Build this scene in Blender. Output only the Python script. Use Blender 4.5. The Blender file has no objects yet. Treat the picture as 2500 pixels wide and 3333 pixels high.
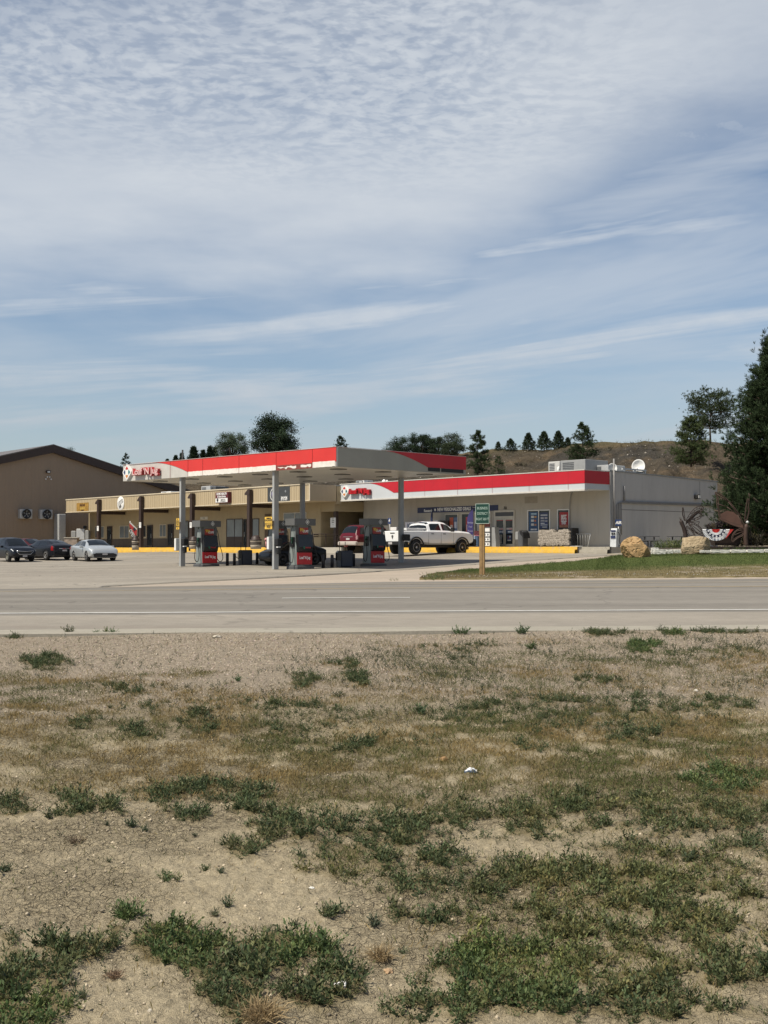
import bpy, bmesh, math, random
import numpy as np
from mathutils import Vector, Matrix
from mathutils import noise as mnoise
random.seed(7); rng = np.random.default_rng(7)
R = math.radians; PI = math.pi
SC = bpy.context.scene; COL = SC.collection

# ---------------------------------------------------------------- camera (eye at the origin, metres)
F = 4050.0; CX = 1250.0; CY = 1666.5; PITCH = math.atan(121 / F)
cd = bpy.data.cameras.new('camera'); cam = bpy.data.objects.new('camera', cd); COL.objects.link(cam)
cd.sensor_fit = 'VERTICAL'; cd.sensor_height = 33.33; cd.lens = F / 100.0
cd.clip_start = 0.1; cd.clip_end = 8000
cam.location = (0, 0, 0); cam.rotation_euler = (PI / 2 + PITCH, 0, 0)
SC.camera = cam

# ---------------------------------------------------------------- sun, sky
SUN_EL = R(56); SUN_XY = (-0.80, -0.60)
sl = bpy.data.lights.new('sun', 'SUN'); sl.energy = 4.9; sl.angle = R(0.55); sl.color = (1.0, 0.93, 0.80)
so = bpy.data.objects.new('sun', sl); COL.objects.link(so)
sv = Vector((SUN_XY[0] * math.cos(SUN_EL), SUN_XY[1] * math.cos(SUN_EL), math.sin(SUN_EL)))
so.rotation_euler = sv.to_track_quat('Z', 'Y').to_euler()
vs = SC.view_settings
SC.display_settings.display_device = 'sRGB'
vs.view_transform = 'Standard'; vs.look = 'None'; vs.exposure = 0.18; vs.gamma = 1.0
SC.cycles.max_bounces = 6; SC.cycles.transparent_max_bounces = 8

class NT:                                   # tiny helper that writes node maths
    def __init__(s, tree): s.t = tree; s.n = tree.nodes; s.l = tree.links
    def node(s, typ, **kw):
        n = s.n.new(typ)
        for k, v in kw.items():
            setattr(n, k, v)
        return n
    def put(s, sock, v):
        if isinstance(v, bpy.types.NodeSocket): s.l.new(v, sock)
        elif v is not None:
            if isinstance(v, (tuple, list)) and len(v) == 3 and sock.type == 'RGBA': v = (*v, 1)
            sock.default_value = v
    def m(s, op, a, b=None, c=None, clamp=False):
        n = s.node('ShaderNodeMath', operation=op, use_clamp=clamp)
        for i, v in enumerate((a, b, c)):
            if v is not None: s.put(n.inputs[i], v)
        return n.outputs[0]
    def add(s, a, b): return s.m('ADD', a, b)
    def sub(s, a, b): return s.m('SUBTRACT', a, b)
    def mul(s, a, b): return s.m('MULTIPLY', a, b)
    def div(s, a, b): return s.m('DIVIDE', a, b)
    def mr(s, v, a, b, c=0.0, d=1.0, typ='SMOOTHSTEP'):
        n = s.node('ShaderNodeMapRange', interpolation_type=typ)
        for i, x in enumerate((v, a, b, c, d)): s.put(n.inputs[i], x)
        return n.outputs[0]
    def comb(s, x, y, z):
        n = s.node('ShaderNodeCombineXYZ')
        for i, v in enumerate((x, y, z)): s.put(n.inputs[i], v)
        return n.outputs[0]
    def sep(s, v):
        n = s.node('ShaderNodeSeparateXYZ'); s.l.new(v, n.inputs[0]); return n.outputs
    def noise(s, vec, scale, detail=3, rough=0.5, dist=0.0, out=0):
        n = s.node('ShaderNodeTexNoise')
        s.put(n.inputs['Vector'], vec); s.put(n.inputs['Scale'], scale)
        n.inputs['Detail'].default_value = detail; n.inputs['Roughness'].default_value = rough
        n.inputs['Distortion'].default_value = dist
        return n.outputs[out]
    def vor(s, vec, scale, feature='F1', rnd=1.0, out=0):
        n = s.node('ShaderNodeTexVoronoi', feature=feature)
        s.put(n.inputs['Vector'], vec); s.put(n.inputs['Scale'], scale); n.inputs['Randomness'].default_value = rnd
        return n.outputs[out]
    def mix(s, f, a, b, blend='MIX'):
        n = s.node('ShaderNodeMix', data_type='RGBA', blend_type=blend)
        s.put(n.inputs[0], f); s.put(n.inputs[6], a); s.put(n.inputs[7], b)
        return n.outputs[2]
    def scale(s, vec, x, y, z):
        n = s.node('ShaderNodeVectorMath', operation='MULTIPLY'); s.put(n.inputs[0], vec); n.inputs[1].default_value = (x, y, z)
        return n.outputs[0]

W = bpy.data.worlds.new('World'); SC.world = W; W.use_nodes = True
W.node_tree.nodes.clear(); T = NT(W.node_tree)
sky = T.node('ShaderNodeTexSky', sky_type='NISHITA')
sky.sun_disc = False; sky.sun_elevation = SUN_EL
sky.sun_rotation = math.atan2(SUN_XY[0], SUN_XY[1])
sky.altitude = 1200; sky.air_density = 1.0; sky.dust_density = 1.6; sky.ozone_density = 1.0
tc = T.node('ShaderNodeTexCoord'); d = tc.outputs['Generated']
dx, dy, dz = T.sep(d)
hor = T.m('SQRT', T.add(T.mul(dx, dx), T.mul(dy, dy)))
az = T.m('ARCTAN2', dx, dy)                       # compass angle
V = T.div(T.m('MAXIMUM', dz, 0.0), T.m('MAXIMUM', hor, 0.05))
zz = T.m('MAXIMUM', dz, 0.035)
plane = T.comb(T.div(dx, zz), T.div(dy, zz), 0.0)  # the cloud sheet seen in perspective
warp = T.noise(plane, 0.55, 4, 0.55)
wn = T.sub(warp, 0.5)
# lower edge of the big veil, rising to the right
edge = T.mr(az, -0.02, 0.36, 0.225, 0.37)
low = T.noise(T.scale(plane, 1.0, 0.8, 1), 1.1, 5, 0.55)
veil = T.mr(T.add(T.sub(V, edge), T.mul(T.sub(low, 0.5), 0.20)), -0.10, 0.085)
thin = T.mr(T.noise(T.scale(plane, 0.8, 1.3, 1), 0.8, 4, 0.5), 0.25, 0.66, 0.70, 1.0)
veil = T.mul(veil, thin)
# mottled small puffs high up, strongest to the left
puffv = T.node('ShaderNodeVectorMath', operation='ADD'); T.l.new(plane, puffv.inputs[0])
wc = T.node('ShaderNodeTexNoise'); T.l.new(plane, wc.inputs['Vector']); wc.inputs['Scale'].default_value = 2.2; wc.inputs['Detail'].default_value = 3
wsc = T.node('ShaderNodeVectorMath', operation='SCALE'); T.l.new(wc.outputs[1], wsc.inputs[0]); wsc.inputs['Scale'].default_value = 0.20
T.l.new(wsc.outputs[0], puffv.inputs[1])
p1 = T.noise(puffv.outputs[0], 27.0, 3.0, 0.55)
p2 = T.vor(puffv.outputs[0], 18.0, 'SMOOTH_F1')
puff = T.add(T.mul(T.mr(p1, 0.36, 0.62), 0.6), T.mul(T.mr(p2, 0.62, 0.18), 0.4))
pzone = T.mul(T.mr(T.add(V, T.mul(wn, 0.12)), 0.27, 0.38), T.mr(T.add(az, T.mul(wn, 0.5)), 0.30, 0.02, 0.12, 1.0))
gaps = T.mr(T.add(T.add(V, T.mul(az, -0.33)), T.mul(wn, 0.22)), 0.42, 0.56)
pf = T.mix(T.mul(pzone, 0.52), (1, 1, 1), puff)
veil2 = T.mul(veil, T.sub(1.0, T.mul(gaps, 0.30)))
dens = T.mul(T.mul(veil2, T.sep(pf)[0]), T.mr(V, 0.47, 0.95, 1.0, 0.30))  # veil thinned above the frame to weaken fill light from overhead
# long thin streaks under the veil
sv1 = T.noise(T.comb(T.mul(az, 3.0), T.add(T.mul(V, 34.0), T.mul(az, -3.2)), 3.1), 1.0, 4, 0.6, 0.35)
st = T.mr(sv1, 0.42, 0.70)
sband = T.mul(T.mr(V, 0.035, 0.10), T.mr(V, 0.36, 0.22))
streak = T.mul(T.mul(st, sband), 0.85)
fine = T.noise(T.comb(T.mul(az, 26.0), T.mul(V, 60.0), 1.0), 1.0, 4, 0.6)
streak = T.mul(streak, T.mr(fine, 0.2, 0.7, 0.65, 1.0))
# small fleece on the right below the veil
fl = T.mul(T.mr(T.noise(T.comb(T.mul(az, 30.0), T.mul(V, 44.0), 7.0), 1.0, 4, 0.6), 0.50, 0.68), T.mul(T.mr(T.m('ABSOLUTE', T.sub(V, T.add(0.285, T.mul(T.sub(az, 0.1), 0.3)))), 0.05, 0.0), T.mr(az, 0.05, 0.13)))
dens = T.m('MAXIMUM', dens, T.mul(fl, 0.40))
base = T.mul(T.mr(T.noise(T.comb(T.mul(az, 2.2), T.add(T.mul(V, 13.0), T.mul(az, -1.6)), 9.0), 1.0, 5, 0.6, 0.4), 0.40, 0.72), 0.52)
dens = T.m('MAXIMUM', dens, T.mul(base, T.mr(V, 0.47, 0.95, 1.0, 0.3)))  # same thinning above the frame, for less overhead fill
dens = T.mul(dens, T.mr(T.m('ABSOLUTE', az), 0.5, 1.3, 1.0, 0.25))    # clouds beside and behind the view thinned on purpose to lower fill light
dens = T.m('MAXIMUM', dens, streak)
skyc = T.mix(1.0, sky.outputs[0], (1.02, 0.99, 0.95), 'MULTIPLY')
haze = T.mr(V, 0.20, 0.0, 0.0, 0.50)
skyc = T.mix(haze, skyc, (3.15, 3.6, 3.95))
cloudc = T.mix(T.mr(V, 0.02, 0.24), (4.2, 4.55, 4.95), (5.9, 6.25, 6.65))
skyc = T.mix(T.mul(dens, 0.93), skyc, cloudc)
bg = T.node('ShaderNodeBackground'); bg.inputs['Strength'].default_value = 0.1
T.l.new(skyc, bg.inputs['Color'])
wo = T.node('ShaderNodeOutputWorld'); T.l.new(bg.outputs[0], wo.inputs['Surface'])

# ---------------------------------------------------------------- geometry of the view: where a sight line meets the world
cp, sp = math.cos(PITCH), math.sin(PITCH)
def ray(px, py):
    x, v = (px - CX) / F, -(py - CY) / F
    return Vector((x, cp - v * sp, sp + v * cp))
def at(px, py, Y):
    r = ray(px, py); return r * (Y / r.y)
def proj(x, y, z):
    dep = y * cp + z * sp
    return CX + F * x / dep, CY - F * (z * cp - y * sp) / dep
def zat(X, Y, py):
    return at(CX, py, Y).z

# road profile (distance beyond the near kerb line, height); the far half leans down to the left
RK = 0.10
_ry = [10, 15.7, 17.5, 20.5, 24.5, 28.2, 32, 35.7, 39.4, 44, 60]
_rz = [-1.10, -1.115, -1.09, -1.03, -0.957, -0.886, -0.90, -0.95, -1.04, -1.17, -1.2]
def sstep(a, b, x):
    t = np.clip((x - a) / (b - a), 0, 1); return t * t * (3 - 2 * t)
def road_z(X, Y):
    yp = Y - RK * X
    z = np.interp(yp, _ry, _rz)
    k = np.where(X < 0, 0.020, 0.006)
    return z + np.clip(X, -45, 45) * k * sstep(20, 44, yp)
def rz44(x): return -1.17 + x * (0.02 if x < 0 else 0.006)
_cp = [(x, 44.2 + RK * x, rz44(x)) for x in (-45, -30, -20, -13, -6, 0, 7, 14, 22, 32, 45)] + [
    (3.8, 50, -1.09), (0, 59, -1.05), (-5.5, 62.2, -1.05), (-11.1, 68, -0.97), (0.8, 68.5, -0.78), (8, 68, -0.54),
    (13.3, 72, -0.28), (12, 74.5, -0.20), (5, 81.5, -0.20), (-3, 90, -0.20), (-17, 102, -0.22), (-30, 117, -0.25),
    (-20.5, 88, -0.83), (-27, 88, -0.88), (-20, 60, -1.25), (-40, 70, -1.3), (13, 62, -0.42), (20, 64, -0.25), (9, 55, -0.92), (18, 54, -0.85),
    (28, 64, -0.15), (20, 72, -0.05), (30, 80, 0.1), (35, 100, 0.6), (20, 95, 0.4), (0, 108, 0.2), (-34, 124, 0.35), (-55, 112, 0.1),
    (45, 60, -0.3), (50, 90, 0.4), (-70, 60, -1.9), (-60, 90, -1.1), (-20, 140, 0.8), (40, 130, 1.2), (70, 70, -0.2)]
_C = np.array(_cp); _n = len(_C)
def _tps(r): return np.where(r > 1e-9, r * r * np.log(r + 1e-12), 0.0)
_D = np.hypot(_C[:, None, 0] - _C[None, :, 0], _C[:, None, 1] - _C[None, :, 1]) / 20
_A = np.zeros((_n + 3, _n + 3)); _A[:_n, :_n] = _tps(_D) + np.eye(_n) * 0.004
_P = np.c_[np.ones(_n), _C[:, :2] / 20]; _A[:_n, _n:] = _P; _A[_n:, :_n] = _P.T
_w = np.linalg.solve(_A, np.r_[_C[:, 2], 0, 0, 0])
def lot_z(X, Y):
    X = np.asarray(X, float); Y = np.asarray(Y, float)
    sh = X.shape; x = X.ravel(); y = Y.ravel()
    r = np.hypot(x[:, None] - _C[None, :, 0], y[:, None] - _C[None, :, 1]) / 20
    return (_tps(r) @ _w[:_n] + _w[_n] + _w[_n + 1] * x / 20 + _w[_n + 2] * y / 20).reshape(sh)
CURB0, CURB1 = 15.0, 15.75                      # the pale concrete strip along the near side of the road
def field_z(X, Y):                              # the vacant plot in front: rises gently to the strip
    yp = Y - RK * X
    z = np.interp(yp, [-30, 3, 5, 8, 11, 14, CURB0 + .3], [-1.75, -1.62, -1.575, -1.42, -1.24, -1.06, -0.995])
    return z + 0.018 * np.sin(X * 1.3 + Y * 0.7) + 0.015 * np.sin(X * 0.6 - Y * 1.1 + 2) * np.clip((14 - yp) / 3, 0, 1)
def ground_z(X, Y):
    yp = Y - RK * X
    if yp < CURB1: return float(field_z(X, Y))
    if yp < 44.0: return float(road_z(X, Y))
    return float(lot_z(X, Y))
def G(px, py, y0=2.5, y1=140):                  # where a sight line meets the ground
    r = ray(px, py); prev = y0; Y = y0
    while Y < y1:
        p = r * (Y / r.y)
        if p.z < ground_z(p.x, p.y):
            a, b = prev, Y
            for _ in range(18):
                c = (a + b) / 2; q = r * (c / r.y)
                if q.z < ground_z(q.x, q.y): b = c
                else: a = c
            q = r * (b / r.y); return Vector((q.x, q.y, ground_z(q.x, q.y)))
        prev = Y; Y += 0.02 + Y * 0.004
    p = r * (y1 / r.y); return Vector((p.x, p.y, ground_z(p.x, p.y)))

class Frame:                                    # a horizontal frame: local x along a facade, local y into the building
    def __init__(s, ox, oy, ang):
        s.o = (ox, oy); s.a = ang; s.ex = (math.cos(ang), math.sin(ang)); s.ey = (-math.sin(ang), math.cos(ang))
    def w(s, x, y, z=0.0):
        return Vector((s.o[0] + x * s.ex[0] + y * s.ey[0], s.o[1] + x * s.ex[1] + y * s.ey[1], z))
    def lx(s, px, ly, z=0.0):                    # local x on the plane y = ly that shows at image column px
        k = (px - CX) / F
        bx, by = s.o[0] + ly * s.ey[0], s.o[1] + ly * s.ey[1]
        # bx + t ex0 = k ((by + t ex1) cp + z sp)
        return (k * (by * cp + z * sp) - bx) / (s.ex[0] - k * s.ex[1] * cp)
    def ly(s, px, lx, z=0.0):
        k = (px - CX) / F
        bx, by = s.o[0] + lx * s.ex[0], s.o[1] + lx * s.ex[1]
        return (k * (by * cp + z * sp) - bx) / (s.ey[0] - k * s.ey[1] * cp)
    def z(s, lx, ly, py):
        return zat(0, s.w(lx, ly).y, py)
    def loc(s, X, Y):
        dx, dy = X - s.o[0], Y - s.o[1]
        return dx * s.ex[0] + dy * s.ex[1], dx * s.ey[0] + dy * s.ey[1]

# ---------------------------------------------------------------- materials
MATS = {}
def new_mat(name):
    m = bpy.data.materials.new(name); m.use_nodes = True; m.node_tree.nodes.clear()
    t = NT(m.node_tree); b = t.node('ShaderNodeBsdfPrincipled'); o = t.node('ShaderNodeOutputMaterial')
    t.l.new(b.outputs[0], o.inputs[0]); return m, t, b
def M(name, col=(.5, .5, .5), rough=.6, metal=0., var=.12, scale=3., bump=0., bscale=30., spec=.5, coat=0., emit=None, dirt=0.0, dcol=(.16, .13, .10)):
    if name in MATS: return MATS[name]
    m, t, b = new_mat(name)
    tc = t.node('ShaderNodeTexCoord'); v = tc.outputs['Object']
    c = (*col, 1)
    n = t.noise(v, scale, 4, .6)
    f = t.mr(n, .25, .75, 1 - var, 1 + var, 'LINEAR')
    cc = t.mix(1.0, c, t.comb(f, f, f), 'MULTIPLY')
    if dirt:
        n2 = t.noise(t.scale(v, 1.0, 1.0, .35), scale * 1.7, 6, .7)
        cc = t.mix(t.mul(t.mr(n2, .48, .75), dirt), cc, (*dcol, 1))
    t.l.new(cc, b.inputs['Base Color'])
    b.inputs['Roughness'].default_value = rough; b.inputs['Metallic'].default_value = metal
    b.inputs['Specular IOR Level'].default_value = spec
    if coat: b.inputs['Coat Weight'].default_value = coat; b.inputs['Coat Roughness'].default_value = .05
    if bump:
        bn = t.node('ShaderNodeBump'); bn.inputs['Strength'].default_value = bump; bn.inputs['Distance'].default_value = .02
        t.l.new(t.noise(v, bscale, 4, .6), bn.inputs['Height']); t.l.new(bn.outputs[0], b.inputs['Normal'])
    if emit: b.inputs['Emission Color'].default_value = (*emit[0], 1); b.inputs['Emission Strength'].default_value = emit[1]
    MATS[name] = m; return m
def ribbed(name, col, pitch=.3, depth=.02, rough=.55, var=.06, dirt=.1, axis=0, metal=0., width=.5, dcol=(.16, .13, .10)):
    if name in MATS: return MATS[name]             # vertical ribs or grooves of a cladding, across local axis
    m, t, b = new_mat(name)
    tc = t.node('ShaderNodeTexCoord'); v = tc.outputs['Object']; xs = t.sep(v)
    n = t.noise(t.scale(v, 1, 1, .25), 1.3, 5, .65); f = t.mr(n, .25, .75, 1 - var, 1 + var, 'LINEAR')
    cc = t.mix(1.0, (*col, 1), t.comb(f, f, f), 'MULTIPLY')
    n2 = t.noise(t.scale(v, 1.4, 1.4, .22), 2.1, 6, .7)
    cc = t.mix(t.mul(t.mr(n2, .5, .78), dirt), cc, (*dcol, 1))
    w = t.m('PINGPONG', xs[axis], pitch / 2)
    h = t.mr(w, pitch * (.5 - width * .5) * .6, pitch * (.5 - width * .5) * .6 + pitch * .1)
    bn = t.node('ShaderNodeBump'); bn.inputs['Strength'].default_value = 1.0; bn.inputs['Distance'].default_value = depth
    t.l.new(h, bn.inputs['Height']); t.l.new(bn.outputs[0], b.inputs['Normal'])
    t.l.new(cc, b.inputs['Base Color']); b.inputs['Roughness'].default_value = rough; b.inputs['Metallic'].default_value = metal
    MATS[name] = m; return m
def attr_mat(name, rough=.7, trans=.0, spec=.3, bump=0):
    m, t, b = new_mat(name)
    a = t.node('ShaderNodeAttribute'); a.attribute_name = 'tint'
    t.l.new(a.outputs['Color'], b.inputs['Base Color'])
    b.inputs['Roughness'].default_value = rough; b.inputs['Specular IOR Level'].default_value = spec
    if trans:
        tr = t.node('ShaderNodeBsdfTranslucent'); t.l.new(a.outputs['Color'], tr.inputs['Color'])
        mx = t.node('ShaderNodeMixShader'); mx.inputs[0].default_value = trans
        t.l.new(b.outputs[0], mx.inputs[1]); t.l.new(tr.outputs[0], mx.inputs[2])
        t.l.new(mx.outputs[0], [n for n in t.n if n.type == 'OUTPUT_MATERIAL'][0].inputs[0])
    MATS[name] = m; return m

# ---------------------------------------------------------------- mesh building
class MB:
    def __init__(s): s.v = []; s.f = []; s.m = []; s.mats = []; s.mi = 0; s.sm = []
    def mat(s, m):
        if m not in s.mats: s.mats.append(m)
        s.mi = s.mats.index(m); return s
    def faces(s, vs, fs, smooth=False):
        b = len(s.v); s.v += [tuple(v) for v in vs]
        for f in fs: s.f.append([b + i for i in f]); s.m.append(s.mi); s.sm.append(smooth)
        return s
    def box(s, x0, x1, y0, y1, z0, z1, mtx=None, bev=0):
        if bev:
            b = min(bev, abs(x1 - x0) * .45, abs(y1 - y0) * .45)
            o = [(x0 + b, y0), (x1 - b, y0), (x1, y0 + b), (x1, y1 - b), (x1 - b, y1), (x0 + b, y1), (x0, y1 - b), (x0, y0 + b)]
            bz = min(b, abs(z1 - z0) * .3); cx, cy = (x0 + x1) / 2, (y0 + y1) / 2
            def ring(k, z): return [(cx + (p[0] - cx) * k[0], cy + (p[1] - cy) * k[1], z) for p in o]
            k = (1 - 2 * bz / abs(x1 - x0), 1 - 2 * bz / abs(y1 - y0))
            vs = ring(k, z0) + ring((1, 1), z0 + bz) + ring((1, 1), z1 - bz) + ring(k, z1)
            fs = [[r * 8 + i, r * 8 + (i + 1) % 8, (r + 1) * 8 + (i + 1) % 8, (r + 1) * 8 + i] for r in range(3) for i in range(8)]
            fs += [list(range(7, -1, -1)), list(range(24, 32))]
        else:
            vs = [(x, y, z) for z in (z0, z1) for x, y in ((x0, y0), (x1, y0), (x1, y1), (x0, y1))]
            fs = [(0, 3, 2, 1), (4, 5, 6, 7), (0, 1, 5, 4), (1, 2, 6, 5), (2, 3, 7, 6), (3, 0, 4, 7)]
        if mtx is not None: vs = [tuple(mtx @ Vector(v)) for v in vs]
        return s.faces(vs, fs)
    def tube(s, pts, r, seg=8, cap=True, smooth=True):
        pts = [Vector(p) for p in pts]; rs = r if isinstance(r, (list, tuple)) else [r] * len(pts)
        vs = []; up = Vector((0, 0, 1)); n = len(pts); last = None
        for i, p in enumerate(pts):
            d = (pts[min(i + 1, n - 1)] - pts[max(i - 1, 0)]).normalized()
            a = last if last is not None else (up.cross(d) if abs(d.z) < .95 else Vector((1, 0, 0)))
            a = (a - d * a.dot(d)).normalized(); last = a; b = d.cross(a)
            vs += [tuple(p + (a * math.cos(k * 2 * PI / seg) + b * math.sin(k * 2 * PI / seg)) * rs[i]) for k in range(seg)]
        fs = [[i * seg + k, i * seg + (k + 1) % seg, (i + 1) * seg + (k + 1) % seg, (i + 1) * seg + k] for i in range(n - 1) for k in range(seg)]
        s.faces(vs, fs, smooth)
        if cap:
            b = len(s.v) - len(vs)
            s.f += [[b + k for k in range(seg - 1, -1, -1)], [b + (n - 1) * seg + k for k in range(seg)]]; s.m += [s.mi] * 2; s.sm += [False] * 2
        return s
    def lathe(s, prof, c=(0, 0, 0), axis='z', seg=20, smooth=True):
        vs = []
        for r, h in prof:
            for k in range(seg):
                a = 2 * PI * k / seg; x, y = r * math.cos(a), r * math.sin(a)
                p = (x, y, h) if axis == 'z' else ((x, h, y) if axis == 'y' else (h, x, y))
                vs.append((p[0] + c[0], p[1] + c[1], p[2] + c[2]))
        n = len(prof)
        fs = [[i * seg + k, i * seg + (k + 1) % seg, (i + 1) * seg + (k + 1) % seg, (i + 1) * seg + k] for i in range(n - 1) for k in range(seg)]
        fs += [list(range(seg - 1, -1, -1)), [(n - 1) * seg + k for k in range(seg)]]
        return s.faces(vs, fs, smooth)
    def prism(s, out, y0, y1, axis='y'):             # an outline in the x-z plane given thickness along y (or x-y along z, y-z along x)
        n = len(out)
        def P(p, h): return (p[0], h, p[1]) if axis == 'y' else ((p[0], p[1], h) if axis == 'z' else (h, p[0], p[1]))
        vs = [P(p, y0) for p in out] + [P(p, y1) for p in out]
        fs = [list(range(n)), list(range(2 * n - 1, n - 1, -1))] + [[i, i + n, (i + 1) % n + n, (i + 1) % n] for i in range(n)]
        return s.faces(vs, fs)
    def build(s, name, mat=None, parent=None, loc=None, rot=None, sharp=None):
        me = bpy.data.meshes.new(name); me.from_pydata(s.v, [], s.f)
        ms = s.mats or [mat]
        for m in ms: me.materials.append(m)
        me.polygons.foreach_set('material_index', s.m)
        me.polygons.foreach_set('use_smooth', s.sm)
        bm = bmesh.new(); bm.from_mesh(me); bmesh.ops.recalc_face_normals(bm, faces=bm.faces); bm.to_mesh(me); bm.free()
        if sharp: me.set_sharp_from_angle(angle=R(sharp))
        me.update()
        return link(name, me, parent, loc, rot)
def link(name, me, parent=None, loc=None, rot=None):
    o = bpy.data.objects.new(name, me); COL.objects.link(o)
    if parent: o.parent = parent
    if loc is not None: o.location = loc
    if rot is not None: o.rotation_euler = rot if not isinstance(rot, (int, float)) else (0, 0, rot)
    return o
def tag(o, label=None, cat=None, group=None, kind=None):
    if label: o['label'] = label
    if cat: o['category'] = cat
    if group: o['group'] = group
    if kind: o['kind'] = kind
    return o
def thing(name, label, cat, loc, rot=0, group=None):
    o = bpy.data.objects.new(name, None); COL.objects.link(o); o.empty_display_size = .2
    o.location = loc; o.rotation_euler = (0, 0, rot) if isinstance(rot, (int, float)) else rot
    return tag(o, label, cat, group)
def copy_tree(o, parent=None):
    c = o.copy(); COL.objects.link(c); c.parent = parent
    for ch in [x for x in COL.objects if x.parent == o]: copy_tree(ch, c)
    return c
def np_mesh(name, verts, k, mat, tint=None, smooth=False, parent=None, faces=None):
    """verts: (n,3) laid out as faces of k corners each; tint: one colour per face or per vertex"""
    me = bpy.data.meshes.new(name); n = len(verts)
    if faces is None:
        nf = n // k; idx = np.arange(n, dtype=np.int32)
    else:
        nf = len(faces); idx = faces.astype(np.int32).ravel(); k = faces.shape[1]
    me.vertices.add(n); me.vertices.foreach_set('co', verts.astype(np.float32).ravel())
    me.loops.add(nf * k); me.loops.foreach_set('vertex_index', idx)
    me.polygons.add(nf); me.polygons.foreach_set('loop_start', np.arange(0, nf * k, k, dtype=np.int32))
    if smooth: me.polygons.foreach_set('use_smooth', np.ones(nf, bool))
    me.update(calc_edges=True)
    if tint is not None:
        a = me.color_attributes.new('tint', 'FLOAT_COLOR', 'POINT')
        tt = np.repeat(tint, n // len(tint), axis=0) if len(tint) != n else tint
        a.data.foreach_set('color', np.c_[tt, np.ones(n)].astype(np.float32).ravel())
    for m in (mat if isinstance(mat, list) else [mat]): me.materials.append(m)
    return link(name, me, parent)
def grid_mesh(name, P, mat, parent=None, smooth=True):  # P: (rows, cols, 3)
    r, c = P.shape[:2]; i = np.arange(r * c).reshape(r, c)
    f = np.stack([i[:-1, :-1], i[:-1, 1:], i[1:, 1:], i[1:, :-1]], -1).reshape(-1, 4)
    return np_mesh(name, P.reshape(-1, 3), 4, mat, smooth=smooth, parent=parent, faces=f)
_fonts = {}
def text_mb(s, size, depth=.004, bold=0., align='CENTER', spacing=1.0, sx=1.0, shear=0.):
    cu = bpy.data.curves.new('lettering', 'FONT'); cu.body = s; cu.size = size; cu.extrude = depth
    cu.offset = bold; cu.align_x = align; cu.align_y = 'CENTER'; cu.space_character = spacing; cu.resolution_u = 3; cu.shear = shear
    o = bpy.data.objects.new('lettering', cu); COL.objects.link(o)
    bpy.context.view_layer.update()
    me = bpy.data.meshes.new_from_object(o.evaluated_get(bpy.context.evaluated_depsgraph_get()))
    bpy.data.objects.remove(o); bpy.data.curves.remove(cu)
    for v in me.vertices:
        v.co.x *= sx
    return me
def letters(s, size, mat, parent, loc, rot=(PI / 2, 0, 0), name='lettering', **kw):
    me = text_mb(s, size, **kw); me.materials.clear(); me.materials.append(mat)
    return link(name, me, parent, loc, rot)
# ================================================================ THE SETTING
_perm = rng.random((256, 256))
def vnoise(x, y):
    xi = np.floor(x).astype(int); yi = np.floor(y).astype(int); fx = x - xi; fy = y - yi
    fx = fx * fx * (3 - 2 * fx); fy = fy * fy * (3 - 2 * fy)
    a = _perm[xi & 255, yi & 255]; b = _perm[(xi + 1) & 255, yi & 255]; c = _perm[xi & 255, (yi + 1) & 255]; e = _perm[(xi + 1) & 255, (yi + 1) & 255]
    return (a * (1 - fx) + b * fx) * (1 - fy) + (c * (1 - fx) + e * fx) * fy
def fbm(x, y, oct=4, g=.5):
    s = 0; a = 1; t = 0
    for o in range(oct):
        s = s + a * vnoise(x * 2 ** o + 17.3 * o, y * 2 ** o + 9.1 * o); t += a; a *= g
    return s / t
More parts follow.
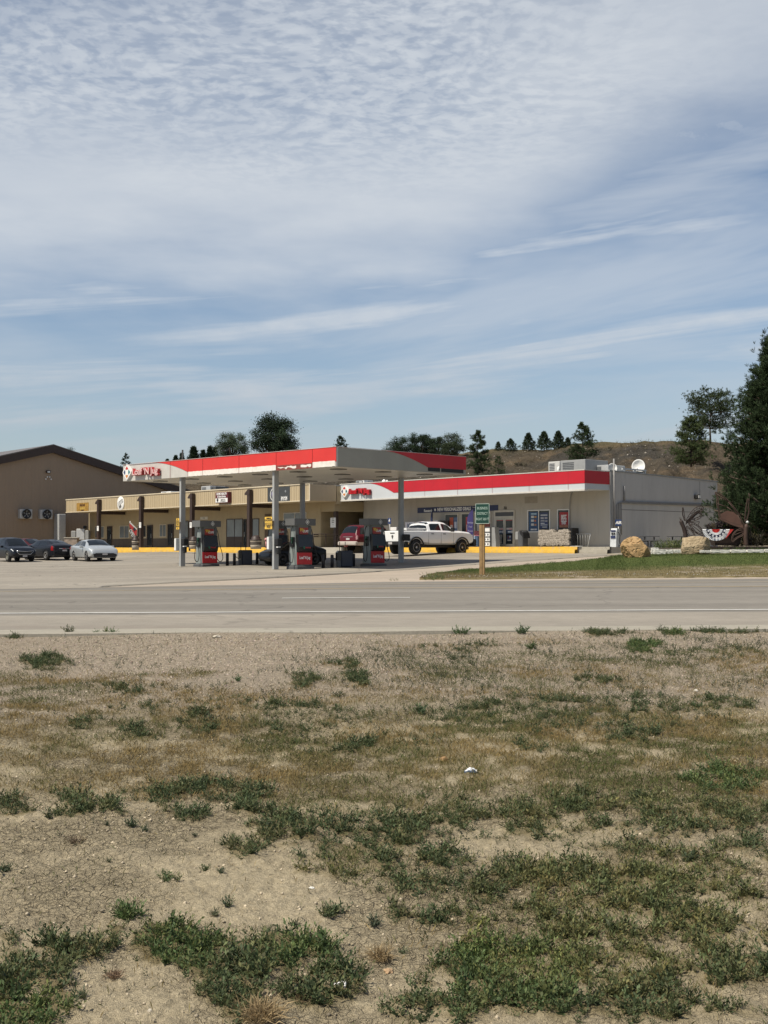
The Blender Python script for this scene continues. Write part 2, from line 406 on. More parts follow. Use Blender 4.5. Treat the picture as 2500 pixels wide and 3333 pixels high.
# where weeds and dry grass grow on the vacant plot: patches (centre, radii, strength) listed from a survey of the plot
WEED = [(68,3253,170,170,1),(45,3073,60,45,.8),(250,3080,120,60,1),(362,3058,45,35,.9),(565,3073,110,75,1.1),(655,3125,130,80,1.1),(753,3150,150,80,1.1),(980,3103,150,75,1),(753,3233,110,85,1),(1040,3216,130,90,1),(1145,3178,60,60,1),(889,3242,30,20,.6),(790,3310,90,50,.8),
 (1672,3193,250,130,1),(1551,3088,75,60,1.3),(1928,3027,300,140,.8),(2230,2952,250,130,.85),(2380,3103,250,130,.75),(2003,3178,250,120,.8),(2079,2862,200,80,1),(1853,2839,130,60,.9),(1672,2862,100,60,.8),(1438,2816,70,50,.9),(1574,2900,70,45,.9),(1370,2892,60,35,.8),(1295,2990,60,25,.8),(1476,2990,110,30,.8),(1295,2726,90,60,.9),(1272,2800,70,50,.8),
 (1928,2650,300,60,.8),(2305,2673,250,80,.75),(1513,2650,180,50,.75),(2418,2786,120,80,.8),(2003,3290,400,60,.7),(1430,3300,160,60,.9),(678,2583,220,40,.7),(791,2620,80,40,.9),(867,2680,80,50,.9),(1055,2718,170,60,.9),(851,2748,70,50,.8),(1093,2771,120,50,.8),(1115,2847,130,35,.6),(625,2658,60,25,.8),(248,2628,70,35,.9),(369,2624,50,30,.9),(45,2624,70,30,.9),
 (45,2068,50,15,.8),(150,2159,70,25,.8),(392,2250,100,20,.6),(964,2219,60,25,.8),(934,2306,80,15,.7),(625,2340,50,20,.8),(437,2385,60,25,.6),(271,2370,40,20,.7),(1160,2216,60,22,.8),(663,2393,60,22,.7),(874,2381,50,22,.8),(1115,2283,40,25,.7),(1160,2438,60,25,.9),(1104,2167,35,14,.8),
 (1966,2065,60,12,.8),(2207,2061,40,8,.9),(2109,2110,55,22,.9),(2388,2054,110,12,.8),(1453,2118,80,16,.35),(1514,2144,40,14,.5),(1589,2099,35,10,.5),(1600,2302,30,18,.7),(1940,2216,35,18,.7),(1823,2295,150,30,.5),(2177,2317,130,25,.6),(2041,2396,70,40,.8),(1710,2438,45,20,.8),(2335,2287,50,22,.6),(2448,2295,40,18,.6),(2275,2129,200,25,.3),(2086,2231,50,20,.5),(2360,2540,120,60,.7),(1100,2420,300,60,.3),(1960,3020,430,190,.56),(2250,2740,340,120,.52),(1500,2690,520,60,.52),(1350,2900,200,60,.42),(1900,2330,500,70,.40),(800,2330,500,50,.36)]
DRY = [(200,2400,420,140,.9),(900,2450,600,120,.9),(1500,2470,700,130,1),(2150,2450,500,140,1),(650,2300,500,80,.6),(1500,2250,500,80,.5),(300,2520,450,60,.8),(1300,2560,500,70,1),(2100,2600,600,80,.7),(150,2240,250,50,.5),(2300,2200,400,70,.45),(1900,2950,600,200,.35),(1200,2840,120,40,.7),(2200,3150,400,180,.3),(1750,2160,500,50,.2)]
def blobs(L, px, py):
    s = np.zeros_like(px)
    for cx, cy, rx, ry, k in L:
        d2 = ((px - cx) / rx) ** 2 + ((py - cy) / ry) ** 2
        s = np.maximum(s, k * np.clip(1.55 - d2, 0, 1))
    return s
def plot_proj(X, Y, Z): return proj(X, Y, Z)
def weed_d(X, Y, Z):
    px, py = proj(X, Y, Z)
    n = fbm(X * 3.5 + 40, Y * 3.5 + 40, 3); n2 = fbm(X * 10, Y * 10, 3)
    s = blobs(WEED, px + (n - .5) * 190, py + (n2 - .5) * 45 * np.clip((py - 1900) / 700, .25, 1))
    return np.clip(s * 1.5 * np.clip((n2 - (.47 - .22 * s)) * 3.6, 0, 1.3) - .04, 0, 1.1)
def dry_d(X, Y, Z):
    px, py = proj(X, Y, Z); n = fbm(X * 1.6 + 3, Y * 1.6 + 8, 4); n2 = fbm(X * 7 + 31, Y * 7, 3)
    s = blobs(DRY, px + (n - .5) * 500, py + (n - .5) * 160)
    return np.clip(s * np.clip((n2 - .23) * 2.7, 0, 1.3) * (.35 + 1.2 * n), 0, 1.1)

# ---- ground materials
def soil_material():
    m, t, b = new_mat('soil')
    tc = t.node('ShaderNodeTexCoord'); v = tc.outputs['Object']; x = t.sep(v)
    n1 = t.noise(v, 1.1, 5, .6); n2 = t.noise(v, 9, 6, .65); n3 = t.noise(v, 60, 4, .7); n4 = t.noise(v, 260, 2, .6)
    pale = t.mix(t.mr(n1, .35, .65), (.44, .37, .25), (.34, .283, .185))
    grav = t.mix(t.mr(n2, .3, .7), (.44, .37, .28), (.37, .305, .23))
    yp = t.sub(x[1], t.mul(x[0], RK))
    gz = t.mr(t.add(yp, t.mul(t.sub(n1, .5), 2.5)), 9.2, 10.8)
    c = t.mix(gz, pale, grav)
    c = t.mix(1.0, c, t.comb(*[t.mr(n2, .25, .75, .80, 1.16, 'LINEAR')] * 3), 'MULTIPLY')
    c = t.mix(1.0, c, t.comb(*[t.mr(n3, .25, .75, .68, 1.26, 'LINEAR')] * 3), 'MULTIPLY')
    c = t.mix(1.0, c, t.comb(*[t.mr(n4, .3, .7, .58, 1.30, 'LINEAR')] * 3), 'MULTIPLY')
    a = t.node('ShaderNodeAttribute'); a.attribute_name = 'cover'; cv = a.outputs['Fac']
    thatch = t.mix(n3, (.12, .097, .045), (.20, .16, .075))
    c = t.mix(t.mul(cv, .8), c, thatch)
    # polygonal drying cracks, only on the bare silt
    wv = t.node('ShaderNodeVectorMath', operation='ADD'); t.l.new(v, wv.inputs[0])
    nz = t.node('ShaderNodeTexNoise'); t.l.new(v, nz.inputs['Vector']); nz.inputs['Scale'].default_value = 18; nz.inputs['Detail'].default_value = 4
    sc = t.node('ShaderNodeVectorMath', operation='SCALE'); t.l.new(nz.outputs[1], sc.inputs[0]); sc.inputs['Scale'].default_value = .05
    t.l.new(sc.outputs[0], wv.inputs[1])
    ck = t.vor(wv.outputs[0], 13, 'DISTANCE_TO_EDGE'); ck2 = t.vor(wv.outputs[0], 34, 'DISTANCE_TO_EDGE')
    zone = t.mul(t.mr(n1, .40, .62), t.sub(1.0, gz))
    e1 = t.mul(t.mr(ck, .035, .0), zone); e2 = t.mul(t.mr(ck2, .06, .0), t.mul(zone, .5))
    cr = t.m('MAXIMUM', e1, e2)
    c = t.mix(t.mul(cr, .55), c, (.12, .095, .065))
    t.l.new(c, b.inputs['Base Color']); b.inputs['Roughness'].default_value = .95; b.inputs['Specular IOR Level'].default_value = .1
    h = t.add(t.add(t.mul(n3, .6), t.mul(n4, .35)), t.add(t.mul(n2, .8), t.mul(cr, -.9)))
    peb = t.vor(v, 75, 'F1'); h = t.add(h, t.mul(t.mr(peb, .45, .1), t.mul(gz, .8)))
    bn = t.node('ShaderNodeBump'); bn.inputs['Strength'].default_value = 1.0; bn.inputs['Distance'].default_value = .026
    t.l.new(h, bn.inputs['Height']); t.l.new(bn.outputs[0], b.inputs['Normal'])
    return m
def paving(name, c1, c2, grain=40, streak=0, cracks=0., patch=None, bump=.25, joint=0):
    m, t, b = new_mat(name)
    tc = t.node('ShaderNodeTexCoord'); v = tc.outputs['Object']
    n1 = t.noise(t.scale(v, .25, 1, 1), .35, 5, .6); n2 = t.noise(v, 3.0, 5, .6); n3 = t.noise(v, grain, 3, .7)
    c = t.mix(t.mr(n1, .3, .7), c1, c2)
    c = t.mix(1.0, c, t.comb(*[t.mr(n2, .25, .75, .9, 1.1, 'LINEAR')] * 3), 'MULTIPLY')
    c = t.mix(1.0, c, t.comb(*[t.mr(n3, .25, .75, .86, 1.14, 'LINEAR')] * 3), 'MULTIPLY')
    if streak:                                      # wheel tracks along the lanes
        x = t.sep(v); yp = t.sub(x[1], t.mul(x[0], RK)); w = t.noise(t.comb(t.mul(x[0], .02), t.mul(yp, .75), 0), 1, 2, .5)
        c = t.mix(1.0, c, t.comb(*[t.mr(w, .35, .65, 1 - streak, 1 + streak)] * 3), 'MULTIPLY')
    if patch:
        pn = t.noise(t.scale(v, .2, .8, 1), .8, 5, .7); c = t.mix(t.mul(t.mr(pn, .5, .68), patch[1]), c, patch[0])
    if cracks:
        wv = t.node('ShaderNodeVectorMath', operation='ADD'); t.l.new(v, wv.inputs[0])
        nz = t.node('ShaderNodeTexNoise'); t.l.new(v, nz.inputs['Vector']); nz.inputs['Scale'].default_value = .8
        sc = t.node('ShaderNodeVectorMath', operation='SCALE'); t.l.new(nz.outputs[1], sc.inputs[0]); sc.inputs['Scale'].default_value = 1.6
        t.l.new(sc.outputs[0], wv.inputs[1])
        ck = t.mr(t.vor(wv.outputs[0], .16, 'DISTANCE_TO_EDGE'), .006, .002)
        c = t.mix(t.mul(ck, cracks), c, (.06, .055, .05))
    t.l.new(c, b.inputs['Base Color']); b.inputs['Roughness'].default_value = .9; b.inputs['Specular IOR Level'].default_value = .15
    bn = t.node('ShaderNodeBump'); bn.inputs['Strength'].default_value = bump; bn.inputs['Distance'].default_value = .02
    t.l.new(n3, bn.inputs['Height']); t.l.new(bn.outputs[0], b.inputs['Normal'])
    MATS[name] = m; return m
m_soil = soil_material()
m_road = paving('asphalt', (.185, .170, .147), (.212, .194, .168), 60, .10, .3, ((.15, .14, .125), .25))
m_shoulder = paving('shoulder_asphalt', (.235, .212, .178), (.28, .25, .208), 40, .0, .2, ((.20, .17, .14), .5))
m_lot = paving('old_concrete', (.235, .212, .178), (.30, .27, .225), 25, 0, .5, ((.20, .175, .145), .75))
m_conc = paving('pale_concrete', (.30, .275, .225), (.35, .32, .265), 30, 0, .3)
m_gravel = paving('pink_gravel', (.40, .335, .27), (.33, .28, .225), 14, 0, 0, None, .9)
m_earth = paving('earth', (.30, .255, .19), (.24, .21, .15), 12, 0, 0, None, .6)

# ---- wide base ground to the horizon
xs = np.concatenate([np.linspace(-3000, -120, 12), np.linspace(-100, 100, 60), np.linspace(120, 3000, 12)])
ys = np.concatenate([np.linspace(-800, -40, 8), np.linspace(-20, 15, 12), np.linspace(16, 150, 70), np.linspace(180, 3200, 14)])
XX, YY = np.meshgrid(xs, ys)
xc = np.clip(XX, -70, 70); yc = np.clip(YY, 45.5, 135)
Z = np.where(YY - RK * XX < 44.6, np.where(YY - RK * XX < CURB0, field_z(XX, YY) - .12, -1.75), lot_z(xc, yc) - .10)
Z = np.where((YY - RK * XX < 46), np.minimum(Z, -1.62 + np.clip(XX, -45, 45) * .006), Z)
Z = np.where(np.abs(XX) > 110, np.minimum(Z, -2.2), Z)
tag(grid_mesh('ground', np.stack([XX, YY, Z], -1), m_earth), kind='structure')

# ---- the vacant plot in the foreground: fine relief with cracks and clods
rows, cols = 620, 620
yp = np.concatenate([np.linspace(-6, 3.6, 20), np.geomspace(3.7, CURB0 + .02, rows - 20)])
uu = np.linspace(-1, 1, cols)
PX = uu[None, :] * (yp[:, None].clip(3) * .36 + 1.2); PY = yp[:, None] + RK * PX
bz = field_z(PX, PY)
amp = np.clip((CURB0 + .02 - yp) / .5, 0, 1)[:, None]
rel = (fbm(PX * 1.2, PY * 1.2, 3) - .5) * .05 + (fbm(PX * 5, PY * 5, 4) - .5) * .028 + (fbm(PX * 28 + 5, PY * 28, 3) - .5) * .030
W0 = weed_d(PX, PY, bz); D0 = dry_d(PX, PY, bz)
FZ = bz + rel * amp + .012 * np.clip(W0, 0, 1) * amp
plot = grid_mesh('dirt_plot', np.stack([PX, PY, FZ], -1), m_soil)
ca = plot.data.color_attributes.new('cover', 'FLOAT_COLOR', 'POINT')
cvr = np.clip(np.maximum(W0 * .9, D0 * .95), 0, 1).ravel()
ca.data.foreach_set('color', np.repeat(cvr[:, None], 4, 1).astype(np.float32).ravel())
tag(plot, kind='structure')
xs2 = np.concatenate([np.linspace(-60, -6.2, 14)]); 
def plot_h(X, Y):
    b = field_z(X, Y); am = np.clip((CURB0 + .02 - (Y - RK * X)) / .5, 0, 1)
    return b + am * ((fbm(X * 1.2, Y * 1.2, 3) - .5) * .05 + (fbm(X * 5, Y * 5, 4) - .5) * .028)
for sgn, nm in ((-1, 'a'), (1, 'b')):               # the plot goes on out of frame
    q = np.linspace(0, 1, 12); a = np.stack([np.where(sgn < 0, PX[::20, 0], PX[::20, -1])], 1); yy = yp[::20][:, None]
    X2 = a + sgn * q[None, :] ** 1.5 * 60; Y2 = yy + RK * X2
    o = grid_mesh('dirt_plot', np.stack([X2, Y2, field_z(X2, Y2) - (.03 * np.minimum(q * 12, 1))[None, :]], -1), m_soil); tag(o, kind='structure')

# ---- road with its kerb strip, shoulders and painted lines
def strip(name, y0, y1, mat, dz=0., x0=-60, x1=60, nx=121, ny=4, zf=road_z, kind='structure'):
    X, q = np.meshgrid(np.linspace(x0, x1, nx), np.linspace(y0, y1, ny)); Y = q + RK * X
    return tag(grid_mesh(name, np.stack([X, Y, zf(X, Y) + dz], -1), mat), kind=kind)
road = strip('road', CURB1 - .02, 44.0, m_road, ny=60)
strip('road_shoulder', CURB1 + .0, 20.0, m_shoulder, .004, ny=10)
strip('road_shoulder', 42.6, 44.6, m_shoulder, .004, ny=4)
mb = MB()
n = 80; X = np.linspace(-60, 60, n)
prof = [(CURB0 + .0, -1.35), (CURB0 + .0, -.990), (CURB0 + .03, -.982), (CURB1 - .03, -.984), (CURB1, -.995), (CURB1 + .01, -1.35)]
vs_ = [(x, y + RK * x, z + (.006 * math.sin(x * 1.7) if z > -1.2 else 0)) for x in X for y, z in prof]
k_ = len(prof)
mb.faces(vs_, [(i * k_ + j, (i + 1) * k_ + j, (i + 1) * k_ + j + 1, i * k_ + j + 1) for i in range(n - 1) for j in range(k_ - 1)])
tag(mb.build('kerb_strip', m_conc), kind='structure')
m_wpaint = M('worn_white_paint', (.56, .55, .51), .8, var=.15, scale=6, dirt=.5, dcol=(.3, .28, .25))
m_ypaint = M('worn_yellow_line', (.42, .30, .12), .8, var=.2, scale=4, dirt=.6, dcol=(.22, .2, .16))
strip('road_marking', 20.45, 20.60, m_wpaint, .008, ny=2)
for k in range(-6, 6):                              # broken lane line
    xc_ = 1.0 + k * 12.2 - 1.95
    if k == 0: xc_ = at(920, 1947, 24.4).x
    strip('road_marking', 24.43, 24.56, m_wpaint, .008, xc_, xc_ + 2.5, 4, 2)
strip('road_marking', 28.15, 28.27, m_ypaint, .008, ny=2)
strip('road_marking', 31.95, 32.07, m_ypaint, .008, ny=2)
strip('road_marking', 43.0, 43.10, m_wpaint, .008, ny=2)

# ---- building frames
STORE = Frame(13.85, 76.2, math.atan2(-.744, .668))
TAN = Frame(-5.34, 89.7, math.atan2(-.760, .649))
CAN = Frame(-2.26, 58.7, math.atan2(-.711, .703))   # canopy: local x towards the near corner, y away to the right
EX = Vector((STORE.ex[0], STORE.ex[1], 0)); EY = Vector((STORE.ey[0], STORE.ey[1], 0))
SW_Z = 0.14                                         # pavement level at the store
# ---- forecourt slab between the road side edge and the pavement
nearL = [G(px, py) for px, py in ((-2400, 1985), (-900, 1948), (-300, 1932), (0, 1925), (339, 1910), (800, 1886), (1250, 1859), (1500, 1841), (1750, 1824), (2000, 1808), (2085, 1801))]
pts_far = [(-60, 112), (-52, 114), (-42, 117), (-33, 117.5)] + [tuple(TAN.w(x, -1.0)[:2]) for x in (-34, -20, -8, -1)] + [tuple(STORE.w(x, -4.3)[:2]) for x in (-20, -12, -4)] + [tuple(STORE.w(1.5, -3.0)[:2]), tuple(STORE.w(3.2, 1.0)[:2])]
def resample(P, n):
    P = np.array([tuple(p)[:2] for p in P], float); s = np.r_[0, np.cumsum(np.hypot(*np.diff(P, axis=0).T))]
    u = np.linspace(0, s[-1], n); return np.c_[np.interp(u, s, P[:, 0]), np.interp(u, s, P[:, 1])]
def band(name, A, B, mat, dz, n=120, m=60, skirt=0.0, zf=lot_z):
    a = resample(A, n); b = resample(B, n); t = np.linspace(0, 1, m)[:, None, None]
    P = a[None] * (1 - t) + b[None] * t
    Zp = zf(P[..., 0], P[..., 1]) + dz
    if skirt:
        P = np.concatenate([P[:1], P]); Zp = np.concatenate([Zp[:1] - skirt, Zp])
    return tag(grid_mesh(name, np.concatenate([P, Zp[..., None]], -1), mat, smooth=not skirt), kind='structure')
band('forecourt', nearL, pts_far, m_lot, .03, skirt=.15)
# gravel verge from the road to the slab
vA = [(x, 44.3 + RK * x) for x in np.linspace(-45, 50, 40)]; vB = [(x, 70 + .35 * x) for x in np.linspace(-45, 50, 40)]
band('gravel_verge', vA, vB, m_gravel, -.012, 160, 80)
# ---- lawn on the right
def lawn_material():
    m, t, b = new_mat('lawn')
    tc = t.node('ShaderNodeTexCoord'); v = tc.outputs['Object']; x = t.sep(v)
    n1 = t.noise(v, .35, 5, .6); n2 = t.noise(v, 2.5, 5, .65); n3 = t.noise(v, 30, 3, .7)
    dd = t.sub(x[1], t.mul(x[0], .22))
    g = t.mr(t.add(dd, t.mul(t.sub(n1, .5), 9.0)), 48.5, 54.5)
    dry = t.mix(t.mr(n2, .35, .65), (.125, .105, .05), (.20, .16, .085))
    grn = t.mix(t.mr(n2, .3, .7), (.055, .076, .022), (.09, .105, .032))
    c = t.mix(g, dry, grn)
    c = t.mix(t.mul(t.mr(t.noise(v, .5, 4, .6), .54, .66), t.sub(1.0, g)), c, (.30, .25, .19))
    c = t.mix(1.0, c, t.comb(*[t.mr(n3, .25, .75, .7, 1.3, 'LINEAR')] * 3), 'MULTIPLY')
    t.l.new(c, b.inputs['Base Color']); b.inputs['Roughness'].default_value = .95; b.inputs['Specular IOR Level'].default_value = .1
    bn = t.node('ShaderNodeBump'); bn.inputs['Strength'].default_value = .8; bn.inputs['Distance'].default_value = .03
    t.l.new(n3, bn.inputs['Height']); t.l.new(bn.outputs[0], b.inputs['Normal']); return m
m_lawn = lawn_material()
lawnA0 = [G(px, py) for px, py in ((1365, 1886), (1450, 1886.5), (1600, 1885), (1900, 1882), (2200, 1880), (2500, 1878), (3400, 1872))]
lawnB0 = [G(px, py) for px, py in ((1375, 1880), (1420, 1868), (1510, 1857), (1610, 1848), (1800, 1833), (1950, 1821), (2025, 1810), (2110, 1805))] + [Vector((17, 64.5, 0)), Vector((24, 67, 0)), Vector((50, 74, 0))]
lawnA = resample(lawnA0, 160); lawnB = resample(lawnB0, 160)
_q = np.arange(160) * .35; lawnA[:, 1] += (fbm(_q, _q * 0 + 3, 3) - .5) * .5; lawnB[:, 1] += (fbm(_q, _q * 0 + 9, 3) - .5) * 1.4
band('lawn', lawnA, lawnB, m_lawn, .035, 160, 60, skirt=.16)
bedB = [Vector((13, 74.5, 0)), Vector((17.5, 77, 0)), Vector((22, 82, 0)), Vector((30, 92, 0)), Vector((60, 105, 0))]
band('planting_bed', [Vector((12.3, 66.5, 0)), Vector((14.6, 64, 0)), Vector((17, 64.3, 0)), Vector((24, 66.8, 0)), Vector((50, 73.8, 0))], bedB, m_earth, .03, 60, 40)

# ---- hill behind everything
def hill_material():
    m, t, b = new_mat('hill_soil')
    tc = t.node('ShaderNodeTexCoord'); v = tc.outputs['Object']; x = t.sep(v)
    n1 = t.noise(v, .07, 6, .6); n2 = t.noise(v, .6, 6, .65); n3 = t.noise(v, 4.5, 5, .75); n4 = t.noise(t.scale(v, 1, .4, 2.2), .35, 5, .6)
    c = t.mix(t.mr(n1, .42, .6), (.105, .084, .060), (.072, .065, .055))
    c = t.mix(t.mr(n4, .5, .66), c, (.14, .105, .07))
    c = t.mix(1.0, c, t.comb(*[t.mr(n2, .25, .75, .60, 1.4, 'LINEAR')] * 3), 'MULTIPLY')
    c = t.mix(1.0, c, t.comb(*[t.mr(n3, .25, .75, .50, 1.5, 'LINEAR')] * 3), 'MULTIPLY')
    c = t.mix(t.mul(t.mr(x[2], 10.8, 12.6), .75), c, t.mix(n3, (.23, .18, .09), (.13, .12, .055)))
    st = t.vor(v, 1.1, 'F1'); c = t.mix(t.mr(st, .10, .05), c, (.42, .38, .32))
    t.l.new(c, b.inputs['Base Color']); b.inputs['Roughness'].default_value = 1; b.inputs['Specular IOR Level'].default_value = .05
    bn = t.node('ShaderNodeBump'); bn.inputs['Strength'].default_value = 1; bn.inputs['Distance'].default_value = .8
    t.l.new(t.add(t.mul(n2, .8), t.mul(n3, .5)), bn.inputs['Height']); t.l.new(bn.outputs[0], b.inputs['Normal']); return m
HPX = [-1200, -200, 150, 400, 620, 900, 1300, 1520, 1600, 1700, 1800, 1860, 1990, 2090, 2180, 2280, 2400, 2700, 3600]
HPY = [1660, 1640, 1600, 1530, 1512, 1500, 1485, 1474, 1464, 1461, 1459, 1449, 1438, 1436, 1434, 1436, 1442, 1450, 1480]
def hill_cols(px):
    Y0 = 152 - px / 2400 * 56 ; return Y0, Y0 + 34
nc, nr = 260, 60
hp = np.linspace(-1200, 3600, nc); tt = np.r_[np.linspace(0, 1, 44), np.linspace(1.05, 6, 16)]
HP = np.zeros((nr, nc, 3))
for j, px in enumerate(hp):
    Y0, Y1 = hill_cols(px); k = (px - CX) / F; cyp = np.interp(px, HPX, HPY)
    zc = at(CX, cyp, Y1).z
    for i, q in enumerate(tt):
        Y = Y0 + (Y1 - Y0) * q; X = k * Y; zb = -0.6 + min(q, 1) * 0
        qq = min(q, 1); s_ = qq ** .85 * (1 - .0) if qq < 1 else 1
        gul = (fbm(np.array([px * .012]), np.array([qq * 2.2]), 4)[0] - .5) * 3.2 * math.sin(PI * min(qq, 1)) + (fbm(np.array([X * .35]), np.array([Y * .35]), 3)[0] - .5) * 1.2 * min(1, (1.02 - qq) * 6)
        z = zb + (zc - zb) * s_ + gul + (fbm(np.array([X * .5]), np.array([Y * .5]), 3)[0] - .5) * .7
        if q > 1: z = min(z, zc) - (q - 1) * 1.0
        HP[i, j] = (X, Y, z)
hill = tag(grid_mesh('hill', HP, hill_material()), kind='structure')
def hill_at(px, py):                                # where a sight line meets the hill slope
    Y0, Y1 = hill_cols(px); j = int(np.clip(np.searchsorted(hp, px), 0, nc - 1)); best = None
    for i in range(43):
        if proj(*HP[i, j])[1] < py: return Vector(HP[i, j])
    return Vector(HP[43, j])
# ================================================================ ground cover on the plot
m_leaf = attr_mat('weed_leaf', .65, .25); m_straw = attr_mat('dry_grass_blade', .8, .25, .2)
def kites(base, direc, length, width, droop=0.0):
    """leaf or blade shapes: base, side, tip, side"""
    n = len(base); d = direc / (np.linalg.norm(direc, axis=1, keepdims=True) + 1e-9)
    r = rng.normal(size=(n, 3)); s = np.cross(d, r); s /= (np.linalg.norm(s, axis=1, keepdims=True) + 1e-9)
    L = np.asarray(length).reshape(-1, 1); Wd = np.asarray(width).reshape(-1, 1)
    mid = base + d * L * .5; tip = base + d * L; tip[:, 2] -= (L * droop).ravel()
    out = np.empty((n, 4, 3)); out[:, 0] = base; out[:, 1] = mid + s * Wd; out[:, 2] = tip; out[:, 3] = mid - s * Wd
    return out.reshape(-1, 3)
def scatter_plot(n, fn, ymin=3.9, ymax=14.95, half=.345):
    """random points over the visible plot, kept with probability fn"""
    yp_ = np.sqrt(rng.random(n) * (ymax ** 2 - ymin ** 2) + ymin ** 2); X = (rng.random(n) * 2 - 1) * (yp_ * half + .15)
    Y = yp_ + RK * X; k = Y - RK * X < CURB0 - .02; X, Y = X[k], Y[k]; Z = field_z(X, Y)
    p = fn(X, Y, Z); keep = rng.random(len(X)) < p; X, Y, p = X[keep], Y[keep], p[keep]
    return np.c_[X, Y, plot_h(X, Y)], p
def weeds(P, size, stems=7, leaves=8, col=(.075, .105, .045), spread=1.0, leafk=.30, wk=.17, up=.6, jit=.35):
    n = len(P); N = n * stems
    base = np.repeat(P, stems, 0); sz = np.repeat(size, stems) * (.55 + .6 * rng.random(N))
    a = rng.random(N) * 2 * PI; til = rng.random(N) ** .7 * spread
    sd = np.c_[np.cos(a) * til, np.sin(a) * til, up + .5 * rng.random(N)]; sd /= np.linalg.norm(sd, axis=1, keepdims=True)
    Lb = np.repeat(base, leaves, 0); Ls = np.repeat(sd, leaves, 0); Lz = np.repeat(sz, leaves)
    t = np.tile(np.linspace(.12, 1.0, leaves), N)
    pos = Lb + Ls * (Lz * t)[:, None]
    pos[:, 2] -= Lz * .12 * t * t
    b = rng.random(len(t)) * 2 * PI; rad = np.c_[np.cos(b), np.sin(b), np.full(len(t), .35)]
    dr = Ls * (.35 + .8 * t)[:, None] + rad * (1.15 - .55 * t)[:, None]
    ln = Lz * leafk * (1.1 - .45 * t) * (.8 + .4 * rng.random(len(t)))
    V_ = kites(pos, dr, ln, ln * wk, .12)
    # tint per plant and per leaf
    pl = rng.random((n, 1)); pc = np.array(col)[None] * (.75 + .5 * pl) ; warm = rng.random((n, 1)) ** 3
    pc = pc * (1 - .5 * warm) + np.array([.20, .17, .07])[None] * .5 * warm
    lc = np.repeat(pc, stems * leaves, 0); jt = 1 + jit * (rng.random((len(lc), 1)) * 2 - 1)
    tipw = (t > .8)[:, None] * .35; lc = lc * jt * (1 + tipw)
    return V_, lc
def sizes(P, lo, hi): return lo + (hi - lo) * rng.random(len(P)) ** 1.4
# dense weed mats
Pw, pw = scatter_plot(80000, lambda X, Y, Z: weed_d(X, Y, Z) * .9)
px_, py_ = proj(Pw[:, 0], Pw[:, 1], Pw[:, 2])
far_ = np.clip((3333 - py_) / 1280, 0, 1)
sz = (.034 + .055 * rng.random(len(Pw)) ** 1.6) * (.6 + .6 * np.clip(pw, 0, 1)) * (1 - .12 * far_)
A, Ac = weeds(Pw, sz, 6, 7, (.054, .076, .032), 1.0, .32, .20)
bright = blobs([(1551, 3088, 90, 80, 1), (600, 3090, 150, 90, .8), (1000, 3110, 140, 70, .8), (120, 3320, 160, 60, 1), (1650, 3200, 250, 140, .6), (2109, 2110, 70, 30, 1), (2207, 2061, 50, 12, 1), (210, 2550, 80, 40, 1), (2350, 2530, 200, 60, .9), (1728, 2095, 40, 16, .7)], px_, py_)
olv = blobs([(1928, 3027, 420, 200, 1), (2230, 2952, 330, 170, 1), (1115, 2847, 150, 50, 1), (1900, 2650, 500, 70, .5)], px_, py_) * fbm(Pw[:, 0] * 4, Pw[:, 1] * 4 + 20, 3) * 1.6
ob = np.clip(np.repeat(olv, 42)[:, None], 0, .8); Ac = Ac * (1 - ob) + (Ac * np.array([[1.5, 1.25, .95]]) + .012) * ob
bb = np.repeat(bright, 42)[:, None]; Ac = Ac * (1 - .4 * bb) + Ac * np.array([[1.25, 1.65, .95]]) * .4 * bb
tag(np_mesh('weeds', A, 4, m_leaf, Ac), 'low grey-green weeds spreading in mats over the bare plot', 'weeds', kind='stuff')
# sparse tiny seedlings over the right and the gravel
def sparse(X, Y, Z):
    px, py = proj(X, Y, Z); n = fbm(X * 2.2 + 9, Y * 2.2, 3)
    return np.clip((.03 + .5 * blobs([(1700, 2160, 700, 60, 1), (2200, 2180, 500, 110, 1), (1500, 2300, 900, 120, .6), (250, 2200, 250, 60, .5), (2000, 2750, 700, 90, .5), (800, 2700, 400, 60, .3)], px, py)) * (n - .34) * 2.2, 0, 1)
Ps, _ = scatter_plot(52000, sparse)
B, Bc = weeds(Ps, sizes(Ps, .03, .07), 3, 5, (.062, .075, .045), .7, .34, .2)
tag(np_mesh('weeds', B, 4, m_leaf, Bc), 'tiny scattered dark seedlings on the gravelly soil', 'weeds', kind='stuff')
# dry grass blades
Pg, pg = scatter_plot(520000, lambda X, Y, Z: np.clip(dry_d(X, Y, Z) * .95 + .02, 0, 1))
n = len(Pg); a = rng.random(n) * 2 * PI; tl = rng.random(n) * 1.0
dr = np.c_[np.cos(a) * tl, np.sin(a) * tl, .45 + .6 * rng.random(n)]
ln = (.022 + .04 * rng.random(n) ** 1.5)
gk = kites(Pg, dr, ln, .0011 + .0012 * rng.random(n), .15)
gn = fbm(Pg[:, 0] * 1.4, Pg[:, 1] * 1.4 + 50, 3); green = np.clip((gn - .34) * 4 + rng.normal(size=n) * .3, 0, 1)[:, None]
c0 = np.array([[.285, .205, .085]]) * (.5 + .75 * rng.random((n, 1))); c1 = np.array([[.085, .10, .032]]) * (.6 + .8 * rng.random((n, 1)))
tag(np_mesh('dry_grass', gk, 4, m_straw, c0 * (1 - green) + c1 * green), 'short brown dry grass thinly covering the plot', 'grass', kind='stuff')
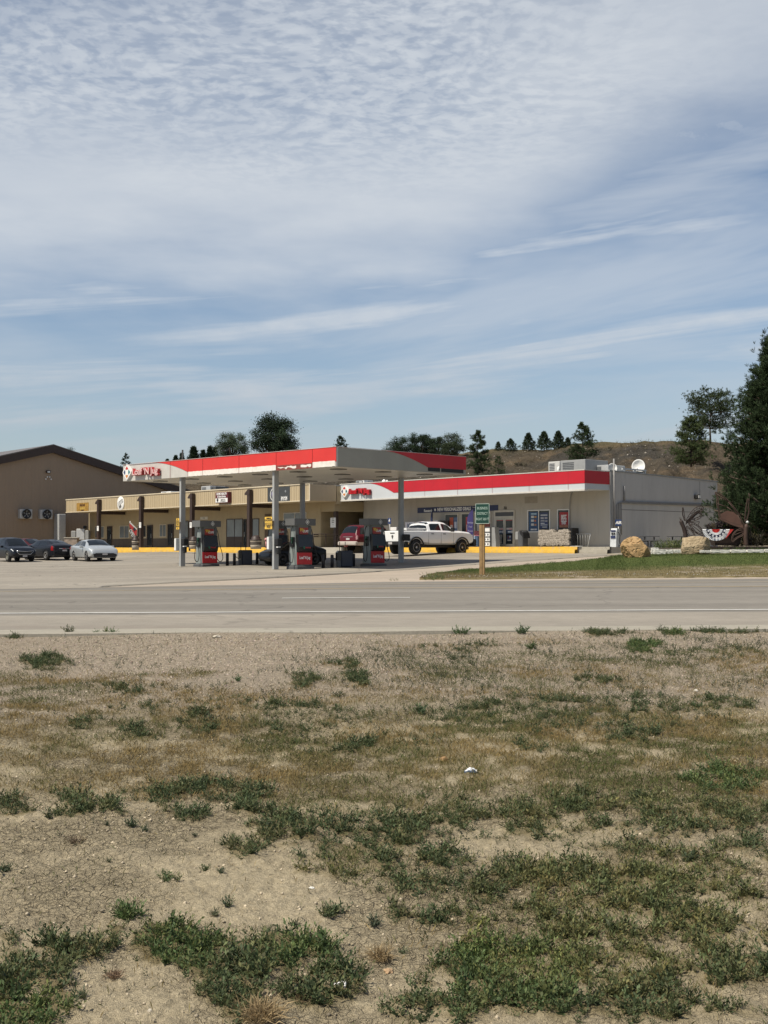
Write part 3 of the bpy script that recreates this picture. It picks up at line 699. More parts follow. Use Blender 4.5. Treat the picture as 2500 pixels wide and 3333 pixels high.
# pebbles
m_peb = attr_mat('pebble', .9)
def stones(P, s, col, name, label):
    n = len(P); o = np.array([[1, 0, 0], [0, 1, 0], [-1, 0, 0], [0, -1, 0], [0, 0, .7], [.3, .2, -.4]])
    a = rng.random(n) * 2 * PI; c, q = np.cos(a), np.sin(a); Rm = np.stack([np.stack([c, -q], -1), np.stack([q, c], -1)], 1)
    v = np.repeat(o[None], n, 0) * (1 + .45 * (rng.random((n, 6, 3)) - .5)); v[:, :, 1] *= (.55 + .4 * rng.random((n, 1)))
    v[:, :, :2] = np.einsum('nij,nkj->nki', Rm, v[:, :, :2]); v = v * s[:, None, None] + P[:, None, :]
    f0 = np.array([[0, 1, 4], [1, 2, 4], [2, 3, 4], [3, 0, 4], [1, 0, 5], [2, 1, 5], [3, 2, 5], [0, 3, 5]])
    f = (f0[None] + (np.arange(n) * 6)[:, None, None]).reshape(-1, 3)
    return tag(np_mesh(name, v.reshape(-1, 3), 3, m_peb, np.repeat(col, 6, 0), faces=f), label, 'gravel', kind='stuff')
def grav(X, Y, Z):
    yp = Y - RK * X; px, py = proj(X, Y, Z)
    return np.clip(sstep(9.3, 11.3, yp + (fbm(X, Y, 3) - .5) * 3) * (.35 + .65 * blobs([(560, 2140, 420, 70, 1), (1200, 2110, 600, 60, .8), (2000, 2120, 700, 60, .5)], px, py)), 0, 1)
Pp, _ = scatter_plot(60000, grav); n = len(Pp)
pc = np.array([[.42, .345, .275]]) * (.45 + .95 * rng.random((n, 1))) + (rng.random((n, 3)) - .5) * .05
stones(Pp, .004 + .010 * rng.random(n) ** 2, pc, 'gravel', 'pinkish loose gravel along the near side of the road')
Pp, _ = scatter_plot(40000, lambda X, Y, Z: .3 + .7 * fbm(X * 3, Y * 3, 2)); n = len(Pp)
pc = np.array([[.40, .335, .24]]) * (.35 + 1.1 * rng.random((n, 1)))
stones(Pp, .002 + .012 * rng.random(n) ** 5, pc, 'pebbles', 'small scattered pebbles on the cracked soil')
# twigs and straw lying flat
Pt, _ = scatter_plot(22000, lambda X, Y, Z: .25 + .6 * fbm(X * 2, Y * 2 + 7, 2)); n = len(Pt); a = rng.random(n) * 2 * PI
Pt[:, 2] += .006
tk = kites(Pt, np.c_[np.cos(a), np.sin(a), .12 * rng.random(n)], .015 + .05 * rng.random(n) ** 2, .0012, 0)
tag(np_mesh('straw', tk, 4, m_straw, np.array([[.34, .27, .17]]) * (.4 + .9 * rng.random((n, 1)))), 'dead stalks and straw lying flat on the soil', 'straw', kind='stuff')

# single weed plants that stand alone on bare ground
SOLO = [ # px, py of base, width px, height px, label, tint
 (418, 2978, 135, 62, 'leafy bright weed with upright pointed leaves alone on bare soil at mid left', (.075, .12, .042)),
 (742, 2945, 45, 42, 'small round grey-green weed just above the big weed mat', (.06, .085, .048)),
 (697, 2975, 50, 34, 'small dark weed touching its neighbour above the big weed mat', (.055, .075, .045)),
 (1077, 2975, 125, 52, 'sprawling weed with spread-out sprigs in the centre foreground', (.075, .105, .048)),
 (961, 3010, 60, 34, 'squat weed right of the big weed mat on cracked soil', (.055, .075, .045)),
 (1044, 3036, 62, 32, 'low spiky weed below the sprawling centre one', (.07, .10, .045)),
 (1221, 3008, 70, 40, 'grey weed at the left end of the thin weed row', (.06, .08, .052)),
 (542, 2858, 118, 36, 'wide flat weed clump alone on the pale bare soil', (.065, .10, .042)),
 (670, 2830, 62, 34, 'thin sprigged weed beside a smaller tight one', (.08, .105, .05)),
 (720, 2838, 34, 26, 'small tight weed right of the thin sprigged one', (.055, .08, .045)),
 (347, 2804, 42, 22, 'lone little weed on pale soil above the wide flat clump', (.055, .075, .04)),
 (20, 2832, 70, 40, 'dark weed clump cut by the left edge of the view', (.05, .075, .035)),
 (633, 2722, 32, 22, 'dark button-like weed alone under the green band', (.05, .07, .04)),
 (475, 2708, 36, 30, 'lowest of three small weeds in a cluster', (.055, .08, .045)),
 (428, 2692, 46, 38, 'middle and tallest of three small weeds in a cluster', (.055, .08, .042)),
 (350, 2686, 32, 22, 'small weed left of the cluster of three', (.05, .07, .04)),
 (162, 2656, 46, 46, 'upright dark weed standing alone on the far left', (.05, .075, .04)),
 (241, 2738, 92, 30, 'withered purplish brown weed on the bare soil', (.13, .095, .065)),
 (1314, 3096, 36, 36, 'small weed next to the tan grass tuft', (.07, .10, .05)),
 (2241, 2806, 88, 44, 'broad dark weed alone on bare soil at the right', (.055, .08, .042)),
 (1615, 2826, 50, 42, 'greyish weed at the tip of the right-hand weed mat', (.065, .085, .055)),
 (1700, 2063, 70, 42, 'tall leafy weed with pale leaves against the kerb strip', (.07, .11, .055)),
 (1499, 2064, 85, 34, 'broad green weed at the kerb strip near the middle', (.055, .10, .035)),
 (1574, 2064, 54, 20, 'low weed at the kerb strip right of the broad one', (.055, .095, .035)),
 (226, 2063, 46, 52, 'bushy weed with long stalks at the kerb strip on the left', (.08, .09, .055)),
 (343, 2063, 104, 26, 'flat bright weed at the kerb strip beside the stalky one', (.055, .10, .035)),
 (1728, 2112, 66, 34, 'round green weed just below the kerb strip', (.055, .095, .035)),
 (776, 2222, 44, 32, 'lone green weed on the gravel', (.06, .10, .04)),
 (1370, 2318, 92, 42, 'round green weed clump in the dry grass, centre', (.06, .095, .045)),
 (271, 3258, 50, 40, 'small weed at the edge of the bottom left mat', (.055, .075, .045))]
for px, py, w, h, lab, tint in SOLO:
    g = G(px, max(py, 2063)); k = g.y / F; wr = w * k / 2; hh = h * k * (.92 if py > 2100 else .78)
    m_ = max(3, int((w / 22) ** 1.4)); m_ = min(m_, 16); a = rng.random(m_) * 2 * PI; r_ = np.sqrt(rng.random(m_)) * max(wr - hh * .55, 0.005)
    P = np.c_[np.cos(a) * r_, np.sin(a) * r_, np.zeros(m_)]; P[0] = 0
    V_, c_ = weeds(P, np.full(m_, hh * 1.0) * (.8 + .35 * rng.random(m_)), 8, 8, tint, .9, .34, .17, .55, .3)
    o = np_mesh('weed_plant', V_, 4, m_leaf, c_); o.location = (g.x, g.y, float(plot_h(np.array(g.x), np.array(g.y))) - .004)
    tag(o, lab, 'weed', 'weeds growing alone on the plot')
def tuft(px, py, w, h, lab, col=(.36, .27, .15), nb=160):
    g = G(px, py); k = g.y / F; a = rng.random(nb) * 2 * PI; tl = rng.random(nb) * 1.1
    dr = np.c_[np.cos(a) * tl, np.sin(a) * tl, .5 + .3 * rng.random(nb)]
    P = np.c_[rng.normal(size=nb) * w * k * .10, rng.normal(size=nb) * w * k * .10, np.zeros(nb)]
    v = kites(P, dr, h * k * (.6 + .7 * rng.random(nb)), .0016, .25)
    o = np_mesh('grass_tuft', v, 4, m_straw, np.array([col]) * (.5 + .9 * rng.random((nb, 1)))); o.location = (g.x, g.y, float(plot_h(np.array(g.x), np.array(g.y)))); tag(o, lab, 'grass tuft', 'dry grass tufts')
tuft(1240, 3112, 110, 75, 'straw-coloured grass tuft left of the big green weed mat', nb=220)
tuft(850, 3338, 230, 110, 'large straw-coloured grass tuft at the bottom edge', nb=420)
tuft(375, 3180, 90, 42, 'small withered tuft on bare soil between weed mats', (.26, .18, .12), 140)
tuft(985, 3262, 100, 40, 'reddish dry tuft in a gap of the big weed mat', (.24, .17, .10), 160)
# litter and stones lying about
def lump(name, px, py, w, h, col, lab, cat, seed=0, parent=None):
    g = G(px, py); k = g.y / F; bm = bmesh.new(); bmesh.ops.create_icosphere(bm, subdivisions=3, radius=1)
    for v in bm.verts:
        n_ = mnoise.noise(v.co * 1.3 + Vector((seed, 3, 1))) ; v.co *= 1 + .35 * n_ + .12 * mnoise.noise(v.co * 4 + Vector((seed, 0, 0)))
        v.co = Vector((v.co.x * w * k / 2, v.co.y * w * k * .38, max(v.co.z, -.35) * h * k * .62))
    me = bpy.data.meshes.new(name); bm.to_mesh(me); bm.free(); me.materials.append(M(name + '_stone_%d' % seed, col, .9, var=.25, scale=30, bump=.5, bscale=80))
    o = link(name, me, None, (g.x, g.y, float(plot_h(np.array(g.x), np.array(g.y))) + h * k * .2)); o.rotation_euler.z = seed; return tag(o, lab, cat)
lump('stone', 1445, 2476, 32, 18, (.30, .18, .08), 'orange-brown stone lying in the dry grass', 'stone', 1)
lump('stone', 2265, 2250, 18, 9, (.55, .50, .42), 'pale stone on the soil at the right, below the kerb strip', 'stone', 5)
lump('stone', 2155, 2703, 18, 10, (.62, .60, .55), 'whitish stone at the right edge of the weed band', 'stone', 6)
lump('stone', 488, 3310, 16, 11, (.52, .46, .36), 'pale pebble near the bottom edge on bare soil', 'stone', 7)
lump('stone', 1265, 3148, 36, 14, (.42, .28, .16), 'flat tan stone below the straw tuft', 'stone', 8)
lump('stone', 1015, 2892, 20, 8, (.66, .64, .58), 'flat white chip of stone in the middle of the bare soil', 'stone', 9)
lump('stone', 705, 2034 + 40, 34, 10, (.45, .40, .32), 'flat slab of stone near the kerb strip', 'stone', 11)
g = G(1368, 2655); k = g.y / F
mb = MB(); mb.lathe([(15 * k, 0), (16 * k, 2 * k), (15.5 * k, 14 * k), (14 * k, 16 * k), (5 * k, 15 * k)], seg=24)
tag(mb.build('plug', M('weathered_wood', (.17, .12, .07), .9, var=.3, scale=60), None, (g.x, g.y, g.z - .005)), 'squat brown round plug sitting in the soil', 'plug')
g = G(1533, 2512); k = g.y / F
def crumple(seed, w, d, h, m):
    mb = MB(); nx, ny = 12, 9; vs = []
    for j in range(ny):
        for i in range(nx):
            u, v = i / (nx - 1) - .5, j / (ny - 1) - .5
            z = h * (1 - (2 * abs(u)) ** 2.5) * (1 - (2 * abs(v)) ** 2) + h * .55 * mnoise.noise(Vector((u * 5, v * 5, seed)))
            vs.append((u * w, v * d, max(z, -h * .05)))
    mb.faces(vs, [(j * nx + i, j * nx + i + 1, (j + 1) * nx + i + 1, (j + 1) * nx + i) for j in range(ny - 1) for i in range(nx - 1)]); return mb
t_ = thing('crushed_cup', 'crushed white and dark blue paper cup lying in the dry grass', 'litter', g, .2)
crumple(3, 46 * k, 34 * k, 9 * k, 0).build('cup_wall', M('blue_print', (.05, .08, .13), .5, var=.3, scale=90), t_)
crumple(8, 40 * k, 18 * k, 12 * k, 0).build('cup_rim', M('white_paper', (.72, .73, .74), .6), t_, (-.0, -10 * k * .2, .004))
g = G(1107, 3222); k = g.y / F
mb = MB(); pts = [(math.cos(a) * 17 * k, math.sin(a) * 22 * k, 4 * k + 5 * k * math.sin(a * 2)) for a in np.linspace(-.6, 4.6, 18)]; mb.tube(pts, 3.6 * k, 8)
tag(mb.build('plastic_ring', M('white_plastic', (.75, .74, .72), .4), None, (g.x, g.y, g.z + .015)), 'white broken plastic ring beside the green weeds', 'litter')
# lawn grass
def scatter_band(n):
    a = lawnA.copy(); b = lawnB.copy(); b[:, 1] += .6 * (rng.random(160) - .3); u = rng.random(n) * 90; t = rng.random(n)[:, None]
    i = u.astype(int); f = (u - i)[:, None]; A_ = a[i] * (1 - f) + a[i + 1] * f; B_ = b[i] * (1 - f) + b[i + 1] * f
    P = A_ * (1 - t) + B_ * t; return np.c_[P, lot_z(P[:, 0], P[:, 1]) + .03]
Pl = scatter_band(70000); n = len(Pl); a = rng.random(n) * 2 * PI
dd = Pl[:, 1] - .22 * Pl[:, 0] + (fbm(Pl[:, 0] * .5, Pl[:, 1] * .5, 3) - .5) * 9; g_ = sstep(48.5, 54.5, dd)[:, None]
keep = rng.random(n) < .35 + .65 * g_[:, 0]; 
lk = kites(Pl, np.c_[np.cos(a) * .4, np.sin(a) * .4, np.ones(n)], .05 + .05 * rng.random(n), .006, .1).reshape(n, 4, 3)[keep].reshape(-1, 3)
lc = (np.array([[.21, .165, .085]]) * (1 - g_) + np.array([[.08, .108, .032]]) * g_) * (.6 + .8 * rng.random((n, 1)))
tag(np_mesh('lawn_grass', lk, 4, m_straw, lc[keep]), 'short lawn grass, green uphill and dry beside the road', 'grass', kind='stuff')
Pd = scatter_band(1500); Pd = Pd[(Pd[:, 1] - .22 * Pd[:, 0] < 48.5)][:240]; n = len(Pd)   # white flower heads
dk = kites(Pd + [0, 0, .06], rng.normal(size=(n, 3)), .03, .014)
tag(np_mesh('white_flowers', dk, 4, m_straw, np.full((n, 3), .6)), 'small white flower heads in the lawn edge by the road', 'flowers', kind='stuff')
# weeds on the gravel verge
P = np.array([G(x, y)[:] for x, y in [(1385, 1891), (1405, 1890), (1420, 1889), (1440, 1890), (1395, 1888), (1412, 1892), (1430, 1886)]]); 
V_, c_ = weeds(P, np.full(len(P), .34), 9, 8, (.10, .135, .05), .6, .3, .10)
tag(np_mesh('roadside_weeds', V_, 4, m_leaf, c_), 'light green grassy weeds at the left tip of the lawn', 'weeds', kind='stuff')
P = np.array([G(x, y)[:] for x, y in [(1272, 1891), (1284, 1892), (1294, 1891)]]); V_, c_ = weeds(P, np.full(3, .14), 9, 7, (.12, .14, .06), .9, .3, .10)
tag(np_mesh('roadside_weeds', V_, 4, m_leaf, c_), 'tiny weed patch alone on the gravel verge', 'weeds', kind='stuff')
# ================================================================ BUILDINGS
m_tanfas = ribbed('tan_ribbed_panel', (.42, .335, .21), .61, .02, .7, .05, .12, width=.9)
m_tanwall = ribbed('tan_wall', (.34, .27, .163), 1.2, .006, .8, .06, .2, width=.95)
m_tantrim = M('tan_trim', (.55, .47, .34), .6)
m_wains = M('dark_wainscot', (.075, .058, .045), .8, dirt=.2)
m_brown = M('dark_brown_paint', (.038, .022, .017), .55, var=.2)
m_glass = M('dark_glass', (.022, .027, .03), .12, var=.15, scale=.6, spec=.5)
m_blind = M('window_with_blinds', (.16, .18, .185), .25, var=.25, scale=.8, spec=.6)
m_frame = M('pale_window_frame', (.52, .48, .40), .5)
m_white = M('white_paint', (.72, .71, .68), .5, var=.05)
m_storewall = ribbed('store_wall', (.41, .375, .32), 1.22, .010, .85, .07, .30, width=.96, dcol=(.27, .24, .2))
m_storeside = ribbed('store_side_wall', (.50, .475, .445), 1.22, .010, .85, .07, .30, axis=1, width=.96, dcol=(.30, .28, .26))
m_red = M('red_sheet', (.45, .010, .020), .42, var=.10, scale=.9, dirt=.12, dcol=(.25, .03, .03))
m_redc = M('sun_faded_red', (.60, .034, .028), .42, var=.08, scale=.9, dirt=.12, dcol=(.45, .08, .06))
m_band = M('pale_grey_band', (.50, .52, .53), .45, var=.05, scale=1)
m_peel = M('weathered_white_band', (.72, .68, .62), .7, var=.12, scale=4, dirt=.25, dcol=(.35, .2, .15))
m_rust = M('rusty_band', (.20, .04, .03), .8, var=.3, scale=9, dirt=.10, dcol=(.75, .6, .55))
m_cangrey = M('canopy_grey', (.50, .48, .44), .5, var=.10, scale=1.2, dirt=.35, dcol=(.3, .29, .27))
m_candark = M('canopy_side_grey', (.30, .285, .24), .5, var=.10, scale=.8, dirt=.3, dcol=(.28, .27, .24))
m_soffit = ribbed('canopy_soffit', (.60, .57, .50), .30, .015, .32, .10, .3, axis=0, width=.9)
m_black = M('black', (.012, .012, .013), .6)
m_blackgl = M('black_gloss', (.014, .014, .016), .25)
m_galv = M('galvanised', (.50, .50, .49), .45, .4, var=.12, scale=5)
m_greymet = M('grey_metal', (.30, .30, .29), .5, .2, var=.1)
m_dgrey = M('dark_grey', (.075, .077, .08), .55)
m_yel = M('yellow_kerb_paint', (.62, .37, .045), .75, var=.18, scale=2.5, bump=.3, bscale=20, dirt=.85, dcol=(.42, .33, .18))
m_walk = M('pavement_concrete', (.40, .37, .31), .9, var=.12, scale=2, bump=.3)
m_navy = M('navy_print', (.018, .028, .085), .5, var=.3, scale=3)
m_letw = M('white_lettering', (.75, .74, .72), .6, var=.02)
m_letb = M('black_lettering', (.02, .018, .016), .6)

def panel(mb, x0, x1, y0, y1, z0, z1, m): mb.mat(m); mb.box(x0, x1, y0, y1, z0, z1); return mb
def window(parent, x0, x1, z0, z1, y, name='window', glass=m_blind, frame=m_frame, fw=.06, mull=0, base=0.):
    """frame proud of the wall plane y (outside is -y); the pane is a sub-part"""
    mb = MB(); d = .05
    mb.box(x0, x0 + fw, y - d, y - .002, z0, z1); mb.box(x1 - fw, x1, y - d, y - .002, z0, z1)
    mb.box(x0 + fw, x1 - fw, y - d, y - .002, z1 - fw, z1); mb.box(x0 + fw, x1 - fw, y - d, y - .002, z0, z0 + fw)
    for k in range(mull):
        xm = x0 + (x1 - x0) * (k + 1) / (mull + 1); mb.box(xm - fw * .4, xm + fw * .4, y - d, y - .002, z0 + fw, z1 - fw)
    if base: mb.box(x0 + fw, x1 - fw, y - d * .8, y - .002, z0 + fw, z0 + base)
    f = mb.build(name, frame, parent)
    g_ = MB(); g_.box(x0 + fw, x1 - fw, y - .020, y - .004, z0 + fw + (base - fw if base else 0), z1 - fw)
    g_.build('pane', glass, f); return f
def poster(parent, x0, x1, z0, z1, y, col, bars=(), name='poster', rough=.5):
    o = MB(); o.mat(M('poster_%d_%d_%d' % tuple(int(c * 99) for c in col), col, rough, var=.3, scale=2.5)); o.box(x0, x1, y - .008, y, z0, z1)
    for (a, b, c, d, cc) in bars:
        o.mat(M('print_%d_%d_%d' % tuple(int(q * 99) for q in cc), cc, .6, var=.2, scale=12)); w, h = x1 - x0, z1 - z0
        o.box(x0 + a * w, x0 + b * w, y - .012, y - .008, z0 + c * h, z0 + d * h)
    return o.build(name, None, parent)
def diamond(parent, x, y, z, s, th=.12, plain=False):
    """white rounded diamond board with four coloured petals, facing -y"""
    def rr(h, k, n=5):
        pts = []; c = h * (1 - k)
        for q in range(4):
            a0 = q * PI / 2 - PI / 4
            cx_, cz_ = c * math.cos(q * PI / 2), c * math.sin(q * PI / 2)
            for i in range(n): a = a0 + (PI / 2) * i / (n - 1); pts.append((x + cx_ + h * k * math.cos(a), z + cz_ + h * k * math.sin(a)))
        return pts
    mb = MB(); mb.mat(m_white); mb.prism(rr(s, .22), y - th, y)
    board = mb.build('logo_board', None, parent)
    cols = [(.50, .035, .03), (.03, .05, .13), (.55, .20, .05), (.02, .16, .18)] if not plain else [(.02,) * 3] * 4
    dirs = [(0, 1), (-1, 0), (0, -1), (1, 0)]; mb = MB()
    for (dx_, dz_), c in zip(dirs, cols):
        mb.mat(M('petal_%d_%d_%d' % tuple(int(q * 99) for q in c), c, .5))
        k = .80 * s; pts = []
        tipx, tipz = x + dx_ * k, z + dz_ * k ; px_, pz_ = -dz_, dx_
        w = .36 * s
        A_ = (x + dx_ * (k - w) + px_ * w, z + (dz_ * (k - w) + pz_ * w) ); B_ = (x + dx_ * (k - w) - px_ * w, z + (dz_ * (k - w) - pz_ * w) )
        for i in range(7):
            t = i / 6; qx = A_[0] * (1 - t) + B_[0] * t - dx_ * .10 * s * math.sin(PI * t); qz = A_[1] * (1 - t) + B_[1] * t - dz_ * .10 * s * math.sin(PI * t) ; pts.append((qx, qz))
        mb.prism([(tipx, tipz)] + pts, y - th - .006, y - th)
    mb.build('petals', None, board); return board

# ---- pavements with the two-step yellow kerb
def pavement(name, fr, x0, x1, y0, y1, z, yellow=True, ycol=None, zb=-.6):
    mb = MB(); mb.box(x0, x1, y0 + .16, y1, zb, z); tag(mb.build(name, m_walk, None, (*fr.o, 0), fr.a), kind='structure')
    if yellow:
        n = max(2, int((x1 - x0) / .6)); vs_ = []; mb = MB()
        prof = [(y0 + .16, zb), (y0 + .16, z + .012), (y0 + .0, z + .008), (y0 - .02, z - .15), (y0 - .22, z - .165), (y0 - .25, z - .33), (y0 - .25, zb)]
        for i in range(n + 1):
            x = x0 + (x1 - x0) * i / n
            for a, b in prof: vs_.append((x, a + .008 * math.sin(i * 2.1), b + (.006 * math.sin(i * 1.3 + a) if b > zb else 0)))
        k = len(prof); mb.faces(vs_, [(i * k + j, (i + 1) * k + j, (i + 1) * k + j + 1, i * k + j + 1) for i in range(n) for j in range(k - 1)])
        tag(mb.build('kerb', ycol or m_yel, None, (*fr.o, 0), fr.a), kind='structure')
TXR = TAN.lx(750, -1, .1)
pavement('pavement', TAN, -36.5, TAN.lx(868, -1), -1.0, 2.5, .13)
pavement('pavement', TAN, TAN.lx(868, -1) + .01, TAN.lx(1160, .8), -.6, 9, .13, False)
XR = STORE.lx(1700, -4.0)
pavement('pavement', STORE, STORE.lx(1195, -4.0), STORE.lx(1872, -4.0), -3.8, 0.0, SW_Z)
pavement('pavement', STORE, STORE.lx(1872, -4.0) + .01, 2.6, -3.4, 9.5, SW_Z - .01, True, m_conc)

# ---- brown metal hall on the left
BRN = Frame(at(215, 1700, 124).x, 124, math.atan2(.65, .76))
def bx_(px, z=3): return BRN.lx(px, 0, z)
ax_ = bx_(166); axz = BRN.z(ax_, 0, 1466)
exr = bx_(596); ezr = BRN.z(exr, 0, 1607); run = exr - ax_; exl = ax_ - run; ezl = ezr
t_ = thing('metal_hall', 'large brown metal hall with low gable roof behind the parked cars', 'building', (*BRN.o, 0), BRN.a)
m_hall = ribbed('brown_ribbed_steel', (.27, .197, .135), .9, .008, .6, .05, .12, width=.8)
mb = MB(); mb.prism([(exl, -.5), (exl, ezl), (ax_, axz), (exr, ezr), (exr, -.5)], 0, 45)
x = exl + .15
while x < exr:
    zt_ = (ezl + (axz - ezl) * (x - exl) / run if x < ax_ else axz - (axz - ezr) * (x - ax_) / run) - .12; mb.box(x, x + .04, -.008, .0005, -.5, zt_); x += .33
mb.build('wall', m_hall, t_)
mb = MB(); th = .95
for (xa, za, xb, zb) in ((exl - 1.0, ezl - .25, ax_, axz), (ax_, axz, exr + 1.2, ezr - .33)):
    mb.prism([(xa, za - th * .25), (xb, zb - th * .25 + (.0)), (xb, zb + th * .62), (xa, za + th * .62)], -.45, -.05)
mb.build('rake_trim', m_brown, t_)
mb = MB()
for (xa, za, xb, zb) in ((exl - 1.0, ezl - .25, ax_, axz), (ax_, axz, exr + 1.2, ezr - .33)):
    mb.prism([(xa, za + .5), (xb, zb + .5), (xb, zb + .57), (xa, za + .57)], -.5, 45)
mb.build('roof', ribbed('roof_steel', (.13, .115, .105), .6, .03, .45, axis=1), t_)
mb = MB(); mb.box(exl, ax_ + 5.6, -.06, -.004, -.6, BRN.z(ax_, 0, 1768)); mb.build('base_band', M('beige_base', (.42, .36, .27), .8), t_)
zf = BRN.z(ax_, 0, 1675)
for px in (78, 144):
    x = bx_(px); f = thing('wall_fan', ('left' if px < 100 else 'right') + ' one of two round exhaust fans high on the brown hall', 'fan', BRN.w(x, 0, zf), BRN.a, 'exhaust fans on the brown hall')
    mb = MB(); mb.box(-.62, .62, -.55, -.01, -.46, .46, bev=.03); mb.build('fan_housing', m_galv, f)
    mb = MB(); mb.lathe([(.44, -.60), (.47, -.66), (.40, -.66), (.36, -.57), (.1, -.565)], axis='y', seg=28); mb.build('fan_ring', m_black, f)
    mb = MB()
    for k in range(5):
        a = k * 2 * PI / 5; c, s = math.cos(a), math.sin(a); mb.faces([(c * .06 - s * .05, -.60, s * .06 + c * .05), (c * .33 - s * .11, -.62, s * .33 + c * .11), (c * .35 + s * .05, -.585, s * .35 - c * .05), (c * .06 + s * .05, -.585, s * .06 - c * .05)], [(0, 1, 2, 3)])
    mb.lathe([(.07, -.57), (.07, -.64)], axis='y', seg=12); mb.build('fan_blades', m_greymet, f)
x = bx_(154); t2 = thing('wall_light', 'small lamp under the gable of the brown hall', 'lamp', BRN.w(x, 0, BRN.z(x, 0, 1536)), BRN.a)
mb = MB(); mb.box(-.22, .22, -.25, -.0, -.12, .13, bev=.03); mb.build('lamp_housing', m_brown, t2)
mb = MB(); mb.box(-.14, .14, -.27, -.252, -.09, .06); mb.build('lamp_glass', M('lamp_glass', (.6, .6, .58), .2), t2)
x = bx_(156); mb = MB()
for k in range(4): mb.tube([(x + (-.12, .12, -.28, .28)[k], -.05, BRN.z(x, 0, (1553, 1553, 1560, 1560)[k])), (x + (-.12, .12, -.28, .28)[k], -.12, BRN.z(x, 0, (1553, 1553, 1560, 1560)[k]) + .02)], [.08, .06], 8)
o = mb.build('pipe_vents', m_white, None, (*BRN.o, 0), BRN.a); tag(o, 'cluster of small white vent pipes on the gable wall', 'vents')
x0, x1 = bx_(183), bx_(198); o = MB().box(x0 - .25, x1, -1.1, -.01, -.4, BRN.z(x0, 0, 1674), bev=.04)
o = o.build('air_duct', m_galv, None, (*BRN.o, 0), BRN.a); tag(o, 'tall pale metal duct standing against the brown hall', 'duct')
# cabinets and low stone wall between the hall and the shops
def outbox(name, px0, px1, py0, py1, Y, dep, mat, label, cat, bev=.04, rot=0):
    a = at(px0, py1, Y); b = at(px1, py0, Y); w = (b.x - a.x) / 2; mb = MB(); mb.box(-w, w, 0, dep, 0, b.z - a.z, bev=bev)
    o = mb.build(name, mat, None, ((a.x + b.x) / 2, Y, a.z), rot); return tag(o, label, cat)
outbox('utility_cabinet', 248, 276, 1721, 1757, 119, 1.2, m_galv, 'grey utility cabinet beside the brown hall wall', 'cabinet')
outbox('transformer_box', 231, 247, 1728, 1750, 120.5, 1.0, m_greymet, 'small grey box left of the utility cabinet', 'cabinet')
outbox('utility_cabinet', 277, 289, 1726, 1756, 118, .8, m_greymet, 'narrow grey cabinet at the corner of the shop row', 'cabinet')
outbox('condenser_unit', 270, 279, 1711, 1727, 120.2, .7, m_black, 'small dark machine on top behind the utility cabinet', 'machine')
t2 = thing('stone_wall', 'low rubble stone wall with pale cap beside the brown hall', 'wall', at(230, 1780, 113.0), -.15)
k = 113 / F; mb = MB(); mb.box(-22 * k, 22 * k, 0, .5, 0, 28 * k); mb.build('stonework', M('rubble_stone', (.24, .19, .15), .95, var=.55, scale=2.4, bump=1, bscale=5), t2)
mb = MB(); mb.box(-24 * k, 24 * k, -.06, .56, 28 * k + .003, 31 * k, bev=.02); mb.build('cap', m_conc, t2)
outbox('low_wall', 95, 178, 1766, 1786, 116, .4, M('dark_block', (.07, .06, .05), .9, var=.4, scale=3), 'dark low block wall behind the dark sedan', 'wall')

# ---- tan shop row
t_ = thing('shop_row', 'long tan single-storey shop row with deep ribbed fascia and brown posts', 'building', (*TAN.o, 0), TAN.a)
FL = TAN.lx(215, 0, 3); FZ0, FZ1 = 3.50, 4.68; WL = TAN.lx(289, 2.45, 3); WR = TAN.lx(1044, 2.45, 2)
mb = MB(); mb.box(FL, 0, 0, 2.40, FZ0, FZ1)
x = FL + .1
while x < -.1: mb.box(x, x + .03, -.018, .0005, FZ0 + .06, FZ1 - .003); x += .305
mb.build('fascia', m_tanfas, t_)
mb = MB(); mb.box(FL - .05, .05, -.05, .25, FZ1 + .002, FZ1 + .09); mb.box(-.06, .05, -.05, -.002, FZ0, FZ1); mb.box(FL - .03, .04, -.04, -.002, FZ0 - .02, FZ0 + .05); mb.build('fascia_trim', m_tantrim, t_)
mb = MB(); mb.box(WL, WR, 2.45, 14, -.4, FZ1 - .05); mb.box(WR + .002, 0.02, 2.46, 2.9, 3.30, FZ1 - .06); mb.build('wall', m_tanwall, t_)
mb = MB(); mb.box(FL + .2, 0, 2.41, 15, FZ1 - .04, FZ1 + .02); mb.build('roof', m_greymet, t_)
wz = .95; segs = [(289, 349), (367, 479), (499, 546), (567, 596)]
for a, b in segs: MB().box(TAN.lx(a, 2.45) , TAN.lx(b, 2.45), 2.42, 2.448, .13, wz).build('wainscot', m_wains, t_)
def tz(px, py, ly=2.45): return TAN.z(TAN.lx(px, ly, 1.5), ly, py)
for (a, b, c, d, g_, mu, ba) in ((310, 340, 1713, 1752, m_blind, 0, 0), (390, 421, 1711, 1752, m_blind, 1, 0), (448, 477, 1709, 1750, m_glass, 1, 0), (520, 542, 1707, 1748, m_blind, 1, 0),
        (597, 614, 1695, 1781, m_blind, 0, .85), (616, 645, 1695, 1781, m_blind, 1, .85), (738, 791, 1689, 1781, m_blind, 1, .85), (822, 844, 1688, 1781, m_blind, 0, .85), (924, 998, 1668, 1722, m_blind, 1, 0)):
    window(t_, TAN.lx(a, 2.45, 1.5), TAN.lx(b, 2.45, 1.5), tz(a, d), tz((a + b) / 2, c), 2.45, glass=g_, mull=mu, base=ba, frame=m_frame if c < 1672 else m_brown if ba else m_tantrim, fw=.05)
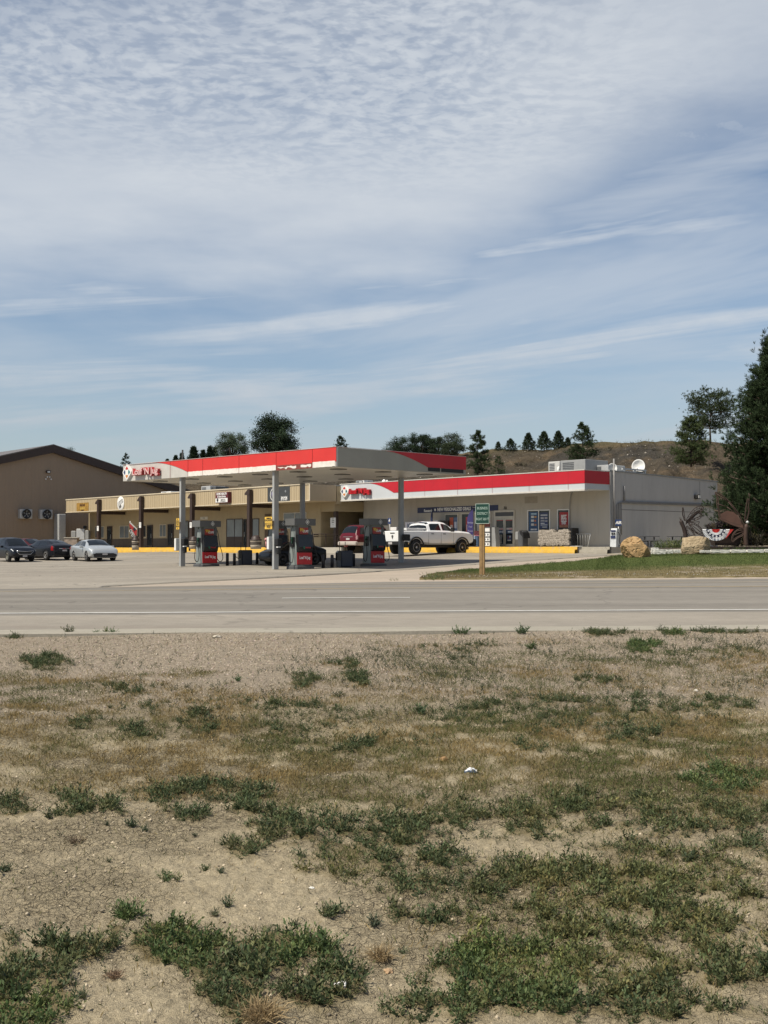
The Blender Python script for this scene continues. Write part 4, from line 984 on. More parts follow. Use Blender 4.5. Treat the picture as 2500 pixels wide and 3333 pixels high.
for (a, b, c) in ((350, 366, 1713), (480, 498, 1709), (547, 566, 1706), (794, 803, 1690)):
    x0, x1 = TAN.lx(a, 2.45, 1), TAN.lx(b, 2.45, 1); z1 = tz((a + b) / 2, c)
    mb = MB(); mb.box(x0, x0 + .09, 2.38, 2.448, .13, z1); mb.box(x1 - .09, x1, 2.38, 2.448, .13, z1); mb.box(x0 + .09, x1 - .09, 2.38, 2.448, z1 - .1, z1); mb.box(x0 + .09, x1 - .09, 2.39, 2.448, .13, .35)
    dd_ = mb.build('door', m_brown if a < 790 else m_black, t_); mb = MB(); mb.box(x0 + .09, x1 - .09, 2.41, 2.447, .35, z1 - .1); mb.build('door_glass', m_glass, dd_)
    mb = MB(); mb.tube([(x1 - .2, 2.36, 1.0), (x1 - .2, 2.36, 1.4)], .015, 6); mb.build('handle', m_galv, dd_)
x0, x1 = TAN.lx(863, 2.45, 1), TAN.lx(881, 2.45, 1); mb = MB(); mb.box(x0, x1, 2.40, 2.448, .13, tz(872, 1673)); 
for k in range(5): mb.box(x0 + .08, x1 - .08, 2.38, 2.40, 2.15 + k * .10, 2.20 + k * .10)
mb.build('louvred_door', M('brown_door', (.10, .065, .035), .7), t_)
# brown posts with sloped caps and the beams back to the wall
for px in (324, 462, 628, 815):
    x = TAN.lx(px, -.15, 2); h = TAN.z(x, -.15, 1400 + (832 * .2712 if px == 324 else {462: 795, 628: 758, 815: 712}.get(px) * .2712))
    mb = MB(); mb.box(x - .20, x + .14, -.34, -.06, .13, h - .3); mb.prism([(x - .50, h - .42), (x + .16, h - .42), (x + .16, h), (x - .08, h), (x - .50, h - .30)], -.36, -.055)
    mb.box(x - .16, x + .06, -.048, 2.44, FZ0 - .31, FZ0 - .025); mb.build('post', m_brown, t_)
# entry recess and its header, post, rails
xh = TAN.lx(1089, 2.46, 3); zh = TAN.z(xh, 2.46, 1664)
STX = STORE.w(STORE.lx(1184, 0, 2), 0); hx, hy = TAN.loc(STX.x, STX.y)
mb = MB(); mb.box(WR + .002, xh, 2.47, 3.0, zh, 3.299)
mb.faces([(xh, 2.47, zh), (xh, 2.47, 3.56), (hx, hy, 3.56), (hx, hy, zh), (xh - .5, 3.0, zh), (xh - .5, 3.0, 3.56), (hx - .5, hy + .3, 3.56), (hx - .5, hy + .3, zh)], [(0, 3, 2, 1), (4, 5, 6, 7), (0, 4, 7, 3), (1, 2, 6, 5)])
mb.box(WR, hx, 3.0, hy + 4, zh + .05, zh + .15)
mb.build('entry_header', m_tanwall, t_)
mb = MB(); mb.box(WR + .002, hx + 1.0, 7.3, 7.5, 0, 3.6); mb.box(WR - .2, WR, 2.6, 7.3, 0, 3.4); mb.build('entry_wall', m_tanwall, t_)
for a, b, c, d in ((1096, 1117, 1678, 1781), (1143, 1172, 1681, 1781)):
    x0, x1 = TAN.lx(a, 7.3, 1), TAN.lx(b, 7.3, 1); z1 = TAN.z(x0, 7.3, c); mb = MB(); mb.box(x0, x1, 7.24, 7.29, .1, z1); dd_ = mb.build('door', m_wains if a < 1140 else m_frame, t_)
    mb = MB(); mb.box(x0 + .1, x1 - .1, 7.22, 7.238, z1 * .42, z1 * .72 if a > 1140 else z1 - .15); mb.build('door_glass', m_glass if a > 1140 else M('boarded', (.2, .18, .15), .8), dd_)
x0, x1 = TAN.lx(1146, 7.3, 2), TAN.lx(1170, 7.3, 2)
mb = MB(); mb.box(x0, x1, 7.15, 7.235, TAN.z(x0, 7.3, 1690), TAN.z(x0, 7.3, 1682)); mb.build('door_sign', m_black, t_)
xp = TAN.lx(1092, 2.7, 2); mb = MB(); mb.box(xp - .14, xp + .14, 2.62, 2.88, .0, zh); mb.build('post', m_brown, t_)
for a, b in (((965, -.2), (1075, 4.0)), ((1020, -.6), (1140, 3.0))):
    pa = TAN.w(TAN.lx(a[0], a[1], .8), a[1], .13); pb = TAN.w(TAN.lx(b[0], b[1], .8), b[1], .13)
    r_ = thing('handrail', 'brown pipe handrail on the ramp ' + ('beside the tan wall' if a[0] < 1000 else 'in front of the entry post'), 'railing', pa, 0); d_ = pb - pa
    mb = MB(); mb.tube([(0, 0, .95), tuple(d_ + Vector((0, 0, .95)))], .03, 6); mb.tube([(0, 0, .8), tuple(d_ + Vector((0, 0, .8)))], .022, 6); mb.build('rail', m_brown, r_)
    for k in range(4): q = d_ * (k / 3); mb = MB(); mb.tube([tuple(q), tuple(q + Vector((0, 0, .95)))], .028, 6); mb.build('rail_post', m_brown, r_)
# notices on posts and walls
def plate(name, fr, px0, px1, py0, py1, ly, mat, label, cat, lines=(), th=.02, group=None, lcol=None, parts=None):
    xa, xb = fr.lx(px0, ly, 1), fr.lx(px1, ly, 1); xm = (xa + xb) / 2; z1, z0 = fr.z(xm, ly, py0), fr.z(xm, ly, py1)
    t = thing(name, label, cat, fr.w(xm, ly, (z0 + z1) / 2), fr.a, group); w, h = (xb - xa) / 2, (z1 - z0) / 2
    MB().box(-w, w, -th, 0, -h, h).build('board', mat, t)
    for s, zz_, sz_, kw in lines: letters(s, sz_ * 2 * h, lcol or m_letb, t, (kw.pop('x', 0) * w, -th - .002, zz_ * h), depth=.003, **kw)
    return t, w, h, th
plate('notice', TAN, 1076, 1093, 1685, 1717, 2.58, m_white, 'white parking notice with black text on the brown entry post', 'sign', [('THE POST', .72, .14, dict(sx=.62)), ('CUSTOMER', .36, .14, dict(sx=.62)), ('PARKING', .02, .14, dict(sx=.62)), ('---------', -.35, .16, dict(sx=.7)), ('---------', -.65, .16, dict(sx=.7))])
for px, py, nm in ((456, 1708, 'first'), (621, 1708, 'second')):
    plate('notice', TAN, px - 3, px + 3.5, py - 8, py + 10, -.36, m_white, 'small white notice on the brown post ' + ('beside the open flag' if px < 500 else 'just left of the left-hand fuel pump'), 'sign', [('NO', .5, .22, dict(sx=.6)), ('PARKING', .0, .16, dict(sx=.4))])
plate('notice', TAN, 316, 321.5, 1712, 1728, -.36, m_white, 'small white notice on the leftmost brown post', 'sign', [('NO', .4, .25, dict(sx=.5))])
plate('wall_plaque', TAN, 652, 676, 1682, 1691, 2.44, M('aged_plate', (.5, .47, .4), .6), 'small framed plaque on the tan wall above the left fuel pump', 'sign', [('OPEN SIGN', 0, .45, dict(sx=.6))])
# shop signs on the fascia
t2, w, h, th = plate('banner_sign', TAN, 249, 288, 1636.5, 1665, -.002, M('woodgrain_banner', (.30, .17, .035), .6, var=.5, scale=3), 'mottled brown and gold banner at the left end of the tan fascia', 'sign', [], .02)
letters('Belle Boutique'[:12], .34, M('dark_brown_ink', (.06, .02, .005), .7), t2, (0, -.024, h * .50), sx=.62, bold=.01, depth=.003); letters('vintage', .22, M('dark_brown_ink'), t2, (0, -.024, -h * .7), sx=.9, bold=.006, depth=.003)
for q in (-.35, 0, .35): MB().box(q - .14, q + .14, -.026, -.021, -.22, -.02).build('picture', M('gold_print', (.42, .28, .06), .6, var=.4, scale=6), t2)
xm = TAN.lx(394, 0, 4); zc_ = TAN.z(xm, 0, 1638.5); t2 = thing('oval_sign', 'round white sign with slanted black lettering on the tan fascia', 'sign', TAN.w(xm, 0, zc_), TAN.a)
MB().lathe([(.62, -.002), (.62, -.05), (.60, -.06)], axis='y', seg=36).build('disc', m_white, t2)
letters('WESTER', .46, m_letb, t2, (.0, -.064, .06), (PI / 2, R(-24), 0), bold=.022, sx=.58, depth=.003); letters('WESTER', .40, m_white, t2, (.0, -.072, .06), (PI / 2, R(-24), 0), sx=.64, depth=.003)
letters('BEER', .30, m_letb, t2, (-.02, -.064, -.30), (PI / 2, R(-24), 0), bold=.012, sx=.6, depth=.003)
x0, x1 = TAN.lx(701, -.35, 4), TAN.lx(742, -.35, 4); xm = (x0 + x1) / 2; w = (x1 - x0) / 2; z1, z0 = TAN.z(xm, -.35, 1602), TAN.z(xm, -.35, 1637); h = (z1 - z0) / 2
t2 = thing('box_sign', 'maroon box sign reading HOME HEALTH In-Home Services on the tan fascia', 'sign', TAN.w(xm, 0, (z0 + z1) / 2), TAN.a)
MB().box(-w, w, -.35, -.002, -h, h, bev=.01).build('sign_box', M('maroon', (.10, .012, .018), .5), t2)
MB().box(-w + .04, w - .04, -.362, -.351, -h + .05, -h * .12).build('white_panel', m_white, t2)
letters('HOME HEALTH', .27, m_letw, t2, (0, -.36, h * .66), bold=.008, sx=.78); letters('In-Home Services', .22, m_letw, t2, (0, -.36, h * .18), bold=.006, sx=.76)
letters('Regional Care', .14, m_letb, t2, (w * .25, -.37, -h * .38), sx=.8, depth=.002); letters('& Development', .14, m_letb, t2, (w * .25, -.37, -h * .66), sx=.8, depth=.002)
mb = MB(); mb.lathe([(.02, -.366), (.13, -.37)], (-w * .62, 0, -h * .42), 'y', 12); mb.box(-w * .62 - .025, -w * .62 + .025, -.37, -.365, -h * .85, -h * .5); mb.build('tree_emblem', m_dgrey, t2)
x0, x1 = TAN.lx(872, 0, 4), TAN.lx(944, 0, 4); xm = (x0 + x1) / 2; w = (x1 - x0) / 2; z0, z1 = FZ0 + .05, FZ1 - .06; h = (z1 - z0) / 2
t2 = thing('banner_sign', 'dark charcoal banner with round white emblem at the right end of the tan fascia', 'sign', TAN.w(xm, 0, (z0 + z1) / 2), TAN.a)
MB().box(-w, w, -.02, -.002, -h, h).build('board', M('charcoal_banner', (.045, .048, .05), .45), t2)
mb = MB(); mb.mat(m_letw)
for k in range(36):
    a, b = k * 2 * PI / 36, (k + .8) * 2 * PI / 36; r0, r1 = .80 * h, .93 * h
    mb.faces([(-w * .42 + r0 * math.cos(a), -.024, r0 * math.sin(a)), (-w * .42 + r1 * math.cos(a), -.024, r1 * math.sin(a)), (-w * .42 + r1 * math.cos(b), -.024, r1 * math.sin(b)), (-w * .42 + r0 * math.cos(b), -.024, r0 * math.sin(b))], [(0, 1, 2, 3)])
mb.mat(M('emblem_violet', (.30, .28, .42), .6)); mb.lathe([(.6 * h, -.021), (.6 * h, -.025)], (-w * .42, 0, 0), 'y', 24); mb.build('emblem', None, t2)
letters('Santa Ana Realty'[:14], .21, m_letw, t2, (w * .50, -.024, -h * .45), bold=.006, sx=.60, depth=.003); letters('307-751-4297', .24, m_letw, t2, (w * .50, -.024, -h * .75), bold=.006, sx=.60, depth=.003)
MB().lathe([(.12, -.022), (.10, -.026)], (w * .62, 0, h * .35), 'y', 4).build('mark', M('grey_mark', (.2, .21, .22), .5), t2)
# roof gear of the shop row
def roofbox(name, fr, px0, px1, py0, py1, ly, dep, mat, label, cat='rooftop unit', grill=None, bev=.02):
    xa, xb = fr.lx(px0, ly, 5), fr.lx(px1, ly, 5); xm = (xa + xb) / 2; z1, z0 = fr.z(xm, ly, py0), fr.z(xm, ly, py1) - .25
    t = thing(name, label, cat, fr.w(xm, ly, z0), fr.a); w = (xb - xa) / 2; h = z1 - z0
    MB().box(-w, w, 0, dep, 0, h, bev=bev).build('casing', mat, t)
    mb = MB(); n_ = 6
    for k in range(n_): mb.box(-w * .8, w * .1, -.02, -.001, h * (.15 + .75 * k / n_), h * (.15 + .75 * k / n_) + h * .06)
    mb.build('grille', grill or m_dgrey, t); return t
roofbox('rooftop_unit', TAN, 655, 684, 1582, 1597, 6, 1.6, m_galv, 'metal air conditioner on the tan roof above the maroon box sign')
roofbox('rooftop_unit', TAN, 684, 702, 1583, 1598, 6.2, 1.4, m_dgrey, 'dark unit beside the metal air conditioner on the tan roof')
roofbox('roof_vent', TAN, 524, 556, 1600, 1604, 6, 1.0, m_white, 'low white vent box on the tan roof', 'roof vent')
STX2 = STORE
# ---- the store
t_ = thing('convenience_store', 'pale grey convenience store with red and white fascia, right half of the building', 'building', (*STORE.o, 0), STORE.a)
SL = STORE.lx(1183, 0, 2); SD = STORE.ly(2334, 0, 3)
MB().box(SL, -.001, 0, SD, -.4, 4.45).build('wall', m_storewall, t_)
mb = MB(); mb.prism([(-.05, -.4), (SD, -.4), (SD, 4.52), (-.05, 4.78)], -.0, .035, 'x'); mb.build('side_wall', m_storeside, t_)
mb = MB(); mb.prism([(-.1, 4.785), (SD + .05, 4.525), (SD + .05, 4.60), (-.1, 4.86)], -.08, .075, 'x'); mb.box(.038, .09, -.06, .06, -.4, 4.78); mb.build('edge_trim', m_greymet, t_)
MB().box(SL, -.08, .3, SD - .05, 4.452, 4.50).build('roof', m_greymet, t_)
FX0 = STORE.lx(1107, -2.43, 4); fz = [STORE.z(0, -2.43, y) for y in (1591.4, 1572.5, 1529)]
MB().box(FX0, 0, -2.43, -.002, fz[0], fz[2] - .02).build('fascia', m_band, t_)
mb = MB(); mb.box(FX0, .03, -2.47, -2.432, fz[2] - .018, fz[2] + .03); mb.box(FX0, .03, -2.48, -2.2, fz[0] - .10, fz[0] - .002); mb.box(.001, .03, -2.47, -.05, fz[2] - .018, fz[2] + .03); mb.build('fascia_trim', M('trim_pale', (.55, .52, .47), .5), t_)
xa, xb, xc = STORE.lx(1195, -2.43, 4.7), STORE.lx(1282, -2.43, 4), -.0
crv = [(xa + (xb - xa) * t, fz[2] - .03 - (fz[2] - .03 - fz[1]) * (t ** 1.75)) for t in np.linspace(0, 1, 14)]
mb = MB(); mb.prism(crv + [(.012, fz[1]), (.012, fz[2] - .03)], -2.45, -2.432); mb.box(.001, .014, -2.431, -.01, fz[1], fz[2] - .03); mb.build('red_panel', m_red, t_)
for k in range(1, 6): x = xb + (0 - xb) * k / 5.4; MB().box(x - .008, x + .008, -2.4525, -2.4505, fz[0], fz[2] - .03).build('panel_joint', M('joint_dark', (.25, .02, .02), .6), t_)
def sx(px, z=1.5, ly=0): return STORE.lx(px, ly, z)
def szz(px, py, ly=0): return STORE.z(sx(px, 1.5, ly), ly, py)
# doors
x0, x1 = sx(1611), sx(1677); z1 = szz(1644, 1661); mb = MB()
fw = .09; mb.box(x0, x0 + fw, -.07, -.002, SW_Z, z1); mb.box(x1 - fw, x1, -.07, -.002, SW_Z, z1); mb.box(x0 + fw, x1 - fw, -.07, -.002, z1 - .12, z1); zt_ = szz(1644, 1680); mb.box(x0 + fw, x1 - fw, -.075, -.002, zt_ - .14, zt_)
mb.build('door_frame', m_frame, t_); MB().box(x0 + fw, x1 - fw, -.03, -.003, zt_, z1 - .12).build('transom', m_dgrey, t_)
xmid = (x0 + x1) / 2
for a, b in ((x0 + fw, xmid - .01), (xmid + .01, x1 - fw)):
    mb = MB(); q = .09; mb.box(a, a + q, -.06, -.003, SW_Z + .02, zt_ - .15); mb.box(b - q, b, -.06, -.003, SW_Z + .02, zt_ - .15); mb.box(a + q, b - q, -.06, -.003, zt_ - .24, zt_ - .15); mb.box(a + q, b - q, -.06, -.003, SW_Z + .02, SW_Z + .2)
    d_ = mb.build('door', m_frame, t_); MB().box(a + q, b - q, -.025, -.004, SW_Z + .2, zt_ - .24).build('door_glass', m_glass, d_)
    poster(d_, a + q, b - q, 1.02, 1.28, -.026, (.03, .05, .10), ((.3, .75, .3, .7, (.5, .55, .6)), (.8, .95, .2, .8, (.6, .6, .6))), 'decal')
    poster(d_, a + q + .04, b - q - .04, 1.29, 1.42, -.026, (.42, .38, .36), ((.5, 1, .0, .7, (.55, .3, .27)),), 'decal')
    poster(d_, a + q + .02, b - q - .02, zt_ - .30, zt_ - .26, -.026, (.45, .08, .07), (), 'decal')
    poster(d_, a + q + .12, b - q - .14, .38 if a < xmid - .3 else .55, .92, -.026, (.33, .31, .28) if a < xmid - .3 else (.05, .07, .14), ((.1, .9, .0, .2, (.5, .48, .44)), (.2, .5, .4, .8, (.12, .03, .03)), (.5, .9, .6, .9, (.4, .4, .4))), 'decal')
letters('731', .26, m_letb, t_, (sx(1646), -.03, szz(1646, 1654)), sx=.8, depth=.01, name='house_number')
# windows with posters
def swin(a, b, c, d, mull=0, frame=m_white, fw=.07): return window(t_, sx(a), sx(b), szz(a, d), szz((a + b) / 2, c), 0, glass=m_glass, frame=frame, fw=fw, mull=mull)
wn = swin(1718, 1792, 1659, 1733, 1); xa, xm, xb = sx(1722), sx(1754.5), sx(1788); zb_, zt2 = szz(1750, 1730), szz(1750, 1664)
H_ = zt2 - zb_
poster(wn, xa + .02, xm - .07, zb_ + .05, zt2 - .04, -.022, (.03, .075, .16), ((.25, .85, .86, .93, (.35, .5, .6)), (.25, .55, .68, .80, (.55, .55, .52)), (.6, .85, .68, .78, (.45, .25, .10)), (.25, .55, .48, .60, (.55, .55, .52)), (.6, .8, .48, .58, (.45, .15, .08)), (.25, .55, .27, .39, (.55, .55, .52)), (.6, .85, .27, .36, (.4, .2, .12)), (.2, .55, .03, .11, (.6, .6, .58)), (.6, .9, .03, .11, (.5, .5, .52))))
poster(wn, xm + .10, xb - .1, zb_ + .18, zt2 - .10, -.022, (.035, .05, .12), ((.1, .95, .80, .88, (.5, .52, .55)), (.1, .5, .6, .72, (.4, .4, .42)), (.6, .95, .6, .72, (.35, .35, .38)), (.1, .6, .44, .54, (.3, .32, .36)), (.65, .95, .44, .5, (.45, .45, .45)), (.1, .6, .3, .36, (.5, .52, .55)), (.1, .95, .2, .26, (.4, .42, .46)), (.3, .9, .05, .14, (.3, .32, .34))))
wn = swin(1815, 1855, 1657, 1731, 0); xa, xb = sx(1822), sx(1851); zb_, zt2 = szz(1835, 1717), szz(1835, 1667)
poster(wn, xa, xb, zb_, zt2, -.022, (.36, .03, .03), ((.0, 1, .0, .16, (.40, .16, .09)),))
letters('BEST', .34, m_letw, wn, ((xa + xb) / 2, -.036, zb_ + (zt2 - zb_) * .68), sx=.62, bold=.012); letters('SLICE', .30, m_letw, wn, ((xa + xb) / 2, -.036, zb_ + (zt2 - zb_) * .47), sx=.62, bold=.012); letters('EVER', .22, m_letw, wn, ((xa + xb) / 2, -.036, zb_ + (zt2 - zb_) * .28), sx=.7, bold=.01)
for a, b, c, pc in ((1449, 1493, 1672, (.45, .10, .05)), (1502, 1545, 1670, (.42, .05, .05)), (1546, 1600, 1668, None)):
    wn = swin(a, b, c, 1768, 0, m_frame)
    if pc: xa, xb = sx(a + (b - a) * .36), sx(b - 3); poster(wn, xa, xa + (xb - xa) * .46, .9, 2.2, -.022, pc, ((.2, .8, .3, .6, (.6, .55, .5)),)); poster(wn, xa + (xb - xa) * .52, xb, .7, 2.2, -.022, (.10, .14, .24), ((.2, .8, .5, .8, (.5, .52, .6)),))
    else: poster(wn, sx(1553), sx(1572), .5, 2.35, -.022, (.40, .39, .36)); poster(wn, sx(1578), sx(1596), .5, 2.0, -.022, (.30, .07, .04))
# service pipe on the wall, side conduits, stain patch
mb = MB(); mb.tube([(sx(1865), -.05, fz[0] + .02), (sx(1859), -.06, 3.3), (sx(1856), -.06, 2.6), (sx(1855), -.06, .6)], .025, 6); mb.build('conduit', m_greymet, t_)
yy0, yy1 = STORE.ly(2012, .05, 3), STORE.ly(2324, .05, 3)
mb = MB(); zc1 = STORE.z(0, yy0, 1633)
for k in range(3): mb.tube([(.10, .55 + k * .22, .9 if k else 1.2), (.10, .55 + k * .22, zc1 - .18 + .08 * k), (.10, .75 + k * .22, zc1 - .02 + .05 * k - .05), (.10, yy1, zc1 - .03 + .05 * k)], .035, 6)
mb.tube([(.12, .25, 1.0), (.12, .25, 5.55)], .05, 8); mb.tube([(.1, 1.3, 3.0), (.1, 1.3, 3.9)], .06, 6); mb.build('conduit', M('conduit_grey', (.24, .23, .22), .6), t_)
mb = MB(); zt3 = STORE.z(0, 1, 1658.5)
mb.box(.036, .041, 1.0, SD - .3, zt3 - .02, zt3 + .012); mb.box(.036, .041, SD * .82, SD * .82 + .03, 3.4, 4.5); mb.build('wall_seam', M('seam_dark', (.12, .11, .10), .8), t_)
mb = MB(); x = sx(1729); mb.box(x - .55, x + .55, -.006, -.001, szz(1729, 1638), szz(1729, 1616)); mb.build('stain_patch', M('stain', (.30, .27, .225), .9), t_)
yl = STORE.ly(2266, .1, 3); t2 = thing('wall_lamp', 'black lamp with white lens on the grey side wall of the store', 'lamp', STORE.w(.04, yl, STORE.z(0, yl, 1617)), STORE.a)
MB().box(0, .3, -.16, .2, -.15, .15, bev=.04).build('lamp_housing', m_black, t2); MB().box(.30, .32, -.1, .14, -.10, .09).build('lamp_glass', m_white, t2)
# store sign, banner
lx = STORE.lx(1119, -2.6, 4); zc_ = STORE.z(lx, -2.6, 1599.5)
t2 = thing('store_logo', 'white diamond logo board with coloured petals on the store fascia', 'sign', STORE.w(lx + .05, -2.434, zc_), STORE.a); diamond(t2, 0, 0, 0, .44, .16)
def bigword(fr, px0, px1, py, ly, face, back, label, size, depth=.09):
    xa, xb = fr.lx(px0, ly, 4), fr.lx(px1, ly, 4); xm = (xa + xb) / 2; t = thing('fascia_lettering', label, 'sign', fr.w(xm, ly, fr.z(xm, ly, py)), fr.a)
    me = text_mb("Loaf 'N Jug", size, depth, .030, spacing=.96); w = max(v.co.x for v in me.vertices) - min(v.co.x for v in me.vertices); k = (xb - xa) / w
    for v in me.vertices: v.co.x *= k
    me.materials.clear(); me.materials.append(back); link('letter_bodies', me, t, (0, -depth - .05, 0), (PI / 2, 0, 0))
    me = text_mb("Loaf 'N Jug", size, .006, .008, spacing=.96)
    for v in me.vertices: v.co.x *= k
    me.materials.clear(); me.materials.append(face); link('letter_faces', me, t, (0, -2 * depth - .06, 0), (PI / 2, 0, 0)); return t
m_letred = M('letter_red', (.48, .012, .02), .4)
bigword(STORE, 1142, 1210, 1599.5, -2.44, m_letred, M('letter_red_side', (.30, .01, .015), .5), 'red raised letters reading Loaf N Jug on the store fascia', .50)
x0, x1 = sx(1360), sx(1622); zb_, zt2 = szz(1360, 1670.2), szz(1360, 1652.8)
t2 = thing('wall_banner', 'long navy banner reading NEW PERSONALIZED DEALS over the store windows', 'banner', STORE.w((x0 + x1) / 2, 0, (zb_ + zt2) / 2), STORE.a); w = (x1 - x0) / 2; h = (zt2 - zb_) / 2
MB().box(-w, w, -.03, -.002, -h, h).build('banner_cloth', m_navy, t2)
def bxp(px): return sx(px) - (x0 + x1) / 2
letters('Rewards', .27, m_letw, t2, (bxp(1395), -.034, -.05), bold=.007, sx=.92, depth=.003); letters('NEW PERSONALIZED DEALS', .32, m_letw, t2, ((bxp(1427) + bxp(1531)) / 2, -.034, 0), bold=.010, sx=.80, depth=.003)
letters('Terms apply.', .12, m_letw, t2, (bxp(1552), -.034, .08), sx=1.2, depth=.003); MB().box(bxp(1415), bxp(1420), -.036, -.031, -.08, .08).build('mark', m_letw, t2)
# rooftop gear of the store
roofbox('rooftop_unit', STORE, 1785, 1822, 1502, 1530, 3.2, 2.2, M('hvac_light', (.46, .45, .42), .6, dirt=.4), 'light metal rooftop unit left part on the store roof')
roofbox('rooftop_unit', STORE, 1824, 1905, 1497, 1530, 2.6, 2.4, m_greymet, 'large grey air handler on the store roof above the red fascia')
roofbox('roof_shed', STORE, 1900, 1935, 1506, 1528, 4.5, 1.6, M('shed_brown', (.12, .05, .035), .7), 'brown louvred box behind the large air handler', 'rooftop unit')
roofbox('rooftop_unit', STORE, 1930, 1980, 1514, 1533, 3.8, 1.8, m_galv, 'small ribbed condenser on the store roof near the corner')
roofbox('roof_vent', STORE, 1158, 1178, 1563, 1574, 3.4, 1.2, m_galv, 'grey vent box at the left end of the store roof', 'roof vent')
roofbox('roof_vent', STORE, 1179, 1185, 1562, 1574, 3.4, .4, m_white, 'narrow white vent beside the grey vent box', 'roof vent')
def rcone(px, py, r, label):
    x = STORE.lx(px, 3, 5); z = STORE.z(x, 3, py); o = MB().lathe([(r * .5, -.5), (r * .5, 0), (r, .05), (r * .7, .3), (r * .2, .42)], seg=14).build('roof_cowl', m_white, None, STORE.w(x, 3, z - .35)); tag(o, label, 'roof vent')
rcone(1250, 1563, .22, 'white cone cowl poking over the red fascia'); rcone(1260, 1565, .15, 'smaller white cowl right of the cone cowl')
rcone(1818, 1521, .12, 'tiny white cowl before the large air handler'); rcone(1864, 1519, .12, 'tiny white cowl in the middle of the large air handler')
def dish(px, py, w, h, label, lift=.0, yaw=0., ly=4.2):
    x = STORE.lx(px, ly, 5); P_ = STORE.w(x, ly, STORE.z(x, ly, py)); k = P_.y / F; t = thing('satellite_dish', label, 'satellite dish', P_, yaw)
    mb = MB(); n_, m_ = 8, 28; vs_ = [(0, .25, 0)]
    for i in range(1, n_ + 1):
        for j in range(m_): a = j * 2 * PI / m_; r = i / n_; vs_.append((r * math.cos(a) * w * k / 2, .25 - .25 * r * r, r * math.sin(a) * h * k / 2))
    fs = [(0, 1 + j, 1 + (j + 1) % m_) for j in range(m_)] + [(1 + (i - 1) * m_ + j, 1 + i * m_ + j, 1 + i * m_ + (j + 1) % m_, 1 + (i - 1) * m_ + (j + 1) % m_) for i in range(1, n_) for j in range(m_)]
    mb.faces(vs_, fs, True); o = mb.build('reflector', m_white, t, None, (R(-12), 0, 0)); md = o.modifiers.new('s', 'SOLIDIFY'); md.thickness = .03
    MB().tube([(0, .3, 0), (0, .35, -h * k * .5 - .5)], .05, 8).build('mast', m_galv, t); MB().tube([(0, .0, -h * k * .45), (0, -.55, -.12)], .02, 6).build('feed_arm', m_galv, t)
dish(1995, 1523, 31, 32, 'smaller white satellite dish at the store roof corner', yaw=.2)
dish(2078, 1518, 44, 48, 'larger white satellite dish leaning over a rack on the store roof', yaw=-.35, ly=6.0)
x0, x1 = .3, 0; ya, yb = STORE.ly(2033, -1, 5), STORE.ly(2099, -1, 5); zb_, zt2 = STORE.z(-1, ya, 1541), STORE.z(-1, ya, 1524)
t2 = thing('roof_rack', 'galvanised rack with small equipment on the store roof below the larger dish', 'rack', STORE.w(-1, ya, zb_ - .3), STORE.a)
mb = MB(); L_ = yb - ya; H_ = zt2 - zb_ + .3
for q in (0, .5, 1): mb.box(-.05, .05, L_ * q - .05, L_ * q + .05, 0, H_)
mb.box(-.06, .06, -.25, L_ + .1, H_ - .1, H_); mb.box(-.04, .04, 0, L_, .35, .42); mb.build('frame', m_galv, t2)
MB().box(-.5, -.1, L_ * .62, L_ * .97, .1, H_ - .12).build('meter_box', m_dgrey, t2)
for k in range(4): MB().lathe([(.10, -.04), (.12, .04)], (0.0, L_ * (.12 + .13 * k), H_ * .55), 'x', 12).build('gauge', m_white, t2)
# ================================================================ FUEL CANOPY, PUMPS, YARD THINGS
t_ = thing('fuel_canopy', 'large red and white fuel canopy on four grey columns', 'canopy', (*CAN.o, 0), CAN.a)
CW = CAN.lx(401, 0, 4.4); CD = CAN.ly(1516, 0, 4.4); cz0, cz1 = CAN.z(0, 0, 1518), CAN.z(0, 0, 1455)
czs = cz0 + (cz1 - cz0) * .27
mb = MB(); th = .12
mb.mat(m_cangrey); mb.box(CW, 0, 0, th, cz0, cz1)
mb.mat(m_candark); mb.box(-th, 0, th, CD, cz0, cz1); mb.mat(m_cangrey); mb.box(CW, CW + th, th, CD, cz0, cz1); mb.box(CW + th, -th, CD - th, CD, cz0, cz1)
mb.build('fascia', None, t_)
mb = MB(); mb.box(CW + th, -th, th, CD - th, cz0 + .02, cz0 + .10); mb.build('soffit', m_soffit, t_)
mb = MB(); mb.box(CW + th, -th, th, CD - th, cz0 + .35, cz0 + .42); mb.build('roof_deck', m_greymet, t_)
# soffit lamps
for i in range(6):
    for j in range(3): x, y = CW * (i + .5) / 6, CD * (j + .5) / 3; MB().box(x - .3, x + .3, y - .3, y + .3, cz0 - .02, cz0 + .018).build('soffit_lamp', M('lamp_lens', (.12, .115, .10), .4), t_)
def cx_(px, z=4.4): return CAN.lx(px, 0, z)
